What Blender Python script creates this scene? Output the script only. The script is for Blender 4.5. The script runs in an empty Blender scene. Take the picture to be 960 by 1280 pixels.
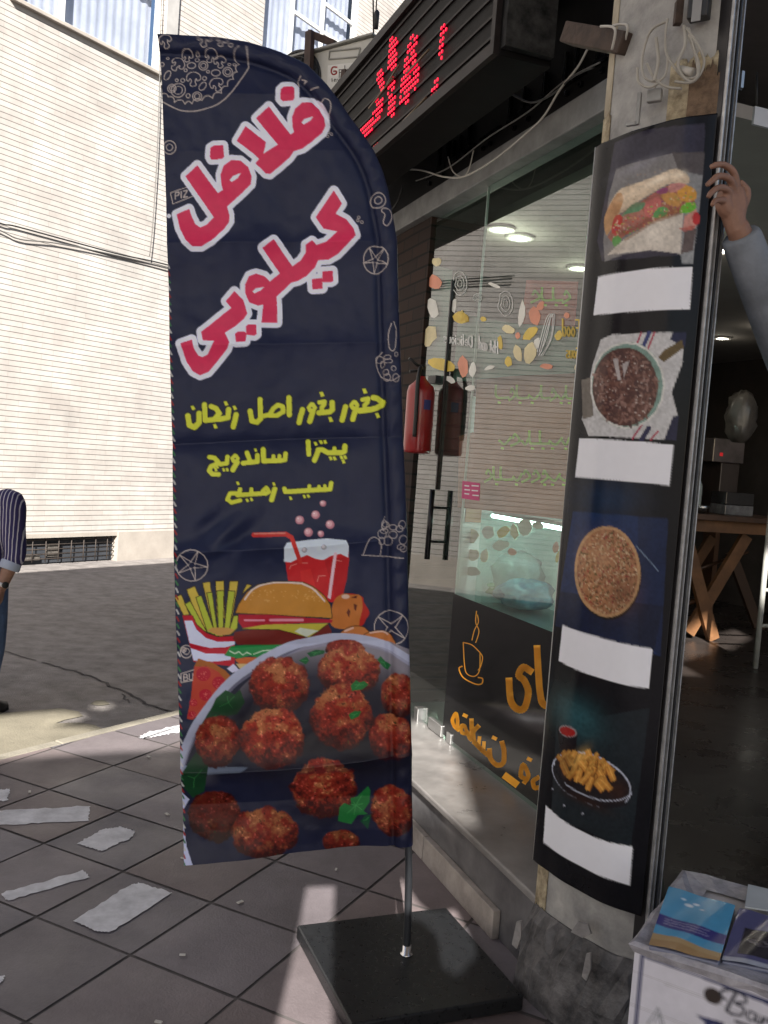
import bpy, bmesh, math, random
import numpy as np
from mathutils import Vector, Matrix

random.seed(7)
SC = bpy.context.scene
COL = SC.collection

# ------------------------------------------------------------------ camera
F_PX, PITCH, ROLL, EYE = 1140.0, -0.057, 0.076, 1.6      # measured on the 960x1280 photograph
_cp, _sp, _cr, _sr = math.cos(PITCH), math.sin(PITCH), math.cos(ROLL), math.sin(ROLL)
FW = np.array([0, _cp, _sp]); _rt = np.array([1.0, 0, 0]); _up = np.cross(_rt, FW)
CX = _cr * _rt + _sr * _up
CY = -_sr * _rt + _cr * _up
CO = np.array([0, 0, EYE])
cam_d = bpy.data.cameras.new('camera')
cam = bpy.data.objects.new('camera', cam_d); COL.objects.link(cam)
cam_d.sensor_fit = 'VERTICAL'; cam_d.sensor_height = 36.0; cam_d.sensor_width = 27.0
cam_d.lens = F_PX / 1280 * 36.0
cam_d.clip_start = 0.05; cam_d.clip_end = 500
M = Matrix.Identity(4)
for i in range(3):
    M[i][0] = CX[i]; M[i][1] = CY[i]; M[i][2] = -FW[i]; M[i][3] = CO[i]
cam.matrix_world = M
SC.camera = cam

# ------------------------------------------------------------------ light
SUN_EL, SUN_AZ = 33.0, 0.0          # sun stands behind the camera, a touch to the right
SUN_STRENGTH, SKY_STRENGTH, EXPOSURE = 5.0, 0.05, 1.5
el = math.radians(SUN_EL)
SUN = np.array([math.sin(math.radians(-SUN_AZ)) * math.cos(el), -math.cos(math.radians(SUN_AZ)) * math.cos(el), math.sin(el)])
world = bpy.data.worlds.new("World"); SC.world = world; world.use_nodes = True
wn = world.node_tree
sky = wn.nodes.new('ShaderNodeTexSky'); sky.sky_type = 'NISHITA'; sky.sun_disc = False
sky.sun_elevation = el
sky.sun_rotation = math.atan2(SUN[0], SUN[1])
sky.air_density = 1.0; sky.dust_density = 1.5; sky.ozone_density = 1.2
wn.links.new(sky.outputs['Color'], wn.nodes['Background'].inputs['Color'])
wn.nodes['Background'].inputs['Strength'].default_value = SKY_STRENGTH
sl = bpy.data.lights.new('sun', 'SUN'); sl.energy = SUN_STRENGTH; sl.angle = math.radians(0.35); sl.color = (1.0, 0.95, 0.87)
so = bpy.data.objects.new('sun', sl); COL.objects.link(so)
so.rotation_mode = 'QUATERNION'; so.rotation_quaternion = Vector(SUN).to_track_quat('Z', 'Y'); so.location = (0, -5, 12)
SC.view_settings.view_transform = 'Standard'; SC.view_settings.look = 'None'
SC.view_settings.gamma = 1.0; SC.view_settings.use_curve_mapping = False
SC.view_settings.exposure = EXPOSURE
try:
    SC.cycles.max_bounces = 10; SC.cycles.transparent_max_bounces = 16; SC.cycles.caustics_reflective = False
except Exception: pass

# ------------------------------------------------------------------ measuring helpers
def ray(u, v): return FW + CX * (u - 480) / F_PX - CY * (v - 640) / F_PX
def on_z(u, v, z=0.0):
    d = ray(u, v); return CO + d * (z - EYE) / d[2]
def on_plane(u, v, p0, n):
    d = ray(u, v); n = np.array(n, float); return CO + d * np.dot(np.array(p0) - CO, n) / np.dot(d, n)
def on_depth(u, v, dep):
    return CO + ray(u, v) * dep
def proj(P):
    P = np.asarray(P, float) - CO; z = P @ FW
    return np.stack([480 + F_PX * (P @ CX) / z, 640 - F_PX * (P @ CY) / z], -1)
A1, A2 = -0.357, 0.591                                    # headings of the shop front and of the house across
U1 = np.array([math.sin(A1), math.cos(A1), 0]); N1 = np.array([-U1[1], U1[0], 0])
U2 = np.array([math.sin(A2), math.cos(A2), 0]); N2 = np.array([U2[1], -U2[0], 0])
UP = np.array([0, 0, 1.0])
WALL, GLASS = -1.517, -1.87
def W(t, n, z): return U1 * t + N1 * n + UP * z
def on_w(u, v, n): return on_plane(u, v, N1 * n, N1)
BF = -9.78
def B(t, n, z): return U2 * t + N2 * n + UP * z
def on_b(u, v, n=BF): return on_plane(u, v, N2 * n, N2)

# ------------------------------------------------------------------ materials
MATS = {}
def lin(c):
    c = np.asarray(c, float) / 255.0
    return np.where(c <= 0.04045, c / 12.92, ((c + 0.055) / 1.055) ** 2.4)
def mat(name, col, rough=0.6, metal=0.0, var=0.12, scale=6.0, bump=0.0, bscale=60.0, spec=0.5, coat=0.0, emit=None, estr=0.0, detail=6.0, rvar=0.0, sub=None):
    if name in MATS: return MATS[name]
    m = bpy.data.materials.new(name); m.use_nodes = True; nt = m.node_tree; N = nt.nodes; L = nt.links
    b = N['Principled BSDF']
    b.inputs['Roughness'].default_value = rough; b.inputs['Metallic'].default_value = metal
    b.inputs['Specular IOR Level'].default_value = spec
    if coat: b.inputs['Coat Weight'].default_value = coat; b.inputs['Coat Roughness'].default_value = 0.08
    tc = N.new('ShaderNodeTexCoord')
    nz = N.new('ShaderNodeTexNoise'); nz.inputs['Scale'].default_value = scale; nz.inputs['Detail'].default_value = detail
    nz.inputs['Roughness'].default_value = 0.65
    L.new(tc.outputs['Object'], nz.inputs['Vector'])
    rp = N.new('ShaderNodeValToRGB')
    c = np.array(col, float)
    c2 = np.array(sub, float) if sub is not None else np.clip(c * (1 + var), 0, 1)
    rp.color_ramp.elements[0].position = 0.32; rp.color_ramp.elements[1].position = 0.68
    rp.color_ramp.elements[0].color = (*np.clip(c * (1 - var), 0, 1), 1); rp.color_ramp.elements[1].color = (*c2, 1)
    L.new(nz.outputs['Fac'], rp.inputs['Fac']); L.new(rp.outputs['Color'], b.inputs['Base Color'])
    if rvar:
        mr = N.new('ShaderNodeMapRange'); mr.inputs[1].default_value = 0.3; mr.inputs[2].default_value = 0.7
        mr.inputs[3].default_value = max(0.02, rough - rvar); mr.inputs[4].default_value = min(1, rough + rvar)
        L.new(nz.outputs['Fac'], mr.inputs[0]); L.new(mr.outputs[0], b.inputs['Roughness'])
    if bump:
        n2 = N.new('ShaderNodeTexNoise'); n2.inputs['Scale'].default_value = bscale; n2.inputs['Detail'].default_value = 8
        L.new(tc.outputs['Object'], n2.inputs['Vector'])
        bp = N.new('ShaderNodeBump'); bp.inputs['Strength'].default_value = bump; bp.inputs['Distance'].default_value = 0.01
        L.new(n2.outputs['Fac'], bp.inputs['Height']); L.new(bp.outputs['Normal'], b.inputs['Normal'])
    if emit is not None:
        b.inputs['Emission Color'].default_value = (*emit, 1); b.inputs['Emission Strength'].default_value = estr
    MATS[name] = m; return m
def vcol_mat(name, rough=0.5, spec=0.4, coat=0.0, weave=0.0, trans=0.0, wear=0.1):
    """printed sheet: the print is the mesh's own colour attribute, with a little procedural wear"""
    if name in MATS: return MATS[name]
    m = bpy.data.materials.new(name); m.use_nodes = True; nt = m.node_tree; N = nt.nodes; L = nt.links
    b = N['Principled BSDF']; b.inputs['Roughness'].default_value = rough; b.inputs['Specular IOR Level'].default_value = spec
    if coat: b.inputs['Coat Weight'].default_value = coat; b.inputs['Coat Roughness'].default_value = 0.12
    a = N.new('ShaderNodeAttribute'); a.attribute_name = 'print'
    tc = N.new('ShaderNodeTexCoord'); nz = N.new('ShaderNodeTexNoise'); nz.inputs['Scale'].default_value = 40; nz.inputs['Detail'].default_value = 5
    L.new(tc.outputs['Object'], nz.inputs['Vector'])
    mr = N.new('ShaderNodeMapRange'); mr.inputs[3].default_value = 1 - wear; mr.inputs[4].default_value = 1 + wear
    L.new(nz.outputs['Fac'], mr.inputs[0])
    mx = N.new('ShaderNodeVectorMath'); mx.operation = 'SCALE'
    L.new(a.outputs['Color'], mx.inputs[0]); L.new(mr.outputs[0], mx.inputs['Scale'])
    L.new(mx.outputs[0], b.inputs['Base Color'])
    if weave:
        n2 = N.new('ShaderNodeTexNoise'); n2.inputs['Scale'].default_value = 9; n2.inputs['Detail'].default_value = 7
        L.new(tc.outputs['Object'], n2.inputs['Vector'])
        bp = N.new('ShaderNodeBump'); bp.inputs['Strength'].default_value = weave; bp.inputs['Distance'].default_value = 0.02
        L.new(n2.outputs['Fac'], bp.inputs['Height']); L.new(bp.outputs['Normal'], b.inputs['Normal'])
    if trans:
        tr = N.new('ShaderNodeBsdfTranslucent'); L.new(mx.outputs[0], tr.inputs['Color'])
        ms = N.new('ShaderNodeMixShader'); ms.inputs[0].default_value = trans
        L.new(b.outputs[0], ms.inputs[1]); L.new(tr.outputs[0], ms.inputs[2]); L.new(ms.outputs[0], N['Material Output'].inputs['Surface'])
    MATS[name] = m; return m
def glass_mat(name, tint=(0.9, 0.95, 0.92), ior=1.5, rough=0.0, boost=1.0, film=0.0, filmcol=(0.8, 0.9, 0.85)):
    """thin pane: tinted see-through plus a Fresnel mirror, so the sun passes through it; film = greasy dust"""
    if name in MATS: return MATS[name]
    m = bpy.data.materials.new(name); m.use_nodes = True; nt = m.node_tree; N = nt.nodes; L = nt.links
    N.remove(N['Principled BSDF'])
    tr = N.new('ShaderNodeBsdfTransparent'); tr.inputs[0].default_value = (*tint, 1)
    gl = N.new('ShaderNodeBsdfGlossy'); gl.inputs['Roughness'].default_value = rough; gl.inputs[0].default_value = (1, 1, 1, 1)
    fr = N.new('ShaderNodeFresnel'); fr.inputs[0].default_value = ior
    ma = N.new('ShaderNodeMath'); ma.operation = 'MULTIPLY'; ma.use_clamp = True; ma.inputs[1].default_value = boost
    ge = N.new('ShaderNodeNewGeometry'); fm = N.new('ShaderNodeMath'); fm.operation = 'SUBTRACT'; fm.inputs[0].default_value = 1.0
    L.new(ge.outputs['Backfacing'], fm.inputs[1]); fm2 = N.new('ShaderNodeMath'); fm2.operation = 'MULTIPLY'
    L.new(fr.outputs[0], fm2.inputs[0]); L.new(fm.outputs[0], fm2.inputs[1]); L.new(fm2.outputs[0], ma.inputs[0])
    ms = N.new('ShaderNodeMixShader'); L.new(ma.outputs[0], ms.inputs[0]); L.new(tr.outputs[0], ms.inputs[1]); L.new(gl.outputs[0], ms.inputs[2])
    last = ms
    if film:
        df = N.new('ShaderNodeBsdfDiffuse'); df.inputs[0].default_value = (*filmcol, 1)
        tc = N.new('ShaderNodeTexCoord'); nz = N.new('ShaderNodeTexNoise'); nz.inputs['Scale'].default_value = 2.5; nz.inputs['Detail'].default_value = 8
        L.new(tc.outputs['Object'], nz.inputs['Vector'])
        mm = N.new('ShaderNodeMath'); mm.operation = 'MULTIPLY'; mm.inputs[1].default_value = film * 2
        L.new(nz.outputs['Fac'], mm.inputs[0])
        m2 = N.new('ShaderNodeMixShader'); L.new(mm.outputs[0], m2.inputs[0]); L.new(ms.outputs[0], m2.inputs[1]); L.new(df.outputs[0], m2.inputs[2])
        last = m2
    L.new(last.outputs[0], N['Material Output'].inputs['Surface'])
    MATS[name] = m; return m
def brick_mat(name, c1, c2, mortar, bw, bh, ms=0.006, bump=0.5, rough=0.85, uaxis=U2, stain=0.10, joint=0.5):
    """long thin bricks laid in the wall's own plane (uaxis along it, z up)"""
    m = bpy.data.materials.new(name); m.use_nodes = True; nt = m.node_tree; N = nt.nodes; L = nt.links
    b = N['Principled BSDF']; b.inputs['Roughness'].default_value = rough; b.inputs['Specular IOR Level'].default_value = 0.25
    g = N.new('ShaderNodeNewGeometry')
    dt = N.new('ShaderNodeVectorMath'); dt.operation = 'DOT_PRODUCT'; dt.inputs[1].default_value = tuple(uaxis)
    L.new(g.outputs['Position'], dt.inputs[0])
    sp = N.new('ShaderNodeSeparateXYZ'); L.new(g.outputs['Position'], sp.inputs[0])
    cb = N.new('ShaderNodeCombineXYZ'); L.new(dt.outputs['Value'], cb.inputs[0]); L.new(sp.outputs[2], cb.inputs[1])
    nzw = N.new('ShaderNodeTexNoise'); nzw.inputs['Scale'].default_value = 1.3; L.new(g.outputs['Position'], nzw.inputs['Vector'])
    ad = N.new('ShaderNodeVectorMath'); ad.operation = 'MULTIPLY_ADD'; ad.inputs[1].default_value = (0.012, 0.012, 0)
    L.new(nzw.outputs['Color'], ad.inputs[0]); L.new(cb.outputs[0], ad.inputs[2])
    br = N.new('ShaderNodeTexBrick'); br.inputs['Scale'].default_value = 1.0
    br.inputs['Brick Width'].default_value = bw; br.inputs['Row Height'].default_value = bh
    br.inputs['Mortar Size'].default_value = ms; br.inputs['Mortar Smooth'].default_value = 0.25
    br.inputs['Color1'].default_value = (*c1, 1); br.inputs['Color2'].default_value = (*c2, 1); br.inputs['Mortar'].default_value = (*mortar, 1)
    br.offset = 0.37; br.squash = 1.0
    L.new(ad.outputs[0], br.inputs['Vector'])
    # bed joints drawn as thin dark lines along every course
    sy = N.new('ShaderNodeSeparateXYZ'); L.new(ad.outputs[0], sy.inputs[0])
    md = N.new('ShaderNodeMath'); md.operation = 'PINGPONG'; md.inputs[1].default_value = bh / 2; L.new(sy.outputs[1], md.inputs[0])
    lt_ = N.new('ShaderNodeMapRange'); lt_.inputs[1].default_value = 0.0015; lt_.inputs[2].default_value = 0.006; lt_.inputs[3].default_value = joint; lt_.inputs[4].default_value = 1.0; L.new(md.outputs[0], lt_.inputs[0])
    nz = N.new('ShaderNodeTexNoise'); nz.inputs['Scale'].default_value = 1.7; nz.inputs['Detail'].default_value = 9; nz.inputs['Roughness'].default_value = 0.7
    L.new(g.outputs['Position'], nz.inputs['Vector'])
    mr = N.new('ShaderNodeMapRange'); mr.inputs[1].default_value = 0.3; mr.inputs[2].default_value = 0.7; mr.inputs[3].default_value = 1 - stain; mr.inputs[4].default_value = 1 + stain * 0.5
    L.new(nz.outputs['Fac'], mr.inputs[0])
    mx = N.new('ShaderNodeVectorMath'); mx.operation = 'SCALE'; L.new(br.outputs['Color'], mx.inputs[0]); L.new(mr.outputs[0], mx.inputs['Scale'])
    mj = N.new('ShaderNodeVectorMath'); mj.operation = 'SCALE'; L.new(mx.outputs[0], mj.inputs[0]); L.new(lt_.outputs[0], mj.inputs['Scale'])
    L.new(mj.outputs[0], b.inputs['Base Color'])
    bp = N.new('ShaderNodeBump'); bp.inputs['Strength'].default_value = bump; bp.inputs['Distance'].default_value = 0.01; bp.invert = True
    L.new(br.outputs['Fac'], bp.inputs['Height']); L.new(bp.outputs['Normal'], b.inputs['Normal'])
    return m

# ------------------------------------------------------------------ mesh helpers
class MB:
    def __init__(s): s.v = []; s.f = []; s.sm = []
    def add(s, vs, fs, smooth=False):
        o = len(s.v); s.v += [tuple(map(float, p)) for p in vs]
        s.f += [tuple(i + o for i in f) for f in fs]; s.sm += [smooth] * len(fs); return s
    def quad(s, a, b, c, d): return s.add([a, b, c, d], [(0, 1, 2, 3)])
    def box(s, o, a, b, c):
        """corner o and the three edge vectors"""
        o, a, b, c = map(np.asarray, (o, a, b, c))
        vs = [o, o + a, o + a + b, o + b, o + c, o + a + c, o + a + b + c, o + b + c]
        fs = [(0, 3, 2, 1), (4, 5, 6, 7), (0, 1, 5, 4), (1, 2, 6, 5), (2, 3, 7, 6), (3, 0, 4, 7)]
        if np.dot(np.cross(a, b), c) < 0: fs = [f[::-1] for f in fs]
        return s.add(vs, fs)
    def cbox(s, c, ax, sx, ay, sy, az, sz):
        ax, ay, az = (np.asarray(v, float) for v in (ax, ay, az))
        return s.box(np.asarray(c) - ax * sx / 2 - ay * sy / 2 - az * sz / 2, ax * sx, ay * sy, az * sz)
    def prism(s, pts, ext):
        pts = [np.asarray(p, float) for p in pts]; ext = np.asarray(ext, float); n = len(pts)
        nrm = np.zeros(3)
        for i in range(n): nrm += np.cross(pts[i], pts[(i + 1) % n])
        fs = [tuple(range(n)), tuple(range(2 * n - 1, n - 1, -1))] + [(i, i + n, (i + 1) % n + n, (i + 1) % n) for i in range(n)]
        if np.dot(nrm, ext) > 0: fs = [f[::-1] for f in fs]
        return s.add(pts + [p + ext for p in pts], fs)
    def tube(s, pts, r, n=10, caps=True, smooth=True):
        pts = [np.asarray(p, float) for p in pts]; k = len(pts)
        rs = r if hasattr(r, '__len__') else [r] * k
        vs = []; prev = None
        for i in range(k):
            d = pts[min(i + 1, k - 1)] - pts[max(i - 1, 0)]; d = d / (np.linalg.norm(d) + 1e-9)
            if prev is None:
                h = np.array([0, 0, 1.0]) if abs(d[2]) < 0.9 else np.array([1.0, 0, 0]); a = np.cross(d, h)
            else: a = prev - d * np.dot(prev, d)
            a = a / (np.linalg.norm(a) + 1e-9); b = np.cross(d, a); prev = a
            for j in range(n):
                t = 2 * math.pi * j / n; vs.append(pts[i] + (a * math.cos(t) + b * math.sin(t)) * rs[i])
        fs = []
        for i in range(k - 1):
            for j in range(n):
                j2 = (j + 1) % n; fs.append((i * n + j, i * n + j2, (i + 1) * n + j2, (i + 1) * n + j))
        s.add(vs, fs, smooth)
        if caps:
            o = len(s.v) - len(vs); s.f += [tuple(o + j for j in range(n))[::-1], tuple(o + (k - 1) * n + j for j in range(n))]; s.sm += [False, False]
        return s
    def loft(s, rings, smooth=True, caps=True):
        n = len(rings[0]); vs = [p for r in rings for p in r]; fs = []
        for i in range(len(rings) - 1):
            for j in range(n):
                j2 = (j + 1) % n; fs.append((i * n + j, i * n + j2, (i + 1) * n + j2, (i + 1) * n + j))
        if caps: fs += [tuple(range(n))[::-1], tuple((len(rings) - 1) * n + j for j in range(n))]
        return s.add(vs, fs, smooth)
    def lathe(s, prof, c, axis=UP, n=24, smooth=True):
        """prof: (radius, height along axis)"""
        axis = np.asarray(axis, float); axis = axis / np.linalg.norm(axis)
        h = np.array([0, 0, 1.0]) if abs(axis[2]) < 0.9 else np.array([1.0, 0, 0])
        a = np.cross(axis, h); a /= np.linalg.norm(a); b = np.cross(axis, a); c = np.asarray(c, float)
        return s.loft([[c + axis * z + (a * math.cos(2 * math.pi * j / n) + b * math.sin(2 * math.pi * j / n)) * max(r, 1e-4) for j in range(n)] for r, z in prof], smooth)
    def ball(s, c, r, n=12, ax=None):
        c = np.asarray(c, float); r = np.asarray(r if hasattr(r, '__len__') else [r] * 3, float)
        rings = []
        for i in range(n // 2 + 1):
            th = math.pi * i / (n // 2); q = max(math.sin(th), 1e-3)
            ring = []
            for j in range(n):
                v = np.array([q * math.cos(2 * math.pi * j / n), q * math.sin(2 * math.pi * j / n), -math.cos(th)]) * r
                if ax is not None: v = ax[0] * v[0] + ax[1] * v[1] + ax[2] * v[2]
                ring.append(c + v)
            rings.append(ring)
        return s.loft(rings)
    def poly(s, pts): return s.add(pts, [tuple(range(len(pts)))])
    def build(s, name, m, parent=None, bevel=0.0, seg=2, mods=None):
        me = bpy.data.meshes.new(name)
        orig = np.zeros(3)
        k = parent
        while k is not None: orig = orig + np.array(k.location); k = k.parent
        me.from_pydata([tuple(np.array(p) - orig) for p in s.v], [], s.f); me.update()
        me.polygons.foreach_set('use_smooth', s.sm)
        o = bpy.data.objects.new(name, me); COL.objects.link(o)
        if m is not None: me.materials.append(m)
        if parent is not None: o.parent = parent
        bm = bmesh.new(); bm.from_mesh(me); bmesh.ops.recalc_face_normals(bm, faces=bm.faces); bm.to_mesh(me); bm.free()
        if bevel:
            bv = o.modifiers.new('bevel', 'BEVEL'); bv.width = bevel; bv.segments = seg; bv.limit_method = 'ANGLE'; bv.angle_limit = math.radians(35)
        return o
def tag(o, label=None, cat=None, group=None, kind=None):
    if label: o['label'] = label
    if cat: o['category'] = cat
    if group: o['group'] = group
    if kind: o['kind'] = kind
    return o
def thing(name, loc, label, cat, group=None):
    o = bpy.data.objects.new(name, None); COL.objects.link(o); o.location = tuple(map(float, loc)); o.empty_display_size = 0.1
    return tag(o, label, cat, group)
def struct(o): o['kind'] = 'structure'; return o
def link_copy(o, parent=None):
    c = o.copy(); COL.objects.link(c)
    if parent is not None: c.parent = parent
    for ch in [k for k in o.children]: link_copy(ch, c)
    return c
def cr(pts, k=6, closed=True):
    """Catmull-Rom curve through the points"""
    P = [np.asarray(p, float) for p in pts]; n = len(P); out = []
    rng = range(n) if closed else range(n - 1)
    for i in rng:
        if closed: a, b, c, d = P[i - 1], P[i], P[(i + 1) % n], P[(i + 2) % n]
        else: a, b, c, d = P[max(i - 1, 0)], P[i], P[i + 1], P[min(i + 2, n - 1)]
        for j in range(k):
            t = j / k
            out.append(0.5 * ((2 * b) + (c - a) * t + (2 * a - 5 * b + 4 * c - d) * t * t + (3 * b - a - 3 * c + d) * t ** 3))
    if not closed: out.append(P[-1])
    return out
def ribbon(mb, pts, w, f, thick=None, nrm=None):
    """flat brush stroke: pts in a 2-D drawing, f maps the drawing to the surface"""
    pts = [np.asarray(p, float) for p in pts]
    for a, b in zip(pts[:-1], pts[1:]):
        d = b - a; L = np.linalg.norm(d)
        if L < 1e-6: continue
        d /= L; q = np.array([-d[1], d[0]]) * w / 2; e = d * w * 0.35
        c = [a - e + q, a - e - q, b + e - q, b + e + q]
        vs = [f(*p) for p in c]
        if thick: mb.prism(vs, np.asarray(nrm) * thick)
        else: mb.poly(vs)

# ------------------------------------------------------------------ print rasteriser (draws artwork into mesh colours)
def vnoise(h, w, cell, seed):
    r = np.random.RandomState(seed); gh, gw = int(h / cell) + 3, int(w / cell) + 3
    g = r.rand(gh, gw); y = np.arange(h) / cell; x = np.arange(w) / cell
    yi = y.astype(int); xi = x.astype(int); fy = y - yi; fx = x - xi
    fy = fy * fy * (3 - 2 * fy); fx = fx * fx * (3 - 2 * fx)
    a = g[yi][:, xi]; b = g[yi][:, xi + 1]; c = g[yi + 1][:, xi]; d = g[yi + 1][:, xi + 1]
    fx = fx[None]; fy = fy[:, None]
    return (a * (1 - fx) + b * fx) * (1 - fy) + (c * (1 - fx) + d * fx) * fy
def fbm(h, w, cell, seed, o=4):
    t = 0; amp = 1; s = 0
    for i in range(o): t = t + amp * vnoise(h, w, max(cell / 2 ** i, 1.01), seed + i); s += amp; amp *= 0.55
    return t / s
class Img:
    def __init__(s, x0, y0, x1, y1, base, k=3):
        s.x0, s.y0, s.k = x0, y0, k; s.w = int((x1 - x0) * k); s.h = int((y1 - y0) * k)
        s.a = np.empty((s.h, s.w, 3), np.float32); s.a[:] = base
    def _bb(s, pts, pad=0):
        p = np.asarray(pts, float); q = (p - [s.x0, s.y0]) * s.k
        a = np.floor(q.min(0) - pad * s.k).astype(int); b = np.ceil(q.max(0) + pad * s.k).astype(int) + 1
        a = np.maximum(a, 0); b = np.minimum(b, [s.w, s.h])
        if (b <= a).any(): return None
        yy, xx = np.mgrid[a[1]:b[1], a[0]:b[0]]
        return a, b, xx / s.k + s.x0, yy / s.k + s.y0
    def _put(s, a, b, m, col, al=1.0):
        v = s.a[a[1]:b[1], a[0]:b[0]]; m = (m * al)[..., None] if m.dtype != bool else (m.astype(np.float32) * al)[..., None]
        v[:] = v * (1 - m) + np.asarray(col, np.float32) * m
    def mask(s, pts):
        r = s._bb(pts)
        if r is None: return None
        a, b, X, Y = r; m = np.zeros(X.shape, bool); n = len(pts)
        for i in range(n):
            (x1, y1), (x2, y2) = pts[i], pts[(i + 1) % n]
            if y1 == y2: continue
            c = (Y >= min(y1, y2)) & (Y < max(y1, y2))
            m ^= c & (X < x1 + (Y - y1) * (x2 - x1) / (y2 - y1))
        return a, b, X, Y, m
    def poly(s, pts, col, al=1.0, smooth=False):
        if smooth: pts = cr(pts)
        r = s.mask([tuple(p) for p in pts])
        if r: s._put(r[0], r[1], r[4], col, al)
    def stroke(s, pts, w, col, closed=False, al=1.0, smooth=False):
        pts = [np.asarray(p, float) for p in pts]
        if smooth: pts = cr(pts, 6, closed); 
        if closed: pts = pts + [pts[0]]
        r = s._bb(pts, w)
        if r is None: return
        a0, b0, _, _ = r; full = np.zeros((b0[1] - a0[1], b0[0] - a0[0]), bool)
        for p, q in zip(pts[:-1], pts[1:]):
            rr = s._bb([p, q], w)
            if rr is None: continue
            a, b, X, Y = rr; d = q - p; L2 = d @ d + 1e-9
            t = np.clip(((X - p[0]) * d[0] + (Y - p[1]) * d[1]) / L2, 0, 1)
            m = (X - p[0] - t * d[0]) ** 2 + (Y - p[1] - t * d[1]) ** 2 < (w / 2) ** 2
            full[a[1] - a0[1]:b[1] - a0[1], a[0] - a0[0]:b[0] - a0[0]] |= m
        s._put(a0, b0, full, col, al)
    def ell(s, cx, cy, rx, ry, col, al=1.0, ang=0.0):
        r = s._bb([(cx - max(rx, ry), cy - max(rx, ry)), (cx + max(rx, ry), cy + max(rx, ry))])
        if r is None: return
        a, b, X, Y = r; c, n = math.cos(ang), math.sin(ang); U = (X - cx) * c + (Y - cy) * n; V = -(X - cx) * n + (Y - cy) * c
        s._put(a, b, (U / rx) ** 2 + (V / ry) ** 2 < 1, col, al)
    def soft(s, cx, cy, rx, ry, col, al=0.6, ang=0.0):
        R_ = max(rx, ry) * 2.2; r = s._bb([(cx - R_, cy - R_), (cx + R_, cy + R_)])
        if r is None: return
        a, b, X, Y = r; c, n = math.cos(ang), math.sin(ang); U = (X - cx) * c + (Y - cy) * n; V = -(X - cx) * n + (Y - cy) * c
        s._put(a, b, np.exp(-((U / rx) ** 2 + (V / ry) ** 2)).astype(np.float32), col, al)
    def ring(s, cx, cy, rx, ry, w, col, al=1.0):
        s.stroke([(cx + rx * math.cos(t), cy + ry * math.sin(t)) for t in np.linspace(0, 2 * math.pi, 20)], w, col, al=al)
    def sample(s, uv):
        k = s.k; out = 0; n = 0
        for dx in (-0.33, 0, 0.33):
            for dy in (-0.33, 0, 0.33):
                x = np.clip(((uv[:, 0] + dx - s.x0) * k).astype(int), 0, s.w - 1); y = np.clip(((uv[:, 1] + dy - s.y0) * k).astype(int), 0, s.h - 1)
                out = out + s.a[y, x]; n += 1
        return out / n
def sheet(name, V, nu, nv, cols, m, parent, thick=0.0):
    """grid mesh (nv rows of nu) carrying the artwork as a colour attribute"""
    orig = np.array(parent.location) if parent is not None else np.zeros(3)
    me = bpy.data.meshes.new(name)
    i = np.arange(nu - 1)[None, :] + nu * np.arange(nv - 1)[:, None]
    Fq = np.stack([i, i + nu, i + nu + 1, i + 1], -1).reshape(-1, 4)
    me.vertices.add(len(V)); me.vertices.foreach_set('co', (V - orig).astype(np.float32).ravel())
    me.loops.add(Fq.size); me.loops.foreach_set('vertex_index', Fq.ravel().astype(np.int32))
    me.polygons.add(len(Fq)); me.polygons.foreach_set('loop_start', np.arange(0, Fq.size, 4, dtype=np.int32))
    me.polygons.foreach_set('use_smooth', np.ones(len(Fq), bool))
    me.update(calc_edges=True); me.validate()
    at = me.color_attributes.new('print', 'FLOAT_COLOR', 'POINT')
    c4 = np.ones((len(V), 4), np.float32); c4[:, :3] = cols; at.data.foreach_set('color', c4.ravel())
    me.materials.append(m)
    o = bpy.data.objects.new(name, me); COL.objects.link(o)
    if parent is not None: o.parent = parent
    if thick:
        sd = o.modifiers.new('thickness', 'SOLIDIFY'); sd.thickness = thick; sd.offset = 0
    return o
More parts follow.
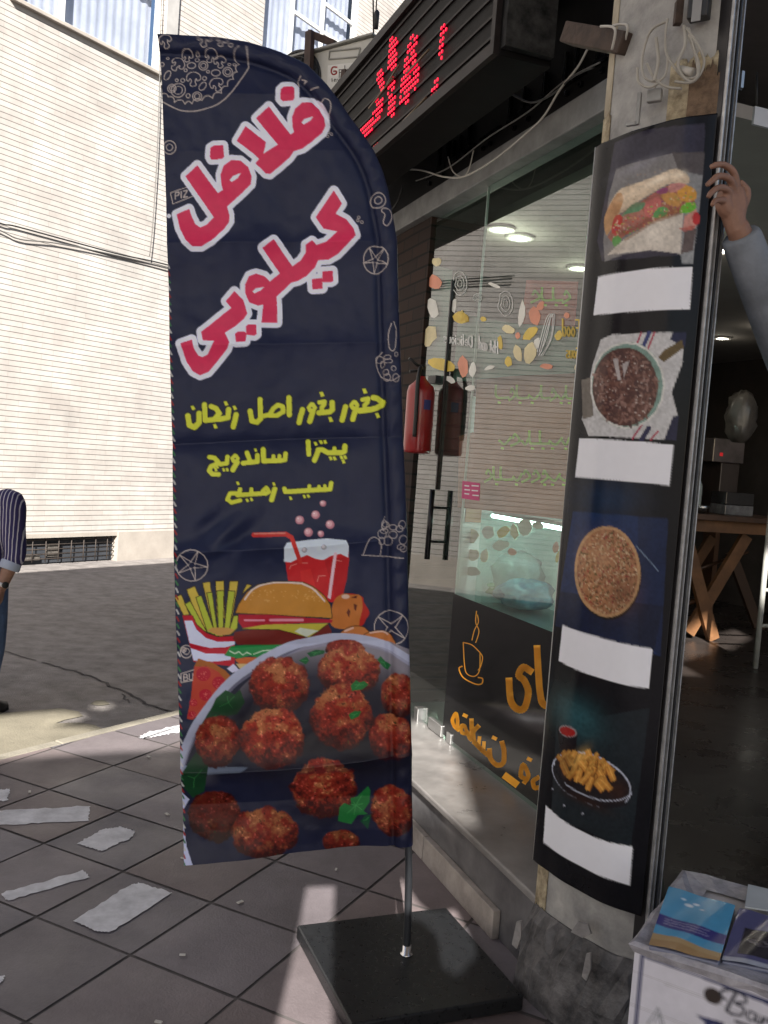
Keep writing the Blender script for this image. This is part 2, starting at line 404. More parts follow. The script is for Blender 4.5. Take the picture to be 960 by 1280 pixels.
# ------------------------------------------------------------------ artwork printed on the flag (drawn at photograph scale)
def crop(ox, oy, s): return lambda pts: [(ox + x / s, oy + y / s) for x, y in pts]
c1, c2, c3, c4 = crop(280, 90, 6.4), crop(205, 170, 6.4), crop(320, 230, 6.4), crop(210, 330, 6.4)
NAVY = np.array([0.020, 0.026, 0.066]); WHITE = (0.72, 0.74, 0.86); PINK = (0.62, 0.035, 0.105); LIME = (0.62, 0.66, 0.06)
def food_ball(im, cx, cy, rx, ry, seed, dim=1.0, green=False):
    r = im._bb([(cx - rx * 1.15, cy - ry * 1.15), (cx + rx * 1.15, cy + ry * 1.15)])
    if r is None: return
    a, b, X, Y = r; h, w = X.shape; k = im.k
    n1 = fbm(h, w, 11 * k, seed); n2 = fbm(h, w, 3.2 * k, seed + 9, 3); n3 = vnoise(h, w, 2.0 * k, seed + 17)
    dx, dy = (X - cx) / rx, (Y - cy) / ry; rr = dx * dx + dy * dy + (n1 - 0.5) * 0.55 + (n2 - 0.5) * 0.22
    m = rr < 1.0; z = np.sqrt(np.clip(1 - np.minimum(dx * dx + dy * dy, 1), 0, 1))
    sh = np.clip(0.10 + 0.52 * z - 0.46 * dy - 0.06 * dx + (n2 - 0.5) * 0.85 + (n1 - 0.5) * 0.9, 0.03, 1.25)[..., None]
    deep = np.array([0.035, 0.005, 0.006]); red = np.array([0.24, 0.024, 0.014]); tan = np.array([0.34, 0.14, 0.055])
    base = np.where(sh < 0.5, deep + (red - deep) * (sh / 0.5), red + (red * 1.5 - red) * ((sh - 0.5) / 0.75))
    tm = np.clip((n1 - 0.50) * 5 + (-dy) * 0.6, 0, 0.8)[..., None] * np.clip(sh, 0, 1); base = base * (1 - tm) + tan * tm * np.clip(sh + 0.25, 0, 1.2)
    dk = ((n3 > 0.80) & (n2 > 0.5))[..., None]; base = np.where(dk, base * 0.3, base)
    gr = ((n3 < 0.10) & (n1 > 0.5))[..., None]; base = np.where(gr, np.array([0.05, 0.06, 0.015]), base)
    hi = ((n2 > 0.74) & (sh[..., 0] > 0.55))[..., None]; base = np.where(hi, base * 1.7 + 0.04, base)
    v = im.a[a[1]:b[1], a[0]:b[0]]; al = np.clip((1.0 - rr) / 0.10, 0, 1)[..., None] * m[..., None]
    v[:] = v * (1 - al) + base * dim * al
def leaf(im, pts, col=(0.012, 0.16, 0.035)):
    im.poly(pts, col); c = np.mean(pts, 0)
    for p in pts[::2]: im.stroke([c, (np.array(p) + c) / 2], 0.7, (0.05, 0.30, 0.08), al=0.7)
def draw_flag():
    im = Img(188, 38, 524, 1092, NAVY, 3); LINE = (0.50, 0.44, 0.42); k = im.k
    yy = np.linspace(38, 1092, im.h)[:, None, None]
    im.a *= 1.0 + 0.10 * (fbm(im.h, im.w, 60 * k, 3)[..., None] - 0.5)
    # --- fine line drawings of food
    P = crop(190, 40, 6.4); rs = random.Random(4)
    im.stroke(P([(85, 560), (150, 595), (230, 630), (330, 640), (430, 620), (540, 575), (630, 500), (700, 400), (765, 300), (770, 260), (755, 130)]), 1.1, LINE, smooth=True)
    sc = [(75, 500), (130, 520), (180, 565), (265, 580), (320, 580), (400, 555), (485, 535), (555, 500), (605, 440), (650, 380), (680, 320), (695, 255), (690, 130)]
    for a, b in zip(sc[:-1], sc[1:]):
        a, b = np.array(a), np.array(b); d = b - a; q = np.array([d[1], -d[0]]) * 0.22
        im.stroke(P([a, (a * 3 + b) / 4 + q, (a + b) / 2 + q * 1.3, (a + b * 3) / 4 + q, b + q * -0.15]), 0.9, LINE, smooth=True)
    for x, y, r in [(410, 270, 36), (605, 322, 38), (158, 452, 34), (362, 525, 36), (210, 470, 58)]:
        P2 = P([(x, y)])[0]; im.ring(*P2, r / 6.4, r / 6.4, 0.9, LINE); im.ring(*P2, r / 11, r / 11, 0.8, LINE)
    for x, y, a, b, t in [(315, 268, 34, 24, 0), (122, 345, 22, 40, .5), (510, 330, 36, 26, 0), (405, 440, 24, 38, .6)]:
        im.stroke(P([(x + a * math.cos(q) * math.cos(t) - b * math.sin(q) * math.sin(t), y + a * math.cos(q) * math.sin(t) + b * math.sin(q) * math.cos(t)) for q in np.linspace(0, 6.28, 18)]), 0.9, LINE)
    for x, y, r in [(360, 222, 16), (268, 305, 12), (447, 320, 12), (245, 388, 16), (197, 385, 12), (420, 375, 16), (290, 520, 16), (80, 258, 16), (125, 208, 11), (365, 180, 13), (660, 262, 12), (618, 260, 11), (630, 125, 16)]:
        im.ring(*P([(x, y)])[0], r / 6.4, r / 6.4, 0.8, LINE)
    def mush(x, y, s, rot=0.0):
        q = [(-50, 10), (-45, -30), (0, -52), (48, -30), (55, 5), (30, 18), (22, 0), (14, 25), (22, 50), (-8, 62), (-25, 45), (-14, 22), (-24, 0), (-36, 18)]
        c, n = math.cos(rot), math.sin(rot)
        im.stroke(P([(x + s * (a * c - b * n), y + s * (a * n + b * c)) for a, b in q]), 0.9, LINE, closed=True, smooth=True)
    mush(330, 375, 1.05); mush(515, 425, 1.0, -.4); mush(205, 255, 1.0, .7); mush(540, 235, .9, -.2); mush(470, 190, .9, .3); mush(420, 75, 1.0, .1); mush(560, 85, .8, .3); mush(110, 90, .9, -.3); mush(280, 190, .8)
    for x, y, r in [(212, 185, 8), (472, 252, 9), (232.5, 815, 7.5), (229, 813, 3)]: im.ring(x, y, r, r * 1.05, 1.0, LINE); im.ring(x, y, r * .5, r * .5, 0.9, LINE)
    im.stroke([(478, 262), (486, 264), (489, 273), (483, 284), (478, 280), (480, 270), (476, 266)], 0.9, LINE, closed=True, smooth=True)
    im.stroke(crop(280, 90, 6.4)([(600, 110), (590, 80), (612, 45)]), 1, LINE); im.stroke(crop(280, 90, 6.4)([(620, 75), (650, 85), (640, 105), (660, 90)]), 1, LINE)
    im.stroke(crop(280, 90, 6.4)([(775, 260), (800, 230), (840, 250), (850, 300), (835, 355)]), 1, LINE, smooth=True); im.stroke(crop(280, 90, 6.4)([(690, 155), (750, 145)]), 1, LINE)
    for x, y in [(410, 166), (414, 168), (409, 171), (448, 272), (452, 278), (447, 276)]: im.ring(x, y, 1.6, 1.6, 0.7, LINE)
    def star(x, y, r, rot=0.0, n=5, ry=1.0):
        im.ring(x, y, r, r * ry, 1.0, LINE)
        for i in range(n):
            t = rot + i * 2 * math.pi / n; e = np.array([math.cos(t), math.sin(t) * ry]); q = np.array([-e[1], e[0]])
            o = np.array([x, y]); im.stroke([o + e * r * .12 + q * r * .16, o + e * r * 1.0, o + e * r * .12 - q * r * .16], 0.9, LINE)
    star(469, 325, 15, .4, 5, 1.15); star(240, 706, 20, .1); star(489, 784, 21, -.9, 4)
    # word boxes, mostly hidden by the lettering
    def letters(txt, x, y, h, sl, col, wd=1.0):
        G = {'P': [[(0, 1), (0, 0), (.55, 0), (.6, .25), (.5, .5), (0, .5)]], 'I': [[(0.1, 0), (0.1, 1)]], 'Z': [[(0, 0), (.6, 0), (0, 1), (.6, 1)]],
             'B': [[(0, 0), (0, 1), (.5, 1), (.62, .75), (.5, .5), (0, .5)], [(0, 0), (.45, 0), (.55, .25), (.45, .5)]], 'U': [[(0, 0), (0, .8), (.3, 1), (.6, .8), (.6, 0)]]}
        for ch in txt:
            for st in G[ch]: im.stroke([(x + a * h, y + b * h - a * h * sl) for a, b in st], wd, col)
            x += h * (.45 if ch == 'I' else .85); y -= h * sl * (.4 if ch == 'I' else .8)
    letters('PIZ', 219, 241, 8, .18, LINE, 1.3); im.stroke([(213, 241), (244, 231)], .9, LINE); im.stroke([(213, 241), (216, 255), (241, 246)], .9, LINE)
    letters('BU', 229.5, 843, 8, .12, LINE, 1.2); im.stroke([(243, 837), (226, 842), (226, 853), (242, 850)], .9, LINE)
    # kebab and vegetables in outline, right-hand edge
    K = crop(355, 620, 6)
    im.stroke(K([(590, 440), (620, 350), (650, 310), (690, 310), (725, 360), (720, 440)]), .8, LINE, smooth=True); im.stroke(K([(580, 440), (890, 460)]), .8, LINE)
    for i in range(13): x, y = rs.uniform(720, 900), rs.uniform(190, 420); im.ring(*K([(x, y)])[0], rs.uniform(3, 5.5), rs.uniform(3, 6), .8, LINE, al=.8)
    im.stroke(K([(755, 155), (730, 230), (745, 260)]), .8, LINE)
    im.stroke([(488, 405), (484, 420), (486, 437), (492, 437), (494, 415), (491, 403)], .9, LINE, smooth=True)
    im.stroke([(478, 440), (470, 452), (476, 470), (488, 476), (499, 470)], .9, LINE, smooth=True)
    for i in range(9): im.ring(rs.uniform(474, 496), rs.uniform(440, 474), rs.uniform(2, 5), rs.uniform(2, 5), .8, LINE, al=.85)
    # --- big slanted lettering: white band, then pink
    words = [c1([(455, 150), (475, 128), (540, 120), (558, 135), (558, 215), (545, 232), (470, 238), (452, 220)]),
             c1([(260, 375), (358, 285), (530, 512), (562, 487), (550, 440), (546, 365), (570, 300), (625, 252), (700, 250), (755, 295), (798, 370), (806, 435), (780, 490), (700, 560), (625, 618), (555, 640), (520, 690), (440, 760), (365, 818), (335, 812), (255, 735), (285, 700), (240, 660), (105, 555), (172, 442), (330, 570), (325, 610), (308, 672), (435, 590)]),
             c2([(375, 100), (400, 85), (470, 82), (477, 170), (460, 185), (380, 188), (370, 170)]),
             c2([(175, 325), (265, 240), (430, 465), (475, 435), (462, 390), (455, 310), (480, 240), (540, 200), (610, 205), (670, 255), (697, 330), (690, 390), (640, 440), (500, 570), (520, 640), (518, 690), (480, 745), (380, 840), (300, 885), (230, 885), (180, 840), (130, 740), (105, 630), (200, 590), (215, 640), (250, 715), (290, 740), (340, 720), (403, 655)]),
             c3([(620, 60), (682, 160), (630, 240), (720, 290), (775, 360), (790, 415), (740, 470), (650, 560), (580, 600), (495, 605), (470, 660), (400, 730), (340, 765), (280, 780), (230, 830), (160, 895)]) + c4([(870, 350), (870, 465), (750, 465), (765, 315), (720, 325), (650, 300), (620, 230), (618, 160), (650, 95), (704, 75), (770, 95), (814, 140)]) + c3([(195, 710), (55, 515), (140, 450), (290, 660), (360, 610), (400, 550), (400, 490), (445, 460), (480, 495), (560, 470), (655, 380), (540, 355), (480, 265)]),
             c4([(465, 295), (530, 218), (600, 290), (630, 395), (600, 440), (530, 500), (450, 550), (488, 630), (470, 680), (380, 790), (320, 860), (255, 885), (200, 855), (150, 780), (105, 640), (190, 610), (205, 680), (240, 735), (275, 750), (320, 725), (375, 615), (280, 608), (270, 545), (510, 350)]),
             c4([(540, 560), (560, 545), (610, 545), (625, 560), (615, 620), (545, 625)]), c4([(625, 500), (640, 488), (700, 488), (705, 560), (690, 572), (630, 565)]),
             c3([(535, 700), (610, 695), (615, 770), (600, 778), (535, 778)]), c3([(450, 760), (525, 752), (530, 830), (455, 835)])]
    for w_ in words: im.stroke(w_, 13.5, WHITE, closed=True)
    for w_ in words: im.poly(w_, WHITE)
    for w_ in words: im.poly(w_, PINK); im.stroke(w_, 1.2, PINK, closed=True)
    for h_ in (c1([(618, 410), (640, 380), (712, 358), (690, 390), (635, 425)]), c2([(525, 355), (550, 325), (615, 300), (590, 340), (540, 372)]), c4([(675, 215), (700, 190), (770, 178), (740, 205), (690, 230)])): im.poly(h_, WHITE)
    im.ell(211, 270, 2.6, 2.6, WHITE)
    # --- lime lettering
    a5, a6, a7 = crop(225, 475, 6.857), crop(355, 475, 6.857), crop(200, 470, 3)
    st = [(a6, w, q) for w, q in [(48, [(765, 150), (800, 158), (845, 190), (838, 215), (790, 240), (740, 252), (650, 262)]), (38, [(672, 168), (720, 158), (715, 190), (690, 215), (690, 250)]), (34, [(600, 185), (575, 215), (590, 240), (620, 240), (628, 215), (610, 188)]), (46, [(615, 250), (590, 335)]), (46, [(528, 228), (500, 342)]),
           (46, [(412, 190), (416, 250), (390, 272), (300, 280)]), (38, [(305, 190), (348, 182), (345, 205), (325, 232), (325, 268)]), (34, [(235, 205), (212, 235), (225, 260), (255, 260), (265, 235), (248, 208)]), (46, [(248, 268), (222, 352)]), (46, [(158, 252), (130, 362)]), (46, [(42, 150), (46, 295)]),
           (42, [(210, 528), (214, 635)]), (44, [(298, 600), (262, 688)]), (44, [(525, 565), (522, 610), (500, 620), (380, 622), (330, 596), (295, 598)]), (36, [(435, 585), (430, 618)])]]
    st += [(a5, w, q) for w, q in [(40, [(760, 300), (830, 302), (885, 270), (880, 225), (840, 212), (800, 240), (765, 295), (720, 305)]), (44, [(685, 165), (690, 330), (660, 360), (615, 350), (600, 265)]), (46, [(480, 295), (455, 398)]), (44, [(415, 250), (410, 320), (350, 332), (215, 345)]), (44, [(265, 225), (305, 240), (335, 285), (300, 325)]), (44, [(208, 210), (214, 345)]), (46, [(162, 285), (162, 365), (120, 405), (78, 385), (66, 305)]),
           (40, [(905, 632), (900, 682), (860, 690), (715, 694)]), (34, [(852, 650), (848, 685)]), (34, [(800, 652), (798, 685)]), (44, [(712, 595), (716, 690)]), (40, [(662, 645), (662, 698), (600, 705), (540, 712)]), (40, [(572, 622), (598, 690)]), (30, [(470, 645), (445, 670), (455, 695), (485, 695), (495, 670), (478, 648)]), (44, [(488, 705), (452, 768)]), (38, [(405, 658), (400, 712), (345, 722)]), (40, [(250, 660), (295, 668), (335, 715)]), (40, [(330, 715), (265, 738), (248, 775), (275, 805), (330, 808)])]]
    st += [(a7, w, q) for w, q in [(17, [(642, 402), (638, 424), (470, 434), (466, 422)]), (14, [(618, 412), (618, 428)]), (14, [(596, 414), (596, 428)]), (14, [(560, 412), (560, 430)]), (19, [(430, 424), (418, 464)]), (15, [(398, 418), (384, 432), (396, 442), (408, 434), (400, 420)]), (17, [(390, 440), (290, 446)]), (15, [(342, 424), (342, 442)]), (16, [(300, 424), (296, 440), (262, 440), (252, 462), (268, 474), (300, 466)])]]
    dots = [(a6, 30, [(692, 95), (803, 303), (325, 120), (402, 337)]), (a6, 24, [(275, 545), (322, 532), (358, 530), (402, 671), (436, 671), (495, 662), (527, 662), (511, 698)]), (a5, 26, [(110, 238), (300, 395), (393, 200), (468, 237)]), (a5, 20, [(647, 600), (374, 768), (404, 768), (292, 745), (318, 745), (306, 768)]), (a7, 9, [(490, 458), (541, 452), (556, 450), (427, 405), (292, 402), (327, 466), (343, 462)])]
    for pas, col, ex in ((0, (0.02, 0.02, 0.02), 2.2), (1, LIME, 0)):
        for f, w, q in st: im.stroke(f(q), w / (3 if f is a7 else 6.857) + ex, col)
        for f, r, q in dots:
            for x, y in f(q):
                d = r / (3 if f is a7 else 6.857) * 0.78 + ex / 2; im.poly([(x - d, y - d * .8), (x + d * .2, y - d), (x + d, y + d * .6), (x - d * .3, y + d)], col)
    # --- soft drink
    d = crop(355, 620, 6)
    for x, y, r in [(292, 55, 23), (236, 140, 31), (116, 178, 32), (344, 212, 32), (181, 268, 32), (274, 280, 23), (150, 398, 20), (295, 378, 20)]:
        X, Y = d([(x, y)])[0]; im.ell(X, Y, r / 6, r / 6, (0.50, 0.20, 0.25)); im.ell(X - .8, Y - .8, r / 9, r / 9, (0.66, 0.40, 0.44)); im.ell(X - r / 18, Y - r / 18, .8, .8, (.85, .75, .78))
    for x, y in [(150, 398), (295, 378)]: pass
    im.poly(d([(5, 380), (480, 370), (485, 480), (470, 620), (440, 760), (360, 800), (40, 700), (10, 500)]), (0.48, 0.02, 0.025))
    im.poly(d([(300, 480), (480, 450), (470, 620), (440, 760), (390, 780)]), (0.40, 0.015, 0.02)); im.poly(d([(120, 560), (200, 545), (240, 700), (140, 700)]), (0.55, .03, .03))
    im.poly(d([(0, 380), (20, 345), (180, 325), (320, 315), (460, 328), (482, 370), (478, 458), (420, 430), (350, 445), (290, 478), (230, 465), (170, 438), (110, 460), (50, 495), (0, 490)]), (0.60, 0.68, 0.78))
    for x, y in [(150, 398), (295, 378)]: X, Y = d([(x, y)])[0]; im.ell(X, Y, 3.4, 3.4, (.35, .35, .40)); im.ell(X - .7, Y - .7, 2, 2, (.62, .60, .66))
    im.poly(d([(372, 420), (395, 420), (350, 775), (328, 765)]), (0.70, 0.50, 0.58))
    for q in ([(40, 545), (50, 520), (95, 505)], [(130, 500), (175, 500)], [(250, 640), (260, 600), (310, 598)], [(390, 480), (430, 485)]): im.stroke(d(q), 1, (0.62, 0.20, .18))
    im.stroke([(317, 668.5), (357, 667), (364, 671), (367, 679), (375, 702)], 5.4, (0.52, 0.035, 0.03)); im.stroke([(318, 667), (356, 665.8)], 1.6, (0.62, .22, .18))
    # --- chips in a striped cup
    f = crop(215, 640, 6)
    CH, CH2, OUT = (0.55, 0.42, 0.07), (0.40, 0.46, 0.05), (0.05, 0.03, 0.01)
    for q, cc in [([(20, 640), (70, 615), (130, 770), (85, 775)], CH), ([(108, 580), (170, 553), (265, 780), (250, 900), (220, 880)], CH), ([(228, 530), (285, 520), (320, 800), (290, 800)], CH), ([(325, 515), (390, 512), (395, 800), (335, 790)], CH), ([(432, 515), (498, 515), (450, 800), (405, 800)], CH), ([(560, 540), (600, 548), (520, 620)], CH),
                  ([(95, 690), (135, 665), (262, 905), (200, 870)], CH2), ([(178, 640), (218, 625), (330, 930), (262, 900)], CH2), ([(260, 605), (300, 600), (345, 935), (320, 930)], CH2), ([(335, 590), (388, 588), (382, 935), (348, 935)], CH2), ([(420, 590), (472, 592), (425, 920), (385, 930)], CH2), ([(460, 780), (495, 775), (490, 870), (440, 920), (420, 915)], CH2)]:
        im.poly(f(q), cc); im.stroke(f(q), 1.1, OUT, closed=True)
    g = crop(215, 740, 6)
    for q in ([(262, 290), (345, 330), (430, 320), (470, 285), (420, 270), (300, 268)],): im.poly(g(q), (0.50, 0.27, 0.08))
    im.poly(g([(78, 175), (155, 175), (185, 245), (260, 310), (340, 338), (430, 330), (470, 325), (470, 560), (160, 525)]), (0.42, 0.012, 0.03))
    im.poly(g([(92, 215), (150, 215), (180, 280), (250, 345), (340, 378), (470, 372), (470, 395), (400, 420), (280, 425), (130, 385)]), (0.62, 0.66, 0.86)); im.poly(g([(135, 425), (250, 465), (390, 470), (440, 480), (440, 510), (300, 525), (160, 515)]), (0.60, 0.64, 0.85))
    im.stroke(g([(155, 180), (185, 245), (260, 310), (340, 338), (470, 328)]), 1, OUT)
    # --- nuggets and burger
    n = crop(365, 760, 6)
    NUG = (0.45, 0.15, 0.035)
    im.poly(crop(355, 620, 6)([(400, 780), (450, 735), (530, 735), (590, 760), (600, 800), (640, 870), (620, 920), (560, 990), (350, 960)]), (0.38, 0.02, 0.015), smooth=True)
    im.poly(crop(355, 620, 6)([(372, 800), (440, 735), (510, 742), (570, 745), (590, 820), (570, 930), (540, 1000), (360, 980)]), NUG, smooth=True); im.ell(432, 746, 5, 3, (.62, .44, .36))
    for q in ([(500, 765), (550, 745), (545, 770)], [(470, 880), (485, 845), (500, 870), (490, 915)], [(525, 810), (550, 820), (540, 865), (527, 850)]): im.poly(crop(355, 620, 6)(q), (.12, .02, .01))
    for q in ([(360, 230), (370, 190), (430, 150), (500, 140), (560, 160), (600, 240)], [(530, 240), (560, 195), (640, 170), (710, 180), (755, 220), (765, 290), (600, 280)]): im.poly(n(q), (0.48, 0.17, 0.05), smooth=True); im.stroke(n(q), 1, OUT, closed=True, smooth=True)
    im.stroke(n([(400, 180), (460, 155)]), 2.4, (.66, .44, .36)); im.stroke(n([(590, 190), (680, 178), (720, 200)]), 2.2, (.66, .44, .36), smooth=True)
    bun = f([(472, 760), (500, 690), (560, 600), (640, 545), (760, 522), (880, 520), (960, 525)]) + crop(355, 620, 6)([(140, 645), (220, 680), (300, 745), (350, 820), (362, 900), (360, 922)]) + f([(700, 768)])
    im.poly(bun, (0.47, 0.21, 0.035)); 
    for i in range(60): im.ell(rs.uniform(312, 402), rs.uniform(738, 752), .9, .6, (0.58, .33, .10))
    im.stroke(f([(545, 655), (600, 585), (680, 545), (800, 528), (960, 535)]) + crop(355, 620, 6)([(140, 660), (220, 700), (305, 790)]), 2.2, (0.66, 0.55, 0.50), smooth=True); im.stroke(bun, 1.1, OUT, closed=True)
    im.poly(f([(500, 770), (700, 768), (960, 790), (1210, 815), (1200, 835), (960, 835), (700, 850), (530, 870), (495, 820)]), (0.36, 0.012, 0.03)); im.stroke(f([(545, 812), (690, 812)]), 2.6, (.66, .25, .34)); im.stroke(f([(735, 812), (980, 812)]), 3, (.66, .25, .34))
    im.poly(g([(470, 300), (560, 285), (800, 280), (1000, 300), (1140, 340), (1200, 300), (1200, 370), (1100, 400), (850, 402), (490, 398), (455, 350)]), (0.17, 0.022, 0.018))
    im.poly(n([(0, 125), (270, 125), (300, 180), (290, 240), (120, 262), (0, 270)]), (0.17, .022, .018))
    im.poly(g([(520, 275), (700, 245), (960, 240), (1180, 240), (1030, 350), (800, 285)]), (0.45, 0.40, 0.05)); im.poly(n([(60, 150), (200, 175), (110, 222), (20, 180)]), (.55, .60, .50)); im.stroke(g([(520, 278), (800, 285), (1030, 350), (1175, 242)]), 1.1, OUT)
    im.poly(g([(390, 480), (440, 410), (560, 400), (860, 402), (760, 460), (690, 480), (640, 495), (580, 480), (500, 500)]), (0.015, 0.24, 0.06)); im.stroke(g([(430, 445), (470, 465), (500, 450), (530, 475), (560, 455), (590, 470)]), 1.2, (.5, .66, .5)); im.stroke(g([(610, 470), (680, 445), (770, 440)]), 1.2, (.5, .66, .5))
    im.poly(g([(470, 505), (560, 490), (640, 495), (600, 545), (520, 560)]), (0.5, .12, .03)); im.poly(g([(410, 575), (460, 540), (510, 590), (450, 605)]), (.6, .6, .8)); im.poly(g([(480, 540), (560, 540), (520, 590)]), (.6, .45, .2))
    # pizza slice
    im.poly(g([(165, 560), (300, 555), (470, 650), (420, 740), (150, 960), (110, 950), (140, 800)]), (0.42, 0.05, 0.03)); im.poly(g([(195, 500), (310, 535), (400, 590), (470, 660), (430, 690), (350, 600), (260, 555), (165, 560)]), (0.33, 0.10, .02))
    for x, y, r in [(235, 615, 55), (350, 680, 50), (250, 770, 48), (160, 830, 30), (150, 920, 30)]:
        X, Y = g([(x, y)])[0]; im.ell(X, Y, r / 6, r / 6.5, (0.38, 0.012, 0.03))
        for i in range(14): t = rs.uniform(0, 6.28); q = rs.uniform(0, r / 7.5); im.ell(X + q * math.cos(t), Y + q * math.sin(t), .5, .5, (.62, .14, .12))
    # --- photographic plate of falafel
    R = crop(200, 760, 2.824)
    rim = R([(60, 580), (100, 470), (150, 380), (260, 250), (430, 150), (560, 116), (640, 108), (740, 118), (810, 140), (890, 190)])
    rimc = cr(rim, 8, False)
    im.poly(rimc + [(530, 1100), (200, 1100), (221, 965)], (0.013, 0.016, 0.045))
    r_ = im._bb(rimc + [(521, 1090)]); a, b, X, Y = r_
    cen = np.array([404, 960]); rad = np.hypot((X - cen[0]) / 178, (Y - cen[1]) / 158); edge = np.clip((rad - .72) / .24, 0, 1) * (Y < 985)
    ms = im.mask(rimc + [(530, 1100), (200, 1100), (221, 965)])[4][:X.shape[0], :X.shape[1]]
    m2 = (ms * np.clip(edge, 0, 1) * np.clip((985 - Y) / 20, 0, 1)); im._put(a, b, m2.astype(np.float32), (0.24, 0.225, 0.27))
    im.stroke(rimc, 11, (0.42, 0.45, 0.60)); im.stroke([(x + 3, y + 7) for x, y in rimc], 4, (0.25, 0.25, 0.36), al=.6)
    im.poly([(222, 985), (229, 995), (236, 1002), (226, 1020), (233, 1060), (242, 1084), (226, 1084)], (0.45, 0.48, .68)); im.poly([(230, 955), (310, 957), (300, 963), (228, 968)], (.24, .30, .42), al=.8)
    leaf(im, [(227, 965), (245, 940), (262, 948), (255, 990), (240, 1000), (229, 985)], (0.008, 0.055, .02))
    leaf(im, [(262, 889), (270, 872), (282, 862), (293, 868), (300, 862), (306, 878), (296, 893), (274, 897)], (0.006, .075, .02)); leaf(im, [(250, 908), (262, 888), (276, 890), (270, 905)], (0.006, .06, .02))
    for x, y in [(272, 935), (488, 935), (497, 885), (349, 872), (437, 860), (427, 915), (340, 942), (405, 1005), (390, 930), (455, 950), (310, 905)]: im.soft(x, y, 40, 32, (.012, .010, .014), .75)
    food_ball(im, 432, 812, 26, 11, 50, .9)
    for i, (x, y, rx, ry, dm) in enumerate([(272, 926, 30, 31, .8), (488, 920, 28, 30, .9), (497, 868, 22, 28, .85), (349, 857, 39, 36, 1.0), (437, 838, 41, 31, 1.05), (427, 896, 40, 42, 1.0), (340, 922, 42, 39, 1.1), (268, 1022, 34, 32, .42), (405, 986, 43, 41, .95), (331, 1043, 44, 32, .8), (427, 1056, 24, 16, .65), (490, 1014, 27, 33, .85)]): food_ball(im, x, y, rx, ry, 100 + i * 23, dm)
    im.poly([(222, 963), (330, 960), (420, 950), (480, 944), (520, 935), (520, 944), (480, 957), (430, 965), (330, 968)], (.01, .012, .03), al=.30)  # dark band along the packing crease, its shade painted into the print
    leaf(im, n([(440, 585), (480, 545), (510, 560), (540, 550), (575, 575), (530, 610), (450, 625)])); leaf(im, n([(425, 800), (470, 770), (520, 775), (500, 815), (440, 840)])); leaf(im, n([(640, 390), (665, 362), (700, 400), (745, 430), (720, 468), (680, 440)]), (.01, .13, .04)); leaf(im, n([(110, 345), (180, 320), (250, 325), (240, 350), (140, 375)]), (.01, .11, .04)); leaf(im, n([(50, 400), (110, 370), (130, 400), (105, 430)]), (.01, .13, .04))
    Q = crop(350, 900, 5.333)
    leaf(im, Q([(390, 690), (400, 600), (430, 570), (480, 590), (475, 540), (520, 530), (590, 450), (605, 480), (600, 560), (560, 620), (590, 640), (520, 650), (480, 710)])); leaf(im, Q([(540, 690), (570, 650), (610, 640), (590, 740)]), (.006, .07, .03))
    lum = im.a.max(-1, keepdims=True); im.a *= 1 + .34 * np.clip((lum - .12) / .2, 0, 1)
    # sewn hem with a twisted coloured thread down the left edge
    ys = np.arange(330, 1080, 9.0)
    for i, y in enumerate(ys):
        x = 210 + (y - 330) * 0.0265; im.stroke([(x - 1, y), (x + 1.6, y + 5)], 2.0, [(0.6, .6, .6), (.35, .03, .03), (.05, .2, .08)][i % 3])
    return im
# flag outline, in photograph pixels on the flag's own plane
FL_L = [(45, 197), (55, 199), (100, 202), (200, 206), (330, 210), (560, 215), (760, 219), (900, 224), (1082, 230)]
FL_R = [(45, 240), (47, 275), (53, 310), (59, 332), (66, 352), (73, 368), (82, 385), (95, 398), (108, 410), (128, 425), (150, 440), (170, 455), (190, 468), (215, 479), (240, 486), (300, 496), (430, 500), (640, 508), (860, 513), (1058, 516)]
def flag_lr(y):
    l = np.interp(y, [a for a, _ in FL_L], [b for _, b in FL_L]); r = np.interp(y, [a for a, _ in FL_R], [b for _, b in FL_R]); return l, r
# ------------------------------------------------------------------ materials of the place
m_tile = vcol_mat('paving_concrete', rough=0.55, spec=0.35, weave=0.0)
nt = m_tile.node_tree; _b = nt.nodes['Principled BSDF']
_tc = nt.nodes.new('ShaderNodeTexCoord'); _n = nt.nodes.new('ShaderNodeTexNoise'); _n.inputs['Scale'].default_value = 120; _n.inputs['Detail'].default_value = 8
_n2 = nt.nodes.new('ShaderNodeTexNoise'); _n2.inputs['Scale'].default_value = 3.5; _n2.inputs['Detail'].default_value = 9
_bp = nt.nodes.new('ShaderNodeBump'); _bp.inputs['Strength'].default_value = 0.25; _bp.inputs['Distance'].default_value = 0.006
nt.links.new(_tc.outputs['Object'], _n.inputs['Vector']); nt.links.new(_tc.outputs['Object'], _n2.inputs['Vector'])
nt.links.new(_n.outputs['Fac'], _bp.inputs['Height']); nt.links.new(_bp.outputs['Normal'], _b.inputs['Normal'])
_mr = nt.nodes.new('ShaderNodeMapRange'); _mr.inputs[1].default_value = .3; _mr.inputs[2].default_value = .7; _mr.inputs[3].default_value = .38; _mr.inputs[4].default_value = .62
nt.links.new(_n2.outputs['Fac'], _mr.inputs[0]); nt.links.new(_mr.outputs[0], _b.inputs['Roughness'])
_n3 = nt.nodes.new('ShaderNodeTexNoise'); _n3.inputs['Scale'].default_value = 1.9; _n3.inputs['Detail'].default_value = 10; _n3.inputs['Roughness'].default_value = .72; nt.links.new(_tc.outputs['Object'], _n3.inputs['Vector'])
_m3 = nt.nodes.new('ShaderNodeMapRange'); _m3.inputs[1].default_value = .3; _m3.inputs[2].default_value = .7; _m3.inputs[3].default_value = .70; _m3.inputs[4].default_value = 1.16; nt.links.new(_n3.outputs['Fac'], _m3.inputs[0])
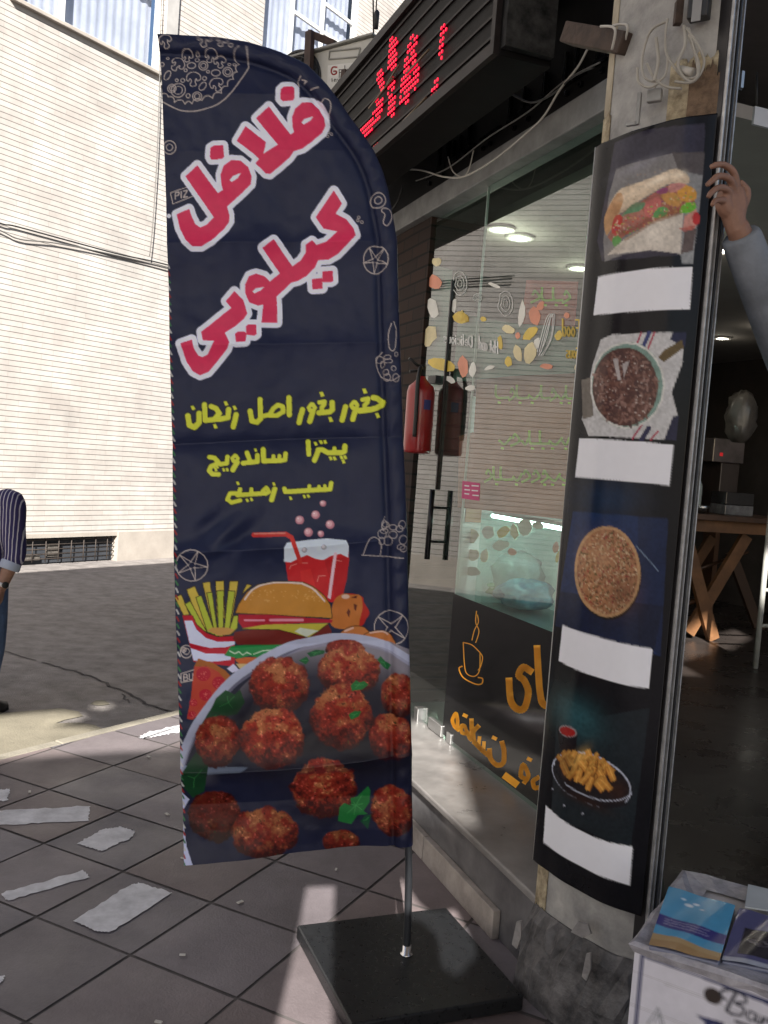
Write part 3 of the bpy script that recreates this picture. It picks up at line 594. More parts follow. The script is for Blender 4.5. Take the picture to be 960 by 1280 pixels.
_s3 = nt.nodes.new('ShaderNodeVectorMath'); _s3.operation = 'SCALE'; _src = _b.inputs['Base Color'].links[0].from_socket
nt.links.new(_src, _s3.inputs[0]); nt.links.new(_m3.outputs[0], _s3.inputs['Scale']); nt.links.new(_s3.outputs[0], _b.inputs['Base Color'])
m_joint = mat('paving_joint_dirt', (0.095, 0.085, 0.085), 0.95, var=0.3, scale=9)
m_asph = mat('asphalt', (0.245, 0.224, 0.214), 0.9, var=0.30, scale=7.0, bump=0.9, bscale=140, detail=10)
m_dust = mat('dusty_concrete', (0.20, 0.18, 0.135), 0.92, var=0.25, scale=3.0, bump=0.4, bscale=90)
m_kerb = mat('kerb_concrete', (0.24, 0.22, 0.18), 0.9, var=0.2, scale=5, bump=0.4, bscale=80)
m_paint = mat('worn_white_paint', (0.56, 0.56, 0.60), 0.75, var=0.22, scale=11, bump=0.05, sub=(0.72, 0.72, 0.76), detail=12)
m_brick = brick_mat('cream_brick', (0.50, 0.475, 0.45), (0.455, 0.42, 0.395), (0.40, 0.365, 0.335), 0.44, 0.066, 0.003, stain=0.26, joint=0.30)
m_plinth = mat('house_plinth_render', (0.36, 0.325, 0.29), 0.9, var=0.14, scale=2.5, bump=0.3)
m_whiteframe = mat('white_painted_metal', (0.72, 0.71, 0.68), 0.5, var=0.08)
m_pane = glass_mat('house_pane', (0.85, 0.88, 0.92), 1.5, boost=2.2)
m_curtain = mat('pale_curtain', (0.78, 0.75, 0.78), 0.9, var=0.12, scale=4)
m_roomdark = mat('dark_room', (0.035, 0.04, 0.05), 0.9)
m_rust = mat('rusty_iron', (0.055, 0.035, 0.026), 0.75, var=0.45, scale=14, bump=0.3)
m_grille = mat('grille_iron', (0.045, 0.035, 0.03), 0.7, var=0.4, scale=12)
m_black = mat('black_plastic', (0.012, 0.012, 0.013), 0.45, var=0.3)
m_cable = mat('grey_cable', (0.12, 0.115, 0.11), 0.6)
m_cablew = mat('off_white_cable', (0.48, 0.46, 0.42), 0.6)

# ------------------------------------------------------------------ ground
KE = N2 @ np.array([-1.5, 4.87, 0])                        # pavement edge, parallel to the house across
YAW, TS = 0.464, 0.408
TA = np.array([math.sin(YAW), math.cos(YAW), 0]); TB = np.array([math.cos(YAW), -math.sin(YAW), 0]); TO = np.array([-1.415, 4.041, 0])
def clip_half(poly, n, d):
    out = []
    for i in range(len(poly)):
        a, b = poly[i], poly[(i + 1) % len(poly)]; da, db = a @ n - d, b @ n - d
        if da >= 0: out.append(a)
        if da * db < 0: out.append(a + (b - a) * da / (da - db))
    return out
road = MB(); s_ = 60
road.add([(-s_, -s_, -0.035), (s_, -s_, -0.035), (s_, s_ * 2, -0.035), (-s_, s_ * 2, -0.035)], [(0, 1, 2, 3)])
road = struct(road.build('road', m_asph))
ck = MB(); rc = random.Random(3)
def crack(pts, w):
    P = [on_z(*p, -0.031) for p in pts]; Q = []
    for a, b in zip(P[:-1], P[1:]):
        for i in range(5): Q.append(a + (b - a) * i / 5 + np.array([rc.uniform(-1, 1), rc.uniform(-1, 1), 0]) * 0.02)
    ribbon(ck, [q[:2] for q in Q], w, lambda x, y: (x, y, -0.031))
crack([(55, 828), (90, 838), (125, 850), (160, 868), (190, 882), (222, 892)], 0.022); crack([(150, 868), (160, 880)], 0.012); crack([(-60, 800), (0, 812), (55, 828)], .015)
ck.build('road_crack', m_joint, road)
pl = MB(); e0, e1 = U2 * -25 + N2 * KE, U2 * 30 + N2 * KE
pl.add([e0 + UP * -0.004, e1 + UP * -0.004, e1 + N2 * 40 + UP * -0.004, e0 + N2 * 40 + UP * -0.004], [(0, 1, 2, 3)])
pl.add([e0 + UP * -0.006, e1 + UP * -0.006, e1 + UP * -0.05, e0 + UP * -0.05], [(0, 1, 2, 3)])
pavement = struct(pl.build('pavement', m_joint))
tv, tf, tc_ = [], [], []; rt_ = random.Random(11); KW = 0.05
for i in range(-22, 26):
    for j in range(-24, 22):
        g = 0.006
        q = [TO + TA * (i * TS + a) + TB * (j * TS + b) for a, b in ((g, g), (g, TS - g), (TS - g, TS - g), (TS - g, g))]
        c0 = sum(q) / 4
        if np.hypot(c0[0], c0[1] - 3) > 8: continue
        q = clip_half(q, N2, KE + KW)
        if len(q) < 3: continue
        rel = c0 @ N1
        if rel < WALL - 0.6 and c0 @ U1 > 2.2: continue
        red = rt_.random(); k = 0.158 * rt_.uniform(.86, 1.12)
        col = np.array([k * (1.0 + .12 * red), k * (.93 - .05 * red), k * (1.05 - .18 * red)])
        dz = rt_.uniform(-.0012, .0012); tl = [rt_.uniform(-.0008, .0008) for _ in q]
        o = len(tv); tv += [p + UP * (dz + t) for p, t in zip(q, tl)]; tf.append(list(range(o, o + len(q)))); tc_ += [col] * len(q)
me = bpy.data.meshes.new('paving_slabs'); me.from_pydata([tuple(v) for v in tv], [], tf); me.update()
at = me.color_attributes.new('print', 'FLOAT_COLOR', 'POINT'); at.data.foreach_set('color', np.hstack([np.array(tc_), np.ones((len(tc_), 1))]).astype(np.float32).ravel())
me.materials.append(m_tile); slabs = bpy.data.objects.new('paving_slabs', me); COL.objects.link(slabs); slabs.parent = pavement
bm = bmesh.new(); bm.from_mesh(me); bmesh.ops.recalc_face_normals(bm, faces=bm.faces)
for f in bm.faces:
    if f.normal.z < 0: f.normal_flip()
bm.to_mesh(me); bm.free()
kb = MB(); rk = random.Random(2); t = -12.0
while t < 14:
    L_ = 0.6; o = U2 * t + N2 * (KE - .02) + UP * -0.05
    kb.box(o, U2 * (L_ - .008), N2 * (.02 + KW - .006), UP * (0.051 + rk.uniform(-.002, .003))); t += L_
struct(kb.build('kerb', m_kerb, None, 0.004))
gd = MB(); gp = []
edge_px = [(-260, 905), (-120, 898), (-40, 894), (0, 891), (40, 888), (75, 885), (98, 889), (104, 895), (80, 900), (70, 904), (100, 903), (118, 906), (128, 911), (118, 915)]  # lobed outer edge of the gutter is drawn to the pool of sunlight
for p in edge_px: gp.append(on_z(*p, -0.030))
low = [U2 * t + N2 * (KE - .022) + UP * -.030 for t in np.linspace(on_z(118, 915)[:] @ U2, -2.0, 12)]
gd.poly(gp + low); gutter = struct(gd.build('gutter', m_dust))
gd2 = MB(); gd2.poly([on_z(125 + 11 * math.cos(a) * (1 + .2 * math.sin(3 * a)), 878.5 + 3.4 * math.sin(a), -.0305) for a in np.linspace(0, 6.1, 14)]); gd2.build('sun_spot_patch', m_dust, gutter)  # dust-coloured patch shaped as a spot of sun on the road
# worn white paint on the slabs
def jag(pts, amp, k, seed):
    r = random.Random(seed); out = []
    for a, b in zip(pts, pts[1:] + pts[:1]):
        a, b = np.array(a, float), np.array(b, float)
        for i in range(k): out.append(a + (b - a) * i / k + np.array([r.uniform(-amp, amp), r.uniform(-amp, amp) * .6]))
    return out
for i, q in enumerate([[(0, 1013), (112, 1007), (111, 1026), (0, 1031), (-30, 1031), (-30, 1014)], [(97, 1054), (128, 1037), (150, 1033), (168, 1038), (166, 1046), (128, 1064)], [(2, 1116), (104, 1088), (112, 1096), (9, 1126)], [(92, 1151), (160, 1107), (173, 1103), (216, 1116), (138, 1165), (120, 1164)], [(-20, 988), (12, 986), (9, 1001), (-20, 1002)], [(173, 921), (188, 914), (226, 906), (226, 915), (190, 921), (176, 923)], [(-20, 1222), (6, 1219), (2, 1228), (-20, 1234)]]):
    b = MB(); b.poly([on_z(*p, 0.0028) for p in jag(q, 1.5, 14, i)]); o = b.build('worn_paint_patch', m_paint, pavement)
# crumbs of litter on the slabs
m_lit = mat('paper_scrap', (.5, .48, .45), .8)
lt = MB(); rl = random.Random(5)
for (u, v) in [(37, 990), (186, 946), (209, 1018), (228, 1194), (198, 1278), (228, 1073), (420, 1087), (536, 1074), (545, 1090), (300, 1128)]:
    c = on_z(u, v, .004); a = rl.uniform(0, 3.1); s = rl.uniform(.008, .016)
    lt.cbox(c + UP * .002, (math.cos(a), math.sin(a), 0), s * 1.6, (-math.sin(a), math.cos(a), 0), s * .7, UP, .003)
tag(lt.build('litter', m_lit), 'tiny pale scraps of litter scattered over the paving slabs', 'litter', kind='stuff')

# ------------------------------------------------------------------ house across the street
bt = lambda u, v: on_b(u, v) @ U2
house = thing('brick_house', B(8, BF, 0), 'sunlit cream brick house across the street with white framed windows', 'building')
PT = 0.36                                                  # plinth height
w1 = dict(t0=on_b(20, 0) @ U2 - .02, t1=on_b(199, 92) @ U2, z0=6.50, z1=8.2)
w2 = dict(t0=on_b(329, 40) @ U2, t1=on_b(446, 40) @ U2, z0=on_b(329, 66)[2], z1=10.2)
gr_ = dict(t0=on_b(28, 690) @ U2 - .5, t1=on_b(146, 685) @ U2, z0=0.02, z1=0.30)
w0 = dict(t0=w1['t0'] - 6.2, t1=w1['t0'] - 4.0, z0=6.5, z1=8.2)
T0, T1, ZT = -22.0, 34.0, 13.0
def wall_with_holes(holes, t0, t1, z0, z1, n, mb):
    ts = sorted({t0, t1, *[h['t0'] for h in holes], *[h['t1'] for h in holes]}); zs = sorted({z0, z1, *[h['z0'] for h in holes], *[h['z1'] for h in holes]})
    for a, b in zip(ts[:-1], ts[1:]):
        for c, d in zip(zs[:-1], zs[1:]):
            m_ = ((a + b) / 2, (c + d) / 2)
            if any(h['t0'] < m_[0] < h['t1'] and h['z0'] < m_[1] < h['z1'] for h in holes): continue
            mb.quad(B(a, n, c), B(b, n, c), B(b, n, d), B(a, n, d))
wb = MB(); wall_with_holes([w1, w2, w0], T0, T1, PT, ZT, BF, wb)
for h in (w1, w2, w0):
    a, b, c, d, dep = h['t0'], h['t1'], h['z0'], h['z1'], .14
    for (p, q) in (((a, c), (b, c)), ((b, c), (b, d)), ((b, d), (a, d)), ((a, d), (a, c))):
        wb.quad(B(p[0], BF, p[1]), B(q[0], BF, q[1]), B(q[0], BF - dep, q[1]), B(p[0], BF - dep, p[1]))
wb.quad(B(T0, BF, ZT), B(T1, BF, ZT), B(T1, BF - 8, ZT), B(T0, BF - 8, ZT)); wb.quad(B(T1, BF, 0), B(T1, BF, ZT), B(T1, BF - 8, ZT), B(T1, BF - 8, 0)); wb.quad(B(T0, BF, 0), B(T0, BF, ZT), B(T0, BF - 8, ZT), B(T0, BF - 8, 0))
wb.build('wall', m_brick, house)
pb = MB(); PF = BF + .02
ts = [T0, gr_['t0'], gr_['t1'], T1]
pb.box(B(T0, BF - .1, -.06), U2 * (gr_['t0'] - T0), N2 * .12, UP * (PT + .06)); pb.box(B(gr_['t1'], BF - .1, -.06), U2 * (T1 - gr_['t1']), N2 * .12, UP * (PT + .06)); pb.box(B(gr_['t0'], BF - .1, .31), U2 * (gr_['t1'] - gr_['t0']), N2 * .10, UP * (PT - .31))
pb.build('plinth', m_plinth, house)
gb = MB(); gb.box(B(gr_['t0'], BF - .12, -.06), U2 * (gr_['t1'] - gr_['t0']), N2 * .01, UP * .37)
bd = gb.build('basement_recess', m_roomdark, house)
gb = MB()
for z in (.04, .10, .16, .22, .28): gb.tube([B(gr_['t0'] + .01, BF - .05, z), B(gr_['t1'] - .01, BF - .05, z)], .007, 6)
for t in np.arange(gr_['t0'] + .1, gr_['t1'], .19): gb.tube([B(t, BF - .045, .0), B(t, BF - .045, .305)], .007, 6)
gb.build('basement_grille', m_grille, house)
gb = MB(); gb.box(B(gr_['t0'] + .9, BF - .10, .06), U2 * .18, N2 * .03, UP * .16); gb.box(B(gr_['t0'] + .3, BF - .10, .02), U2 * .5, N2 * .03, UP * .06); gb.build('basement_junk', mat('grey_junk', (.11, .10, .09), .8, var=.5, scale=20), house)
def window(h, lights, trans=None, curtain=True):
    f = MB(); a, b, c, d = h['t0'], h['t1'], h['z0'], h['z1']; n = BF - .10; fw_ = .055
    f.box(B(a, n, c), U2 * fw_, N2 * .05, UP * (d - c)); f.box(B(b - fw_, n, c), U2 * fw_, N2 * .05, UP * (d - c))
    f.box(B(a + fw_, n, c), U2 * (b - a - 2 * fw_), N2 * .05, UP * fw_); f.box(B(a + fw_, n, d - fw_), U2 * (b - a - 2 * fw_), N2 * .05, UP * fw_)
    for t in lights: f.box(B(t - .03, n + .003, c + fw_), U2 * .06, N2 * .045, UP * (d - c - 2 * fw_))
    if trans:
        for (ta, tb, z) in trans: f.box(B(ta, n + .006, z), U2 * (tb - ta), N2 * .04, UP * .055)
    w_ = f.build('window', m_whiteframe, house)
    g_ = MB(); g_.box(B(a + .02, n + .018, c + .02), U2 * (b - a - .04), N2 * .006, UP * (d - c - .04)); g_.build('pane', m_pane, w_)
    k = MB()
    if curtain:
        st = np.linspace(a + .03, b - .03, 60); vs = []
        for i, t in enumerate(st): q = n - .10 + .008 * math.sin(i * 1.7); vs += [B(t, q, c + .02), B(t, q, d)]
        k.add(vs, [(2 * i, 2 * i + 2, 2 * i + 3, 2 * i + 1) for i in range(59)], True); k.build('curtain', m_curtain, w_)
    r = MB(); r.box(B(a - .05, n - .9, c - .05), U2 * (b - a + .1), N2 * .02, UP * (d - c + .1)); r.build('room', m_roomdark, w_)
    s = MB(); s.box(B(a - .06, BF - .13, c - .045), U2 * (b - a + .12), N2 * .19, UP * .045); s.build('sill', m_plinth, w_, .006)
    return w_
tt = lambda u, v: on_b(u, v, BF - .08) @ U2
window(w1, [tt(77, 10)], [(tt(77, 10), w1['t1'] - .05, 7.55)])
window(w2, [tt(363, 40), tt(402, 30)], [(tt(363, 40), w2['t1'] - .05, 8.45), (tt(402, 30), w2['t1'] - .05, 8.9)])
window(w0, [(w0['t0'] + w0['t1']) / 2])
# lead-grey downpipe strip beside the first window
dp = MB(); dp.box(B(w1['t1'] + .03, BF + .002, 6.35), U2 * .20, N2 * .05, UP * 4.0); dp.build('window_side_panel', mat('grey_metal_panel', (.36, .35, .34), .55), house)
# cables slung over the brick front
def cable(name, pts, r, m, label, cat='cable', group=None, sub=8):
    b = MB(); b.tube(cr(pts, sub, False), r, 6); return tag(b.build(name, m), label, cat, group)
bp_ = lambda u, v, o=.03: on_b(u, v, BF + o)
cable('wall_cable', [bp_(-160, 216), bp_(-60, 255), bp_(0, 279), bp_(20, 283), bp_(90, 302), bp_(150, 318), bp_(205, 330), bp_(300, 356)], .009, m_black, 'pair of dark cables sagging along the cream brick house front, upper strand')
cable('wall_cable', [bp_(-160, 226), bp_(-60, 263), bp_(0, 288), bp_(25, 299), bp_(70, 304), bp_(140, 318), bp_(205, 334), bp_(300, 362)], .008, m_cable, 'thin grey cable sagging just below the dark one on the brick front')
cable('wall_cable', [bp_(202, -20, .06), bp_(199, 120, .06), bp_(196, 200, .06), bp_(191, 280, .06), bp_(187, 320, .06)], .007, m_cable, 'thin cable hanging straight down the brick wall beside the flag')
hw = MB(); hp = on_depth(466, -40, 6.0); hq = on_depth(467, 46, 6.0)
hw.tube([hp, hq], .006, 6); d0 = on_depth(470, 14, 6.0); d1 = on_depth(471, 36, 6.0); hw.tube([on_depth(473, -40, 6.0), d0], .005, 6)
cb_ = thing('hanging_cable', hq, 'thin hanging cable with a black weight in front of the upper window', 'cable')
hw.build('wire', m_black, cb_); b = MB(); b.lathe([(.004, -.06), (.016, -.055), (.018, .05), (.006, .065)], (d0 + d1) / 2, UP, 12); b.build('weight', m_black, cb_)
# ------------------------------------------------------------------ shop on the corner
m_marble = mat('dirty_grey_marble', (0.085, 0.085, 0.095), 0.38, var=0.5, scale=4.5, bump=0.12, bscale=25, rvar=.14, sub=(0.17, 0.165, 0.17))
m_sill = mat('sill_stone', (0.20, 0.19, 0.185), 0.36, var=0.3, scale=6, rvar=.12)
m_skirt = mat('pale_stone_skirting', (0.30, 0.27, 0.25), 0.7, var=0.32, scale=7, bump=0.3, bscale=40)
m_beam = mat('grey_beam', (0.22, 0.225, 0.225), 0.6, var=0.25, scale=9)
m_pier = brick_mat('dark_brick', (0.030, 0.020, 0.017), (0.045, 0.026, 0.02), (0.02, 0.017, 0.015), 0.22, 0.07, 0.008, uaxis=U1)
m_dark = mat('black_painted_steel', (0.006, 0.0055, 0.006), 0.6, var=0.5, scale=7, spec=.12)
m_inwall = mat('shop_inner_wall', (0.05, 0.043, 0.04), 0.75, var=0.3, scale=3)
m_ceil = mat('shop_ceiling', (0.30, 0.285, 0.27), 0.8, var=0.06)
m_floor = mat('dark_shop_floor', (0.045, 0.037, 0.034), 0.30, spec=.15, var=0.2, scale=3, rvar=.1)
m_plast = mat('weathered_plaster', (0.33, 0.325, 0.32), 0.8, var=0.30, scale=9, bump=0.5, bscale=30, sub=(.46, .45, .43), detail=12)
FN = -N1; FZ = 0.35                                         # second front runs along FN; FZ = shop floor level
shop = thing('shop_building', W(3.4, WALL, 0), 'corner fast food shop with grey stone plinth, dark interior and open entrance', 'building')
ZS = 0.275; BN = GLASS + .06
TE = 2.46                                                   # where the front meets the corner column
TP = on_w(541, 300, GLASS)[:] @ U1                           # near edge of the dark brick pier
b = MB(); b.box(W(TE - .1, GLASS - .35, 0.0), U1 * (9 - TE), N1 * (WALL - .012 - GLASS + .35), UP * (ZS - .028)); b.build('plinth', m_marble, shop)
b = MB(); b.box(W(TE - .12, GLASS - .35, ZS - .028), U1 * (9 - TE), N1 * (WALL + .016 - GLASS + .35), UP * .028); b.build('sill_slab', m_sill, shop, .006)
b = MB()
t = on_w(620, 1170, WALL)[:] @ U1
tt_ = [t, t + .62, t + 1.22, t + 2.0, t + 4]
for a_, b__ in zip(tt_[:-1], tt_[1:]): b.box(W(a_, WALL - .011, 0.0), U1 * (b__ - a_ - .004), N1 * .028, UP * .10)
b.build('skirting', m_skirt, shop, .003)
zb = on_w(622, 215, BN)[2]; zbt = on_w(622, 184, BN)[2]
b = MB(); b.box(W(TE + .05, GLASS - .06, zb), U1 * (6.0 - TE), N1 * (BN - GLASS + .06), UP * (zbt - zb)); b.build('beam', m_beam, shop, .006)
b = MB(); b.box(W(TE - .06, GLASS - .08, zbt + .002), U1 * (6.1 - TE), N1 * (BN - GLASS + .07), UP * 1.0); fa_ = b.build('fascia', m_dark, shop)
b = MB(); rq = random.Random(14); t_ = 2.6
while t_ < 4.6:                                             # raised dark lettering, black on black and worn past reading
    w_ = rq.uniform(.05, .12); z_ = zbt + .07
    b.box(W(t_, BN - .008, z_), U1 * w_, N1 * .014, UP * .022)
    if rq.random() < .7: b.box(W(t_ + w_ * .7, BN - .008, z_ + .024), U1 * .018, N1 * .014, UP * rq.uniform(.05, .12))
    if rq.random() < .5: b.box(W(t_ + w_ * .2, BN - .008, z_ - .04), U1 * .018, N1 * .014, UP * .018)
    t_ += w_ + rq.choice([.012, .012, .06])
b.build('raised_lettering', mat('gloss_black', (.004, .004, .005), .25), fa_)
b = MB(); b.box(W(TP, GLASS - .3, ZS + .001), U1 * 2.4, N1 * .315, UP * (zb - .002 - ZS)); b.build('pier', m_pier, shop)
# rooms: floor slab, side and back walls, ceiling
A0 = np.array([.90, 2.52, 0]); far = 7.6
b = MB()
P0 = A0; P1 = A0 + FN * 5.2; P2 = P1 + U1 * 8.0; P3 = W(9.6, GLASS - .36, 0); P4 = W(TE + .35, GLASS - .36, 0)
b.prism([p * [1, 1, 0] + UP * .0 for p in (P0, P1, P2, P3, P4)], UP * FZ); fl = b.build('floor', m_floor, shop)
b = MB(); b.box(A0 * [1, 1, 0] + U1 * .0 - U1 * .03, FN * 5.2, U1 * .03, UP * (FZ - .003)); b.build('entrance_step', m_marble, shop)
CZ = 2.95
b = MB(); b.prism([p * [1, 1, 0] + UP * CZ for p in (P0 + U1 * .75 + FN * .03, P1 + U1 * .75, P2, P3, P4)], UP * .05); b.build('ceiling', m_ceil, shop)
b = MB(); b.box(P1 * [1, 1, 0] , U1 * 8, FN * .1, UP * 3.1); 
BW0 = P3 * [1, 1, 0] + U1 * .6; bwp = lambda u, v: on_plane(u, v, BW0, U1)
ha, hb_w = bwp(846, 690) @ FN, bwp(907, 690) @ FN; hz0, hz1 = bwp(870, 752)[2], bwp(870, 655)[2]; f0 = BW0 @ FN; fL = np.linalg.norm(P2 - P3) * 1.05
def bwall(fa, fb_, za, zb_): b.box(BW0 + FN * (fa - f0) + UP * za, FN * (fb_ - fa), U1 * .1, UP * (zb_ - za))
bwall(f0, ha, 0, 3.1); bwall(hb_w, f0 + fL, 0, 3.1); bwall(ha, hb_w, 0, hz0); bwall(ha, hb_w, hz1, 3.1)
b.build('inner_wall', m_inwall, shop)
bw_ = thing('back_window', BW0 + FN * (ha - f0) + UP * hz0, 'low bright window far inside the shop behind the wooden table legs', 'window')
b = MB(); fq = .05
for (fa, fb_, za, zb_) in ((ha, hb_w, hz0, hz0 + fq), (ha, hb_w, hz1 - fq, hz1), (ha, ha + fq, hz0 + fq, hz1 - fq), (hb_w - fq, hb_w, hz0 + fq, hz1 - fq), ((ha + hb_w) / 2 - .02, (ha + hb_w) / 2 + .02, hz0 + fq, hz1 - fq)): b.box(BW0 + FN * (fa - f0) + UP * za + U1 * .02, FN * (fb_ - fa), U1 * .06, UP * (zb_ - za))
b.build('frame', m_rust, bw_); b = MB(); b.box(BW0 + FN * (ha - f0 + .01) + UP * (hz0 + .01) + U1 * .045, FN * (hb_w - ha - .02), U1 * .005, UP * (hz1 - hz0 - .02)); b.build('pane', m_pane, bw_)
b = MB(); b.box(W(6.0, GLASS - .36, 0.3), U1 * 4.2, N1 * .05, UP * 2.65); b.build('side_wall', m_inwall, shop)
b = MB(); b.prism([p * [1, 1, 0] + UP * 3.55 for p in (P0 + U1 * .1, P1, P2, P3, W(TE + .1, WALL - .1, 0))], UP * .25); b.build('roof', mat('roof_concrete', (.2, .19, .18), .9), shop)
# lintel and transom over the entrance
b = MB(); b.box(A0 * [1, 1, 0] + U1 * .12 + UP * 3.34, FN * 5, U1 * .2, UP * .2); b.build('lintel', mat('cream_lintel', (.40, .36, .29), .8, var=.15), shop)
# slats on the back wall
b = MB(); bo = P3 + U1 * .57
for i in range(26): b.box(bo * [1, 1, 0] + FN * 1.2 + UP * (FZ + .25 + i * .095), FN * 2.4, -U1 * .02, UP * .06)
b.build('wall_slats', mat('dark_timber', (.055, .034, .022), .6, var=.4, scale=9), shop)
# ------------------------------------------------------------------ corner column
PLAN = [(.545, 2.77), (.562, 2.722), (.588, 2.672), (.628, 2.603), (.676, 2.541), (.73, 2.488), (.793, 2.452)]
PZ0, PZ1 = 0.40, 2.572
PC = cr([np.array(p) for p in PLAN], 10, False)
PC = [np.array(p) for p in PC]
def offs(i, d):
    a = PC[max(i - 1, 0)]; b = PC[min(i + 1, len(PC) - 1)]; t_ = (b - a) / np.linalg.norm(b - a); return PC[i] + np.array([-t_[1], t_[0]]) * d
# the inside of the column lies to the right/back of the curve
sgn = 1 if (offs(10, .05) - PC[10]) @ np.array([1, 1]) > 0 else -1
def plan3(d, z): return [np.array([*offs(i, sgn * d), z]) for i in range(len(PC))]
col_plan = [np.array([*p[:2], 0]) for p in plan3(.022, 0)]
col_poly = col_plan + [np.array([.838, 2.50, 0]), np.array([.89, 2.68, 0]), np.array([.80, 3.02, 0]), np.array([.66, 3.02, 0])]
column = thing('corner_column', (.72, 2.72, 0), 'weathered plaster column at the shop corner, peeling above the menu poster', 'column')
b = MB(); b.prism([p + UP * .245 for p in col_poly], UP * 3.35); o_ = b.build('shaft', m_plast, column, .004)
def patch_on(seg0, seg1, za, zb_, d, amp, seed, name, m, k=14):
    """flaking layer standing a few mm proud of the shaft, ragged outline"""
    r = random.Random(seed); b = MB(); n = 48; rows_ = 8; vs = []
    def rag(): return sum(a_ * math.sin(fr * 6.283 * s_ + ph) for a_, fr, ph in fr_)
    mk = lambda: [(amp * .6 / (k_ ** .7), k_ * r.uniform(.8, 1.3) * (seg1 - seg0) * 9, r.uniform(0, 6)) for k_ in (1, 2, 4, 7)]
    ft, fb_ = mk(), mk()
    for i in range(n + 1):
        s_ = i / n; q = (seg0 + (seg1 - seg0) * s_) * (len(PC) - 1); i0 = int(min(q, len(PC) - 2)); f_ = q - i0
        p = offs(i0, sgn * d) * (1 - f_) + offs(min(i0 + 1, len(PC) - 1), sgn * d) * f_
        fr_ = ft; zt_ = zb_ + rag(); fr_ = fb_; zl_ = za + rag()
        for k_ in range(rows_ + 1): vs.append(np.array([*p, zl_ + (zt_ - zl_) * k_ / rows_]))
    m1 = rows_ + 1
    b.add(vs, [(i * m1 + k_, (i + 1) * m1 + k_, (i + 1) * m1 + k_ + 1, i * m1 + k_ + 1) for i in range(n) for k_ in range(rows_)], True)
    o = b.build(name, m, column); sd = o.modifiers.new('s', 'SOLIDIFY'); sd.thickness = .003; return o
m_flake = mat('flaking_cream_paint', (.40, .31, .19), .85, var=.5, scale=26, bump=1.0, bscale=55, sub=(.56, .48, .33))
m_bare = mat('brown_bare_patch', (.15, .10, .065), .9, var=.5, scale=30, bump=.9, bscale=60)
patch_on(.66, .97, 2.50, 2.735, .018, .012, 1, 'peeling_paint', m_flake)
patch_on(.80, .99, 2.52, 2.70, .014, .03, 2, 'peeling_paint', m_bare)
patch_on(.00, .13, 2.40, 2.66, .018, .01, 3, 'peeling_paint', m_flake)
patch_on(.00, .11, 2.66, 3.55, .0185, .004, 4, 'edge_strip', mat('yellowed_strip', (.42, .37, .28), .8, var=.2, scale=9))
patch_on(.0, .2, .26, .42, .018, .015, 6, 'peeling_paint', m_flake)
# stone base with broken corners
m_basest = mat('broken_stone', (0.035, 0.035, 0.042), 0.55, var=0.6, scale=11, bump=1.0, bscale=28, sub=(.15, .145, .15))
b = MB(); r5 = random.Random(9)
def ring_at(d, z, j): return [np.array([*(offs(i, sgn * d) + np.array([r5.uniform(-j, j), r5.uniform(-j, j)])), z + r5.uniform(-j, j)]) for i in range(0, len(PC), 3)] + [np.array([.85, 2.51, z]), np.array([.90, 2.70, z]), np.array([.80, 3.02, z]), np.array([.62, 3.0, z])]
b.loft([ring_at(-.035, 0, .0), ring_at(-.03, .10, .006), ring_at(-.012, .17, .008), ring_at(.0, .225, .008), ring_at(.016, .262, .004)], smooth=False); b.build('stone_base', m_basest, column)
b = MB()
for (u, v, w_, h_) in [(735, 1205, 12, 38), (728, 1160, 30, 20), (648, 1165, 14, 40)]:
    c = on_plane(u, v, np.array([.66, 2.50, 0]), np.array([-.6, -.8, 0])); b.prism([c + np.array([.8, -.6, 0]) * a * w_ / 500 + UP * z * h_ / 500 for a, z in ((-.5, -.5), (.1, -.6), (.5, -.1), (.3, .5), (-.2, .4))], np.array([-.6, -.8, 0]) * .008)
b.build('plaster_splash', mat('white_splash', (.26, .25, .25), .8, var=.2, scale=20, bump=.5), column)
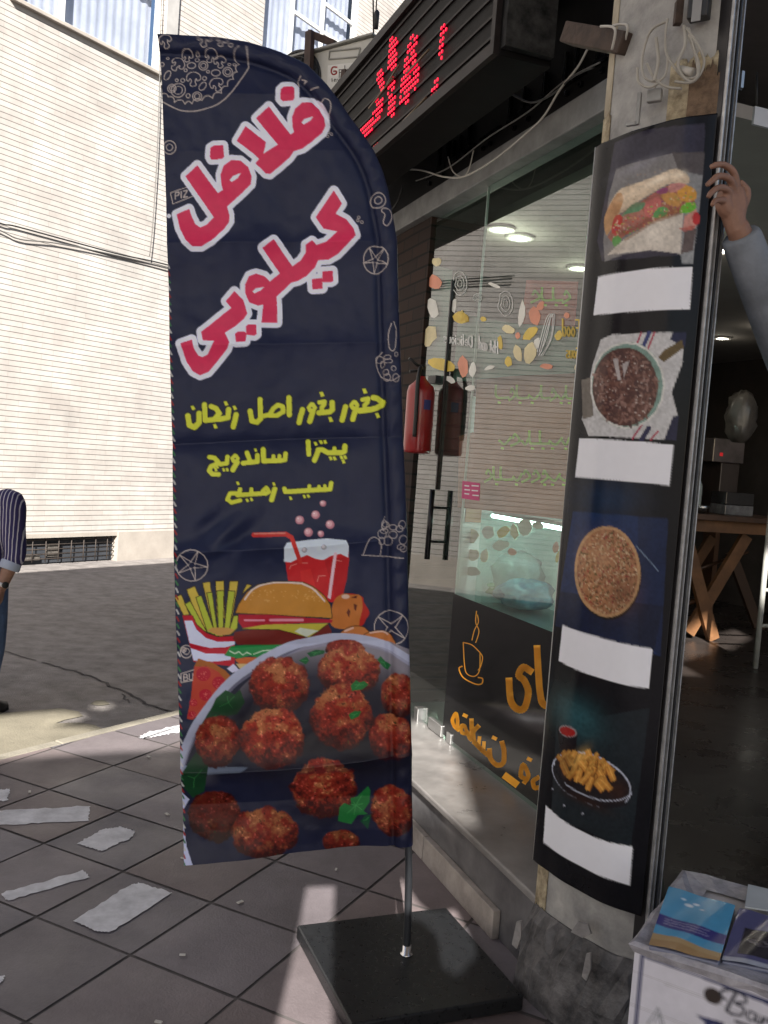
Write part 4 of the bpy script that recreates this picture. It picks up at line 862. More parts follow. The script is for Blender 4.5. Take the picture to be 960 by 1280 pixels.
# ------------------------------------------------------------------ menu poster wrapped round the column
def draw_poster():
    im = Img(660, 140, 920, 1156, (0.006, 0.006, 0.008), 3); k = im.k
    P7, P8, P9, P10 = crop(735, 150, 5.333), crop(710, 400, 5.333), crop(660, 520, 3.2), crop(640, 840, 2.909)
    rs = random.Random(21)
    # 1 long sandwich on pale paper
    im.poly(P7([(180, 150), (400, 60), (780, 20), (760, 420), (600, 900), (90, 940), (60, 800)]), (0.030, 0.028, 0.045))
    im.poly(P7([(190, 330), (350, 270), (560, 225), (775, 210), (745, 560), (720, 700), (690, 955), (600, 890), (420, 870), (260, 890), (110, 945), (100, 800), (140, 500)]), (0.16, 0.155, 0.16))
    im.poly(P7([(640, 360), (765, 340), (700, 955), (620, 955)]), (0.22, .23, .24))
    im.poly(P7([(560, 215), (775, 210), (768, 370), (600, 330)]), (.05, .042, .045), al=.8)
    im.poly(P7([(110, 650), (200, 480), (330, 420), (460, 370), (560, 330), (620, 335), (665, 370), (675, 410), (640, 430), (560, 420), (440, 480), (330, 545), (240, 610), (190, 650), (150, 740), (120, 760)]), (0.52, 0.42, 0.31), smooth=True)
    im.poly(P7([(110, 640), (200, 490), (240, 520), (215, 610), (150, 740), (118, 760)]), (0.40, .22, .10), smooth=True)
    for i in range(40): x, y = rs.uniform(260, 640), rs.uniform(340, 520); im.ell(*P7([(x, y - (x - 400) * .25)])[0], .7, .5, (.25, .16, .10))
    im.poly(P7([(130, 780), (240, 620), (440, 485), (560, 425), (660, 430), (700, 480), (715, 560), (600, 620), (420, 690), (250, 770), (180, 830)]), (0.28, 0.10, 0.07))
    for q, c_ in [([(160, 740), (180, 650), (225, 635), (230, 700), (190, 760)], (.40, .03, .025)), ([(240, 640), (270, 590), (360, 600), (380, 650), (330, 710), (240, 740)], (.34, .14, .11)), ([(370, 570), (440, 490), (490, 540), (470, 610), (400, 650)], (.42, .12, .11)), ([(230, 640), (300, 560), (380, 550), (350, 600), (260, 630)], (.10, .22, .12)), ([(440, 620), (480, 580), (530, 590), (520, 640), (450, 655)], (.08, .25, .08)), ([(610, 600), (640, 560), (700, 545), (720, 580), (690, 615), (620, 620)], (.13, .42, .035)), ([(600, 450), (640, 430), (710, 460), (720, 520), (660, 545), (600, 520)], (.52, .27, .05)), ([(490, 500), (560, 480), (620, 520), (600, 580), (530, 560)], (.46, .24, .07)), ([(455, 480), (520, 450), (545, 470), (500, 495)], (.25, .05, .16)), ([(540, 440), (600, 420), (650, 430), (600, 470), (545, 485)], (.45, .20, .19)), ([(165, 800), (190, 770), (225, 790), (215, 835), (180, 845)], (.08, .25, .06))]: im.poly(P7(q), c_, smooth=True)
    for i in range(160):
        x = rs.uniform(170, 700); y = 740 - (x - 170) * .42 + rs.uniform(-60, 60); im.ell(*P7([(x, y)])[0], rs.uniform(.6, 1.6), rs.uniform(.5, 1.3), rs.choice([(.45, .05, .04), (.5, .32, .12), (.12, .35, .06), (.55, .45, .35), (.2, .06, .14)]), al=.75)
    im.poly(P7([(130, 900), (250, 790), (450, 670), (635, 620), (615, 890), (420, 868), (300, 880)]), (0.50, 0.46, 0.41))
    im.stroke(P7([(250, 800), (420, 690), (620, 622)]), 3, (.26, .16, .10), al=.7)
    im.poly(P7([(640, 640), (720, 590), (735, 680), (690, 750), (630, 720)]), (.50, .24, .20)); im.ell(*P7([(720, 655)])[0], 5, 8, (.42, .03, .03)); im.poly(P7([(600, 720), (720, 700), (680, 750), (640, 745)]), (.35, .06, .04), al=.7)
    im.poly(P7([(640, 745), (720, 720), (700, 870), (620, 890)]), (.10, .075, .07))
    for x_, y_, rx_, ry_, c_, a_ in [(470, 400, 110, 22, (.74, .66, .54), .7), (610, 365, 45, 18, (.76, .68, .55), .6), (300, 490, 90, 22, (.70, .58, .44), .6), (180, 600, 40, 50, (.24, .10, .04), .5), (420, 520, 200, 16, (.16, .07, .05), .45), (300, 720, 140, 22, (.10, .04, .03), .5), (560, 620, 90, 16, (.20, .08, .02), .5), (450, 760, 110, 50, (.60, .56, .50), .5), (200, 860, 80, 30, (.28, .24, .20), .5), (350, 300, 160, 30, (.22, .22, .26), .5), (690, 300, 40, 60, (.05, .04, .045), .5)]: im.soft(*P7([(x_, y_)])[0], rx_ / 5.333, ry_ / 5.333, c_, a_, -.42)
    # 2 pan of meat on a white cloth
    im.poly(P8([(220, 130), (300, 95), (700, 80), (690, 130), (770, 110), (765, 280), (690, 480), (735, 650), (640, 795), (135, 770), (90, 660), (160, 300)]), (0.44, 0.44, 0.45))
    r_ = im._bb(P8([(90, 80), (770, 795)])); n_ = fbm(*r_[2].shape, 18, 5)
    for q, c_, w_ in [([(490, 85), (430, 230)], (.30, .02, .06), 2.2), ([(545, 85), (480, 230)], (.03, .04, .14), 5), ([(580, 82), (520, 230)], (.32, .02, .05), 2.2), ([(500, 690), (430, 790)], (.30, .02, .06), 2.2), ([(540, 720), (490, 800)], (.02, .02, .06), 6), ([(600, 740), (550, 800)], (.32, .02, .05), 2)]: im.stroke(P8(q), w_, c_)
    im.poly(P8([(90, 400), (150, 380), (170, 640), (95, 660)]), (.13, .115, .10)); im.poly(P8([(640, 795), (700, 640), (740, 640), (720, 800)]), (.02, .02, .045)); im.poly(P8([(680, 130), (700, 80), (790, 80), (780, 180)]), (.02, .02, .05))
    im.poly(P8([(600, 250), (640, 200), (760, 130), (770, 185), (640, 280)]), (.10, .07, .03))
    im.ell(*P8([(395, 435)])[0], 46.5, 54.5, (.16, .25, .22), ang=.05); im.ring(*P8([(395, 435)])[0], 46.0, 53.5, 2.6, (.52, .52, .50)); im.ell(*P8([(380, 445)])[0], 41, 49, (.075, .035, .03))
    for i in range(420):
        a_, q_ = rs.uniform(0, 6.28), math.sqrt(rs.random()); x, y = P8([(380, 445)])[0]; x += 39 * q_ * math.cos(a_); y += 47 * q_ * math.sin(a_); t = rs.uniform(0, 3.14); l_ = rs.uniform(2, 7)
        im.stroke([(x, y), (x + l_ * math.cos(t), y + l_ * math.sin(t))], rs.uniform(1.2, 3.6), rs.choice([(.16, .085, .07), (.11, .05, .04), (.22, .13, .11), (.06, .03, .03), (.14, .07, .055)]), al=.85)
    for i in range(70):
        a_, q_ = rs.uniform(0, 6.28), math.sqrt(rs.random()); x, y = P8([(380, 445)])[0]; im.ell(x + 37 * q_ * math.cos(a_), y + 44 * q_ * math.sin(a_), rs.uniform(.5, 1.6), rs.uniform(.5, 1.1), (.42, .36, .33), al=.8)
    im.poly(P8([(300, 260), (330, 255), (350, 400), (330, 400)]), (.36, .33, .33)); im.poly(P8([(360, 290), (410, 270), (370, 380)]), (.36, .33, .33))
    # 3 pizza on deep blue
    im.poly(P9([(180, 380), (560, 410), (530, 960), (110, 840)]), (0.010, 0.022, 0.075)); im.poly(P9([(440, 400), (560, 410), (530, 960), (440, 900)]), (.010, .014, .035), al=.6)
    im.poly(P9([(120, 700), (540, 760), (500, 960), (110, 840)]), (.008, .010, .022), al=.7)
    cx, cy = P9([(318, 622)])[0]; im.ell(cx + 1, cy + 2.5, 41, 58, (.01, .008, .008), ang=-.05); im.ell(cx, cy, 41, 57, (0.40, 0.24, 0.12), ang=-.05); im.ell(cx, cy, 37.5, 53, (.30, .14, .07), ang=-.05)
    for i in range(900):
        a_, q_ = rs.uniform(0, 6.28), math.sqrt(rs.random()); x, y = cx + 37 * q_ * math.cos(a_), cy + 52 * q_ * math.sin(a_); t = rs.uniform(0, 3.14); l_ = rs.uniform(.5, 3)
        im.stroke([(x, y), (x + l_ * math.cos(t), y + l_ * math.sin(t))], rs.uniform(.9, 2.1), rs.choice([(.40, .27, .15), (.16, .06, .035), (.09, .035, .02), (.50, .38, .24), (.24, .03, .03), (.07, .06, .02), (.30, .16, .08)]), al=.9)
    im.stroke(P9([(432, 518), (520, 620)]), 1.0, (.20, .28, .40), al=.8)
    im.soft(cx - 12, cy - 20, 18, 22, (.42, .27, .16), .35); im.soft(cx + 20, cy + 28, 20, 24, (.08, .03, .02), .5); im.soft(cx, cy - 90, 40, 26, (.006, .03, .09), .5)
    # 4 bowl of chips with a red dip
    im.poly(P10([(165, 80), (330, 160), (500, 130), (430, 650), (140, 520)]), (.012, .016, .020)); im.soft(*P10([(235, 160)])[0], 34, 22, (.022, .075, .09), .9, .7)
    im.poly(P10([(165, 195), (235, 215), (235, 280), (170, 270)]), (.012, .010, .012)); im.poly(P10([(162, 205), (240, 225), (228, 290), (172, 280)]), (.010, .009, .012)); im.ell(*P10([(203, 215)])[0], 12, 7, (.22, .20, .21), ang=.3); im.ell(*P10([(202, 216)])[0], 10.5, 5.6, (.26, .012, .012), ang=.3)
    im.ell(*P10([(288, 390)])[0], 53, 30, (.42, .45, .55), ang=.42); im.ell(*P10([(287, 392)])[0], 51.5, 29, (.014, .012, .014), ang=.42)
    fcx, fcy = 276, 372
    fries = []
    for i in range(46):
        a_, q_ = rs.uniform(0, 6.28), math.sqrt(rs.random()); ex, ey = 112 * q_ * math.cos(a_), 48 * q_ * math.sin(a_); fries.append((fcx + ex * math.cos(.42) - ey * math.sin(.42), fcy - 18 + ex * math.sin(.42) + ey * math.cos(.42)))
    for fx_, fy_ in sorted(fries, key=lambda p: p[1]):
        t = rs.choice([-1.05, -.9, -.7, -1.25, .75, 1.0]) + rs.uniform(-.2, .2); l_, w_ = rs.uniform(34, 58), rs.uniform(9, 13); dx, dy = math.cos(t), math.sin(t); s_c = rs.uniform(.7, 1.1)
        q = [(fx_ - dx * l_ / 2 - dy * w_, fy_ - dy * l_ / 2 + dx * w_), (fx_ + dx * l_ / 2 - dy * w_ * .9, fy_ + dy * l_ / 2 + dx * w_ * .9), (fx_ + dx * l_ / 2 + dy * w_ * .9, fy_ + dy * l_ / 2 - dx * w_ * .9), (fx_ - dx * l_ / 2 + dy * w_, fy_ - dy * l_ / 2 - dx * w_)]
        im.poly(P10([(x + 3, y + 4) for x, y in q]), (.06, .022, .008), al=.6); im.poly(P10(q), (.48 * s_c, .215 * s_c, .045 * s_c)); im.stroke(P10([q[0], q[1]]), 1.0, (.26 * s_c, .09 * s_c, .018)); im.stroke(P10([((q[2][0] * .6 + q[1][0] * .4), (q[2][1] * .6 + q[1][1] * .4)), ((q[3][0] * .6 + q[0][0] * .4), (q[3][1] * .6 + q[0][1] * .4))]), 1.5, (.62 * s_c, .36 * s_c, .09 * s_c), al=.8)
    im.stroke(P10([(150, 320), (160, 365), (200, 410), (260, 445), (330, 466), (400, 462), (435, 440)]), 1.3, (.42, .45, .55), smooth=True); im.stroke(P10([(155, 345), (200, 425), (270, 465), (340, 485), (410, 480)]), 5, (.010, .010, .013), smooth=True)
    for x, y in [(190, 485), (255, 515), (145, 425)]: im.ell(*P10([(x, y)])[0], 1.4, .8, (.4, .42, .5))
    im.soft(*P10([(270, 470)])[0], 30, 6, (.03, .012, .006), .6, .42); im.soft(*P10([(200, 330)])[0], 8, 20, (.05, .02, .01), .5); im.soft(*P10([(385, 430)])[0], 12, 12, (.04, .015, .008), .6); im.soft(*P10([(245, 310)])[0], 14, 6, (.75, .48, .14), .35, -.9)
    im.a *= (1 + .55 * (fbm(im.h, im.w, 9, 77, 3)[..., None] - .5)); im.a *= (1 + .25 * (fbm(im.h, im.w, 60, 78, 2)[..., None] - .5))
    # blank white price fields
    for top, bot in (([(747, 346), (803, 337), (866, 333)], [(741, 394), (800, 389), (862, 386)]), ([(724, 548), (780, 550.5), (842, 556)], [(719, 596), (778, 601), (837, 607)]), ([(703, 781), (755, 798), (816, 811)], [(698, 826), (752, 848), (811, 861)]), ([(682, 1007), (731, 1041), (791, 1058)], [(679, 1053), (730, 1085), (787, 1107)])):
        qf = lambda P_: [tuple(np.array(P_[0]) * (1 - t) * (1 - 2 * t) + np.array(P_[1]) * 4 * t * (1 - t) + np.array(P_[2]) * t * (2 * t - 1)) for t in np.linspace(0, 1, 15)]
        im.poly(qf(top) + qf(bot)[::-1], (0.66, 0.67, 0.72))
    im.a *= 1.28
    return im
poster = thing('menu_poster', (.66, 2.56, PZ0), 'tall glossy black menu poster with four food pictures wrapped round the corner column', 'poster')
pim = draw_poster(); nv = 560; nu = len(PC); rows = []
fine = cr([np.array(p) for p in PLAN], 22, False); nu = len(fine)
for z in np.linspace(PZ1, PZ0, nv): rows.append(np.array([[p[0], p[1], z] for p in fine]))
V = np.concatenate(rows)
# slight buckles of the laminated sheet
ss = np.tile(np.linspace(0, 1, nu), nv); zz = np.repeat(np.linspace(PZ1, PZ0, nv), nu)
tan = np.gradient(np.array(fine), axis=0); tan /= np.linalg.norm(tan, axis=1)[:, None]; nn = np.tile(np.stack([-tan[:, 1], tan[:, 0], 0 * tan[:, 0]], 1) * -sgn, (nv, 1))
cols = pim.sample(proj(V))
V = V + nn * (0.0016 * np.sin(ss * 19 + .7 * np.sin(zz * 1.3)) + 0.0010 * np.sin(zz * 5 + ss * 5))[:, None]
m_poster = vcol_mat('laminated_print', rough=0.2, spec=0.2, coat=0.0, wear=.03)
sheet('printed_sheet', V, nu, nv, cols, m_poster, poster, .0015)
b = MB(); e = np.array([*fine[0], 0]); b.tube([e + UP * PZ0, e + UP * PZ1], .0028, 6); b.build('edge_trim', mat('bright_edge', (.62, .62, .60), .35, metal=.3), poster)
# ------------------------------------------------------------------ shutter guide rails beside the poster
rail = thing('shutter_rail', (.85, 2.49, 0), 'dark aluminium shutter guide rails running up beside the menu poster', 'shutter rail')
m_alu = mat('worn_aluminium', (.50, .50, .50), .42, metal=.6, var=.25, scale=30)
m_alud = mat('dark_anodised', (.030, .028, .030), .35, metal=.3, var=.3)
rx = np.array([.80, .60, 0]); rx /= np.linalg.norm(rx); rn = np.array([rx[1], -rx[0], 0])
r0 = np.array([.806, 2.452, 0])
b = MB(); b.box(r0 - rn * .06 + UP * .30, rx * .052, rn * .055, UP * 3.1); b.build('channel', m_alud, rail)
for i, x in enumerate((.003, .019, .034, .048)):
    b = MB(); b.box(r0 + rx * x - rn * .0048 + UP * .30, rx * .0045, rn * .009, UP * 3.1); b.build('rail_lip', m_alu, rail)
b = MB(); b.box(r0 + rx * .026 - rn * .0048 + UP * .30, rx * .006, rn * .013, UP * 3.1); b.build('seal_strip', m_black, rail)
# ------------------------------------------------------------------ glazing of the shop front
m_glass = glass_mat('shop_glass', (0.80, 0.90, 0.85), 1.55, boost=1.5, film=0.006, filmcol=(.6, .75, .68))
m_edge = mat('polished_glass_edge', (.55, .66, .60), .2, spec=.8)
ZT_ = zb - .002
gw = lambda u, v, o=0.0: on_w(u, v, GLASS + o)
TD0 = gw(556, 900) @ U1; TD1 = TD0 + .50                    # the door leaf
window_ = thing('shop_window', W(3.2, GLASS, ZS), 'large fixed glass pane of the shop front with a black coffee sticker low down', 'window')
b = MB(); b.box(W(TE + .02, GLASS - .010, ZS + .001), U1 * (TD0 - TE - .024), N1 * .010, UP * (ZT_ - ZS)); b.build('pane', m_glass, window_)
b = MB(); b.box(W(TD0 - .004, GLASS - .010, ZS + .001), U1 * .0025, N1 * .010, UP * (ZT_ - ZS)); b.build('pane_edge', m_edge, window_)
door = thing('glass_door', W(TD0 + .02, GLASS, ZS), 'frameless glass door with black bar handles behind the flag', 'door')
b = MB(); b.box(W(TD0 + .004, GLASS - .010, ZS + .012), U1 * .85, N1 * .010, UP * (ZT_ - ZS - .03)); b.build('pane', m_glass, door)
b = MB(); b.box(W(TD0 + .0015, GLASS - .0098, ZS + .012), U1 * .0024, N1 * .0096, UP * (ZT_ - ZS - .03)); b.build('pane_edge', m_edge, door)
m_hand = mat('black_chrome', (.03, .03, .032), .25, metal=.8)
for (u, v0, v1, o) in ((558, 612, 698, .055), (541, 612, 698, .055)):
    pass
ht, hb = gw(548, 612), gw(541, 698); th = (gw(549, 650) @ U1)
for off in (.05, -.06):
    b = MB(); z0, z1 = hb[2], ht[2]; b.tube([W(th, GLASS + off, z0), W(th, GLASS + off, z1)], .014, 12)
    for z in (z0 + .09, z1 - .09): b.tube([W(th, GLASS + off, z), W(th, GLASS - (0 if off > 0 else .010), z)], .007, 8)
    b.build('handle', m_hand, door)
m_steel = mat('brushed_steel', (.45, .45, .45), .3, metal=.9)
b = MB(); b.box(W(TD0 + .01, GLASS - .022, ZS + .004), U1 * .16, N1 * .034, UP * .055); b.build('floor_patch_fitting', m_steel, door, .003)
b = MB(); b.box(W(TD0 - .10, GLASS - .02, ZS + .0008), U1 * .05, N1 * .03, UP * .05); b.build('pane_clamp', m_steel, window_, .003)
b = MB(); c = gw(528, 900); b.box(W(c @ U1, GLASS - .02, c[2] - .05), U1 * .05, N1 * .05, UP * .11); b.build('door_lock', m_steel, door, .004)
# grey-green frieze film carrying the food stickers
m_frz = mat('grey_green_film', (.10, .135, .125), .5, var=.1)
b = MB(); b.poly([gw(*p, -.0155) for p in [(573, 392), (640, 404), (741, 410), (733, 466), (640, 470), (566, 478)]]); b.build('frieze_film', m_frz, window_)
b = MB(); b.poly([gw(*p, -.0155) for p in [(539, 330), (566, 338), (556, 488), (527, 486)]]); b.build('frieze_film', m_frz, door)
b = MB(); p0, p1 = gw(552, 356, .006), gw(546, 612, .006); b.box(W(p1 @ U1, GLASS + .001, p1[2]), U1 * .012, N1 * .012, UP * (p0[2] - p1[2])); b.build('edge_bar', m_hand, door)
# black sticker with orange coffee lettering
m_stk = mat('black_vinyl', (.006, .006, .007), .08, var=.1)
m_or = mat('orange_vinyl', (.95, .42, .02), .45, var=.10)
b = MB(); s0, s1 = TE + .06, gw(567, 745) @ U1; zt = gw(568, 742)[2]
b.box(W(s0, GLASS + .0004, ZS + .02), U1 * (s1 - s0), N1 * .0010, UP * (zt - ZS - .02)); stk = b.build('coffee_sticker', m_stk, window_)
def on_pane(o): return lambda x, y: on_w(x, y, GLASS + o)
fz = on_pane(.0018)
Z8 = crop(490, 600, 3.2)
b = MB()
def st(pts, w, smooth=True, f=fz, mb=None): ribbon(mb or b, cr(pts, 6, False) if smooth and len(pts) > 2 else pts, w, f)
st(Z8([(580, 670), (585, 760), (592, 850), (605, 895), (640, 905), (680, 890)]), 8.4)
st(Z8([(555, 765), (525, 750), (508, 780), (530, 805), (545, 850), (530, 910), (500, 915), (475, 880), (468, 800)]), 8.4)
st(Z8([(285, 650), (290, 740), (300, 775), (330, 785), (350, 760), (352, 690)]), 1.3); st(Z8([(285, 650), (320, 660), (352, 690)]), 1.3); st(Z8([(352, 690), (362, 710), (355, 745), (345, 760)]), 1.3)
st(Z8([(280, 745), (268, 755), (285, 790), (330, 815), (358, 815), (362, 795), (345, 790)]), 1.6); st(Z8([(320, 640), (330, 600), (345, 570), (342, 540)]), 1.2); st(Z8([(335, 650), (348, 605), (335, 570), (338, 525)]), 1.2)
st(Z8([(440, 1050), (448, 1085), (445, 1130), (420, 1140), (395, 1115), (390, 1080)]), 6); st(Z8([(390, 1105), (365, 1085), (345, 1065), (330, 1050)]), 6); st(Z8([(368, 1050), (366, 1080)]), 4.5); st(Z8([(350, 1030), (346, 1065)]), 4.5)
st(Z8([(330, 1050), (325, 1010), (345, 985)]), 5.5); st(Z8([(318, 960), (318, 1035), (300, 1010)]), 5.5); st(Z8([(300, 1010), (290, 985), (278, 985), (280, 1010), (300, 1015)]), 4.5); st(Z8([(265, 1000), (250, 985), (242, 960), (255, 935), (262, 960), (262, 995)]), 4.5)
st(Z8([(585, 1190), (565, 1205), (570, 1230), (588, 1230)]), 5.5); st(Z8([(530, 1195), (515, 1180), (525, 1140), (545, 1180), (530, 1210)]), 5.5); st(Z8([(455, 1185), (495, 1215)]), 9, False)
for p in Z8([(405, 1030), (288, 940), (545, 1115)]): st([p, (p[0] + 3, p[1] + 1.5)], 4.5, False)
b.build('orange_lettering', m_or, stk)
# small pink notice and the pale food stickers inside the panes
b = MB(); q = [(578, 601), (600, 604), (599, 626), (577, 623)]; b.prism([on_pane(.001)(*p) for p in q], N1 * -.0008); pk = b.build('pink_notice', mat('pink_paper', (.50, .03, .16), .5), window_)
b = MB()
for (y, x0, x1) in [(607, 581, 586), (612, 581, 587), (617, 581, 586), (607, 590, 598), (613, 590, 597), (619, 591, 598)]: ribbon(b, [(x0, y), (x1, y + .6)], 1.5, on_pane(.0014))
b.build('notice_lettering', mat('white_ink', (.7, .7, .72), .5), pk)
m_w = mat('pale_sticker', (.85, .85, .78), .5, var=.1); m_y = mat('yellow_sticker', (.82, .60, .10), .5, var=.15); m_r = mat('salmon_sticker', (.80, .32, .20), .5, var=.15); m_cr = mat('cream_sticker', (.82, .72, .42), .5, var=.2)
rd = random.Random(31)
def blob(k_, x, y, rx_, ry_, ang=0.0, f=on_pane(.0006), n=11, j=.16, par=None):
    c_, s__ = math.cos(ang), math.sin(ang); pts = []
    for i in range(n):
        a = 6.283 * i / n; kr = 1 + rd.uniform(-j, j); px, py = rx_ * math.cos(a) * kr, ry_ * math.sin(a) * kr; pts.append(f(x + px * c_ - py * s__, y + px * s__ + py * c_))
    mb = MB(); mb.prism(pts, N1 * .0006); mb.build('food_sticker', (m_w, m_y, m_r, m_cr)[k_], par or window_)
Z7 = crop(490, 280, 3.367)
for (x, y, a, c_, g_, k_) in [(188, 160, 22, 18, 0, 3), (180, 245, 34, 28, .5, 2), (172, 355, 20, 46, -.2, 0), (160, 470, 26, 45, .3, 3), (215, 595, 60, 24, .25, 1), (300, 600, 22, 45, 0, 2), (340, 612, 14, 32, .2, 0), (290, 395, 32, 26, .4, 1), (490, 445, 26, 18, .3, 3), (545, 380, 14, 58, .12, 0), (530, 545, 18, 35, -.2, 3), (580, 545, 26, 44, .3, 3), (490, 580, 16, 22, 0, 1), (410, 605, 22, 8, -.3, 0), (430, 258, 26, 8, .4, 0), (600, 385, 26, 40, 0, 2), (582, 460, 20, 36, .8, 1), (262, 345, 10, 30, .1, 0), (455, 500, 10, 30, -.1, 1), (610, 500, 12, 26, .3, 0), (650, 600, 26, 12, .1, 2), (700, 470, 14, 22, .4, 1), (735, 385, 12, 12, 0, 2), (625, 345, 14, 20, .5, 2), (385, 400, 14, 10, .3, 1), (245, 655, 26, 12, .5, 0), (330, 690, 22, 12, -.1, 0), (530, 470, 10, 14, 0, 2), (780, 600, 10, 18, .2, 3)]:
    X, Y = Z7([(x, y)])[0]; blob(k_, X, Y, a / 3.367, c_ / 3.367, g_)
m_white_ink = mat('bright_white_vinyl', (.95, .95, .93), .5, var=.03)
OUT_ = MB()
for (x, y, a, c_) in [(285, 250, 30, 50), (478, 335, 30, 52), (360, 310, 18, 16)]:
    for k_ in (1, .62, .3):
        X, Y = Z7([(x, y)])[0]; st([(X + a * k_ / 3.367 * math.cos(t) * (1 + .12 * math.sin(5 * t)), Y + c_ * k_ / 3.367 * math.sin(t)) for t in np.linspace(0, 6.28, 12)], .9, True, on_pane(.0022), OUT_)
for i in range(5):
    X, Y = Z7([(650 + rd.uniform(-12, 12), 470)])[0]; st([(X - 7, Y + 25), (X + 6 - i, Y + 4), (X + 8, Y - 25), (X + 2, Y - 20), (X - 9, Y + 20)], .9, True, on_pane(.0022), OUT_)
# hand-drawn latin lettering, seen from its back so that it reads reversed
GL = {'H': [[(0, 0), (0, 1)], [(.55, 0), (.55, 1)], [(0, .5), (.55, .45)]], 'o': [[(.25, .45), (.02, .7), (.2, 1), (.45, .75), (.25, .45)]], 't': [[(.2, .1), (.18, .85), (.35, 1)], [(0, .42), (.4, .4)]], 'a': [[(.42, .5), (.1, .5), (.02, .85), (.2, 1), (.42, .75)], [(.44, .45), (.44, 1)]], 'n': [[(0, .45), (0, 1)], [(0, .6), (.25, .45), (.4, .6), (.4, 1)]], 'd': [[(.42, .5), (.1, .5), (.02, .85), (.2, 1), (.42, .75)], [(.45, 0), (.45, 1)]],
      'D': [[(0, 0), (0, 1), (.4, .9), (.55, .5), (.4, .1), (0, 0)]], 'e': [[(.02, .72), (.42, .68), (.3, .45), (.08, .55), (.05, .9), (.3, 1), (.42, .9)]], 'l': [[(.1, 0), (.1, .9), (.2, 1)]], 'i': [[(.1, .48), (.1, 1)], [(.1, .2), (.11, .25)]], 'c': [[(.4, .5), (.12, .5), (.02, .8), (.2, 1), (.4, .92)]], 'u': [[(0, .45), (.03, .9), (.25, 1), (.42, .8)], [(.44, .45), (.44, 1)]], 's': [[(.4, .48), (.1, .48), (.1, .7), (.36, .78), (.3, 1), (0, .97)]], 'F': [[(0, 0), (0, 1)], [(0, 0), (.5, 0)], [(0, .48), (.38, .48)]], 'B': [[(0, 0), (0, 1), (.45, .95), (.52, .72), (.35, .5), (0, .48)], [(0, 0), (.4, .05), (.45, .25), (.35, .48)]]}
def hand(txt, f2, h, mb, w, f):
    x = 0
    for ch in txt:
        if ch == ' ': x += .4; continue
        for q in GL[ch]: ribbon(mb, cr([f2(x + a, b_) for a, b_ in q], 3, False) if len(q) > 2 else [f2(x + a, b_) for a, b_ in q], w, f)
        x += .3 if ch in 'il' else .62
TXT, TXY = MB(), MB()
def back(x0, y0, dx, dy, h): return lambda a, b_: (x0 + dx * a, y0 + dy * a + h * b_)
hand('Hot and', back(622, 427, -5.8, -1.7, 15), 15, TXT, 1.7, on_pane(.0024)); hand('Delicious', back(590, 420, -8.0, -1.2, 13), 13, TXT, 1.7, on_pane(.0024))
hand('Food', back(724, 400, -9.0, -.5, 21), 16, TXY, 2.0, on_pane(.0024)); hand('cious', back(726, 432, -7, -.4, 16), 14, TXY, 1.8, on_pane(.0024))
hand('Fast', back(762, 404, -9.0, -.5, 20), 16, TXY, 2.0, on_pane(.0024)); hand('ot', back(585, 388, -9, -1, 14), 14, TXY, 1.8, on_pane(.0024))
bl = None
for mb, m, nm in ((OUT_, m_white_ink, 'outline_sticker'), (TXT, m_white_ink, 'white_lettering'), (TXY, m_y, 'yellow_lettering')): mb.build(nm, m, window_)
# maroon menu card hung behind the pane, lime writing too faint to read
card = thing('menu_card', W(2.95, GLASS - .12, 1.4), 'large maroon brown menu card with faint lime writing behind the shop window', 'menu card')
fc = on_pane(-.11); b = MB(); b.prism([fc(*p) for p in [(597, 462), (728, 459), (712, 650), (572, 634), (574, 545), (592, 540)]], N1 * -.004); b.build('card', mat('maroon_card', (.46, .15, .10), .6, var=.12), card)
b = MB(); b.prism([fc(*p) for p in [(658, 350), (722, 352), (716, 428), (648, 432)]], N1 * -.004); b.build('upper_card', mat('dark_red_card', (.50, .06, .05), .6, var=.2), card)
b = MB(); fl_ = on_pane(-.107)
for (x, y, w__) in [(620, 488, 95), (624, 545, 82), (606, 590, 95), (664, 366, 50)]:
    X = x
    while X < x + w__:
        a_ = rd.choice([0, 1, 2]); L_ = rd.uniform(8, 16)
        if a_ == 0: st([(X, y + 6), (X + L_ * .5, y + 10), (X + L_, y + 2)], 3, True, fl_, b)
        elif a_ == 1: st([(X, y - 6), (X + 1, y + 8), (X + L_, y + 9)], 3, True, fl_, b)
        else: st([(X + 2, y + 2), (X + L_ * .4, y - 2), (X + L_ * .8, y + 6), (X, y + 12)], 3, True, fl_, b)
        if rd.random() < .6: st([(X + 3, y + 15), (X + 5, y + 15.5)], 2.6, False, fl_, b)
        X += L_ * 1.05; y += .1
b.build('lime_writing', mat('faded_lime_ink', (.58, .80, .05), .6, var=.2), card)
# ------------------------------------------------------------------ glazed counter inside with bags on it
ctr = thing('display_counter', W(3.4, -2.5, FZ), 'glazed food counter inside the shop behind the window', 'counter')
cn = -2.32; zt = on_w(650, 647, cn)[2]; zm = on_w(650, 775, cn)[2]
m_ctr = mat('pale_laminate', (.42, .45, .43), .4); m_cg = glass_mat('counter_glass', (.84, .95, .92), 1.5, film=.03, filmcol=(.45, .75, .66))
b = MB(); b.box(W(3.45, cn - .38, FZ), U1 * 1.2, N1 * .38, UP * (zm - FZ - .06)); b.build('body', m_inwall, ctr)
b = MB(); b.box(W(3.42, cn - .40, zm - .058), U1 * 1.26, N1 * .42, UP * .05); b.build('shelf', m_steel, ctr)
b = MB(); b.box(W(3.46, cn - .006, zm - .006), U1 * 1.18, N1 * .006, UP * (zt - zm)); b.box(W(3.46, cn - .36, zt - .004), U1 * 1.18, N1 * .35, UP * .006); b.build('glass_hood', m_cg, ctr)
b = MB(); b.tube([W(3.46, cn + .01, zt + .006), W(4.46, cn + .01, zt + .006)], .012, 8); b.build('top_rail', m_steel, ctr)
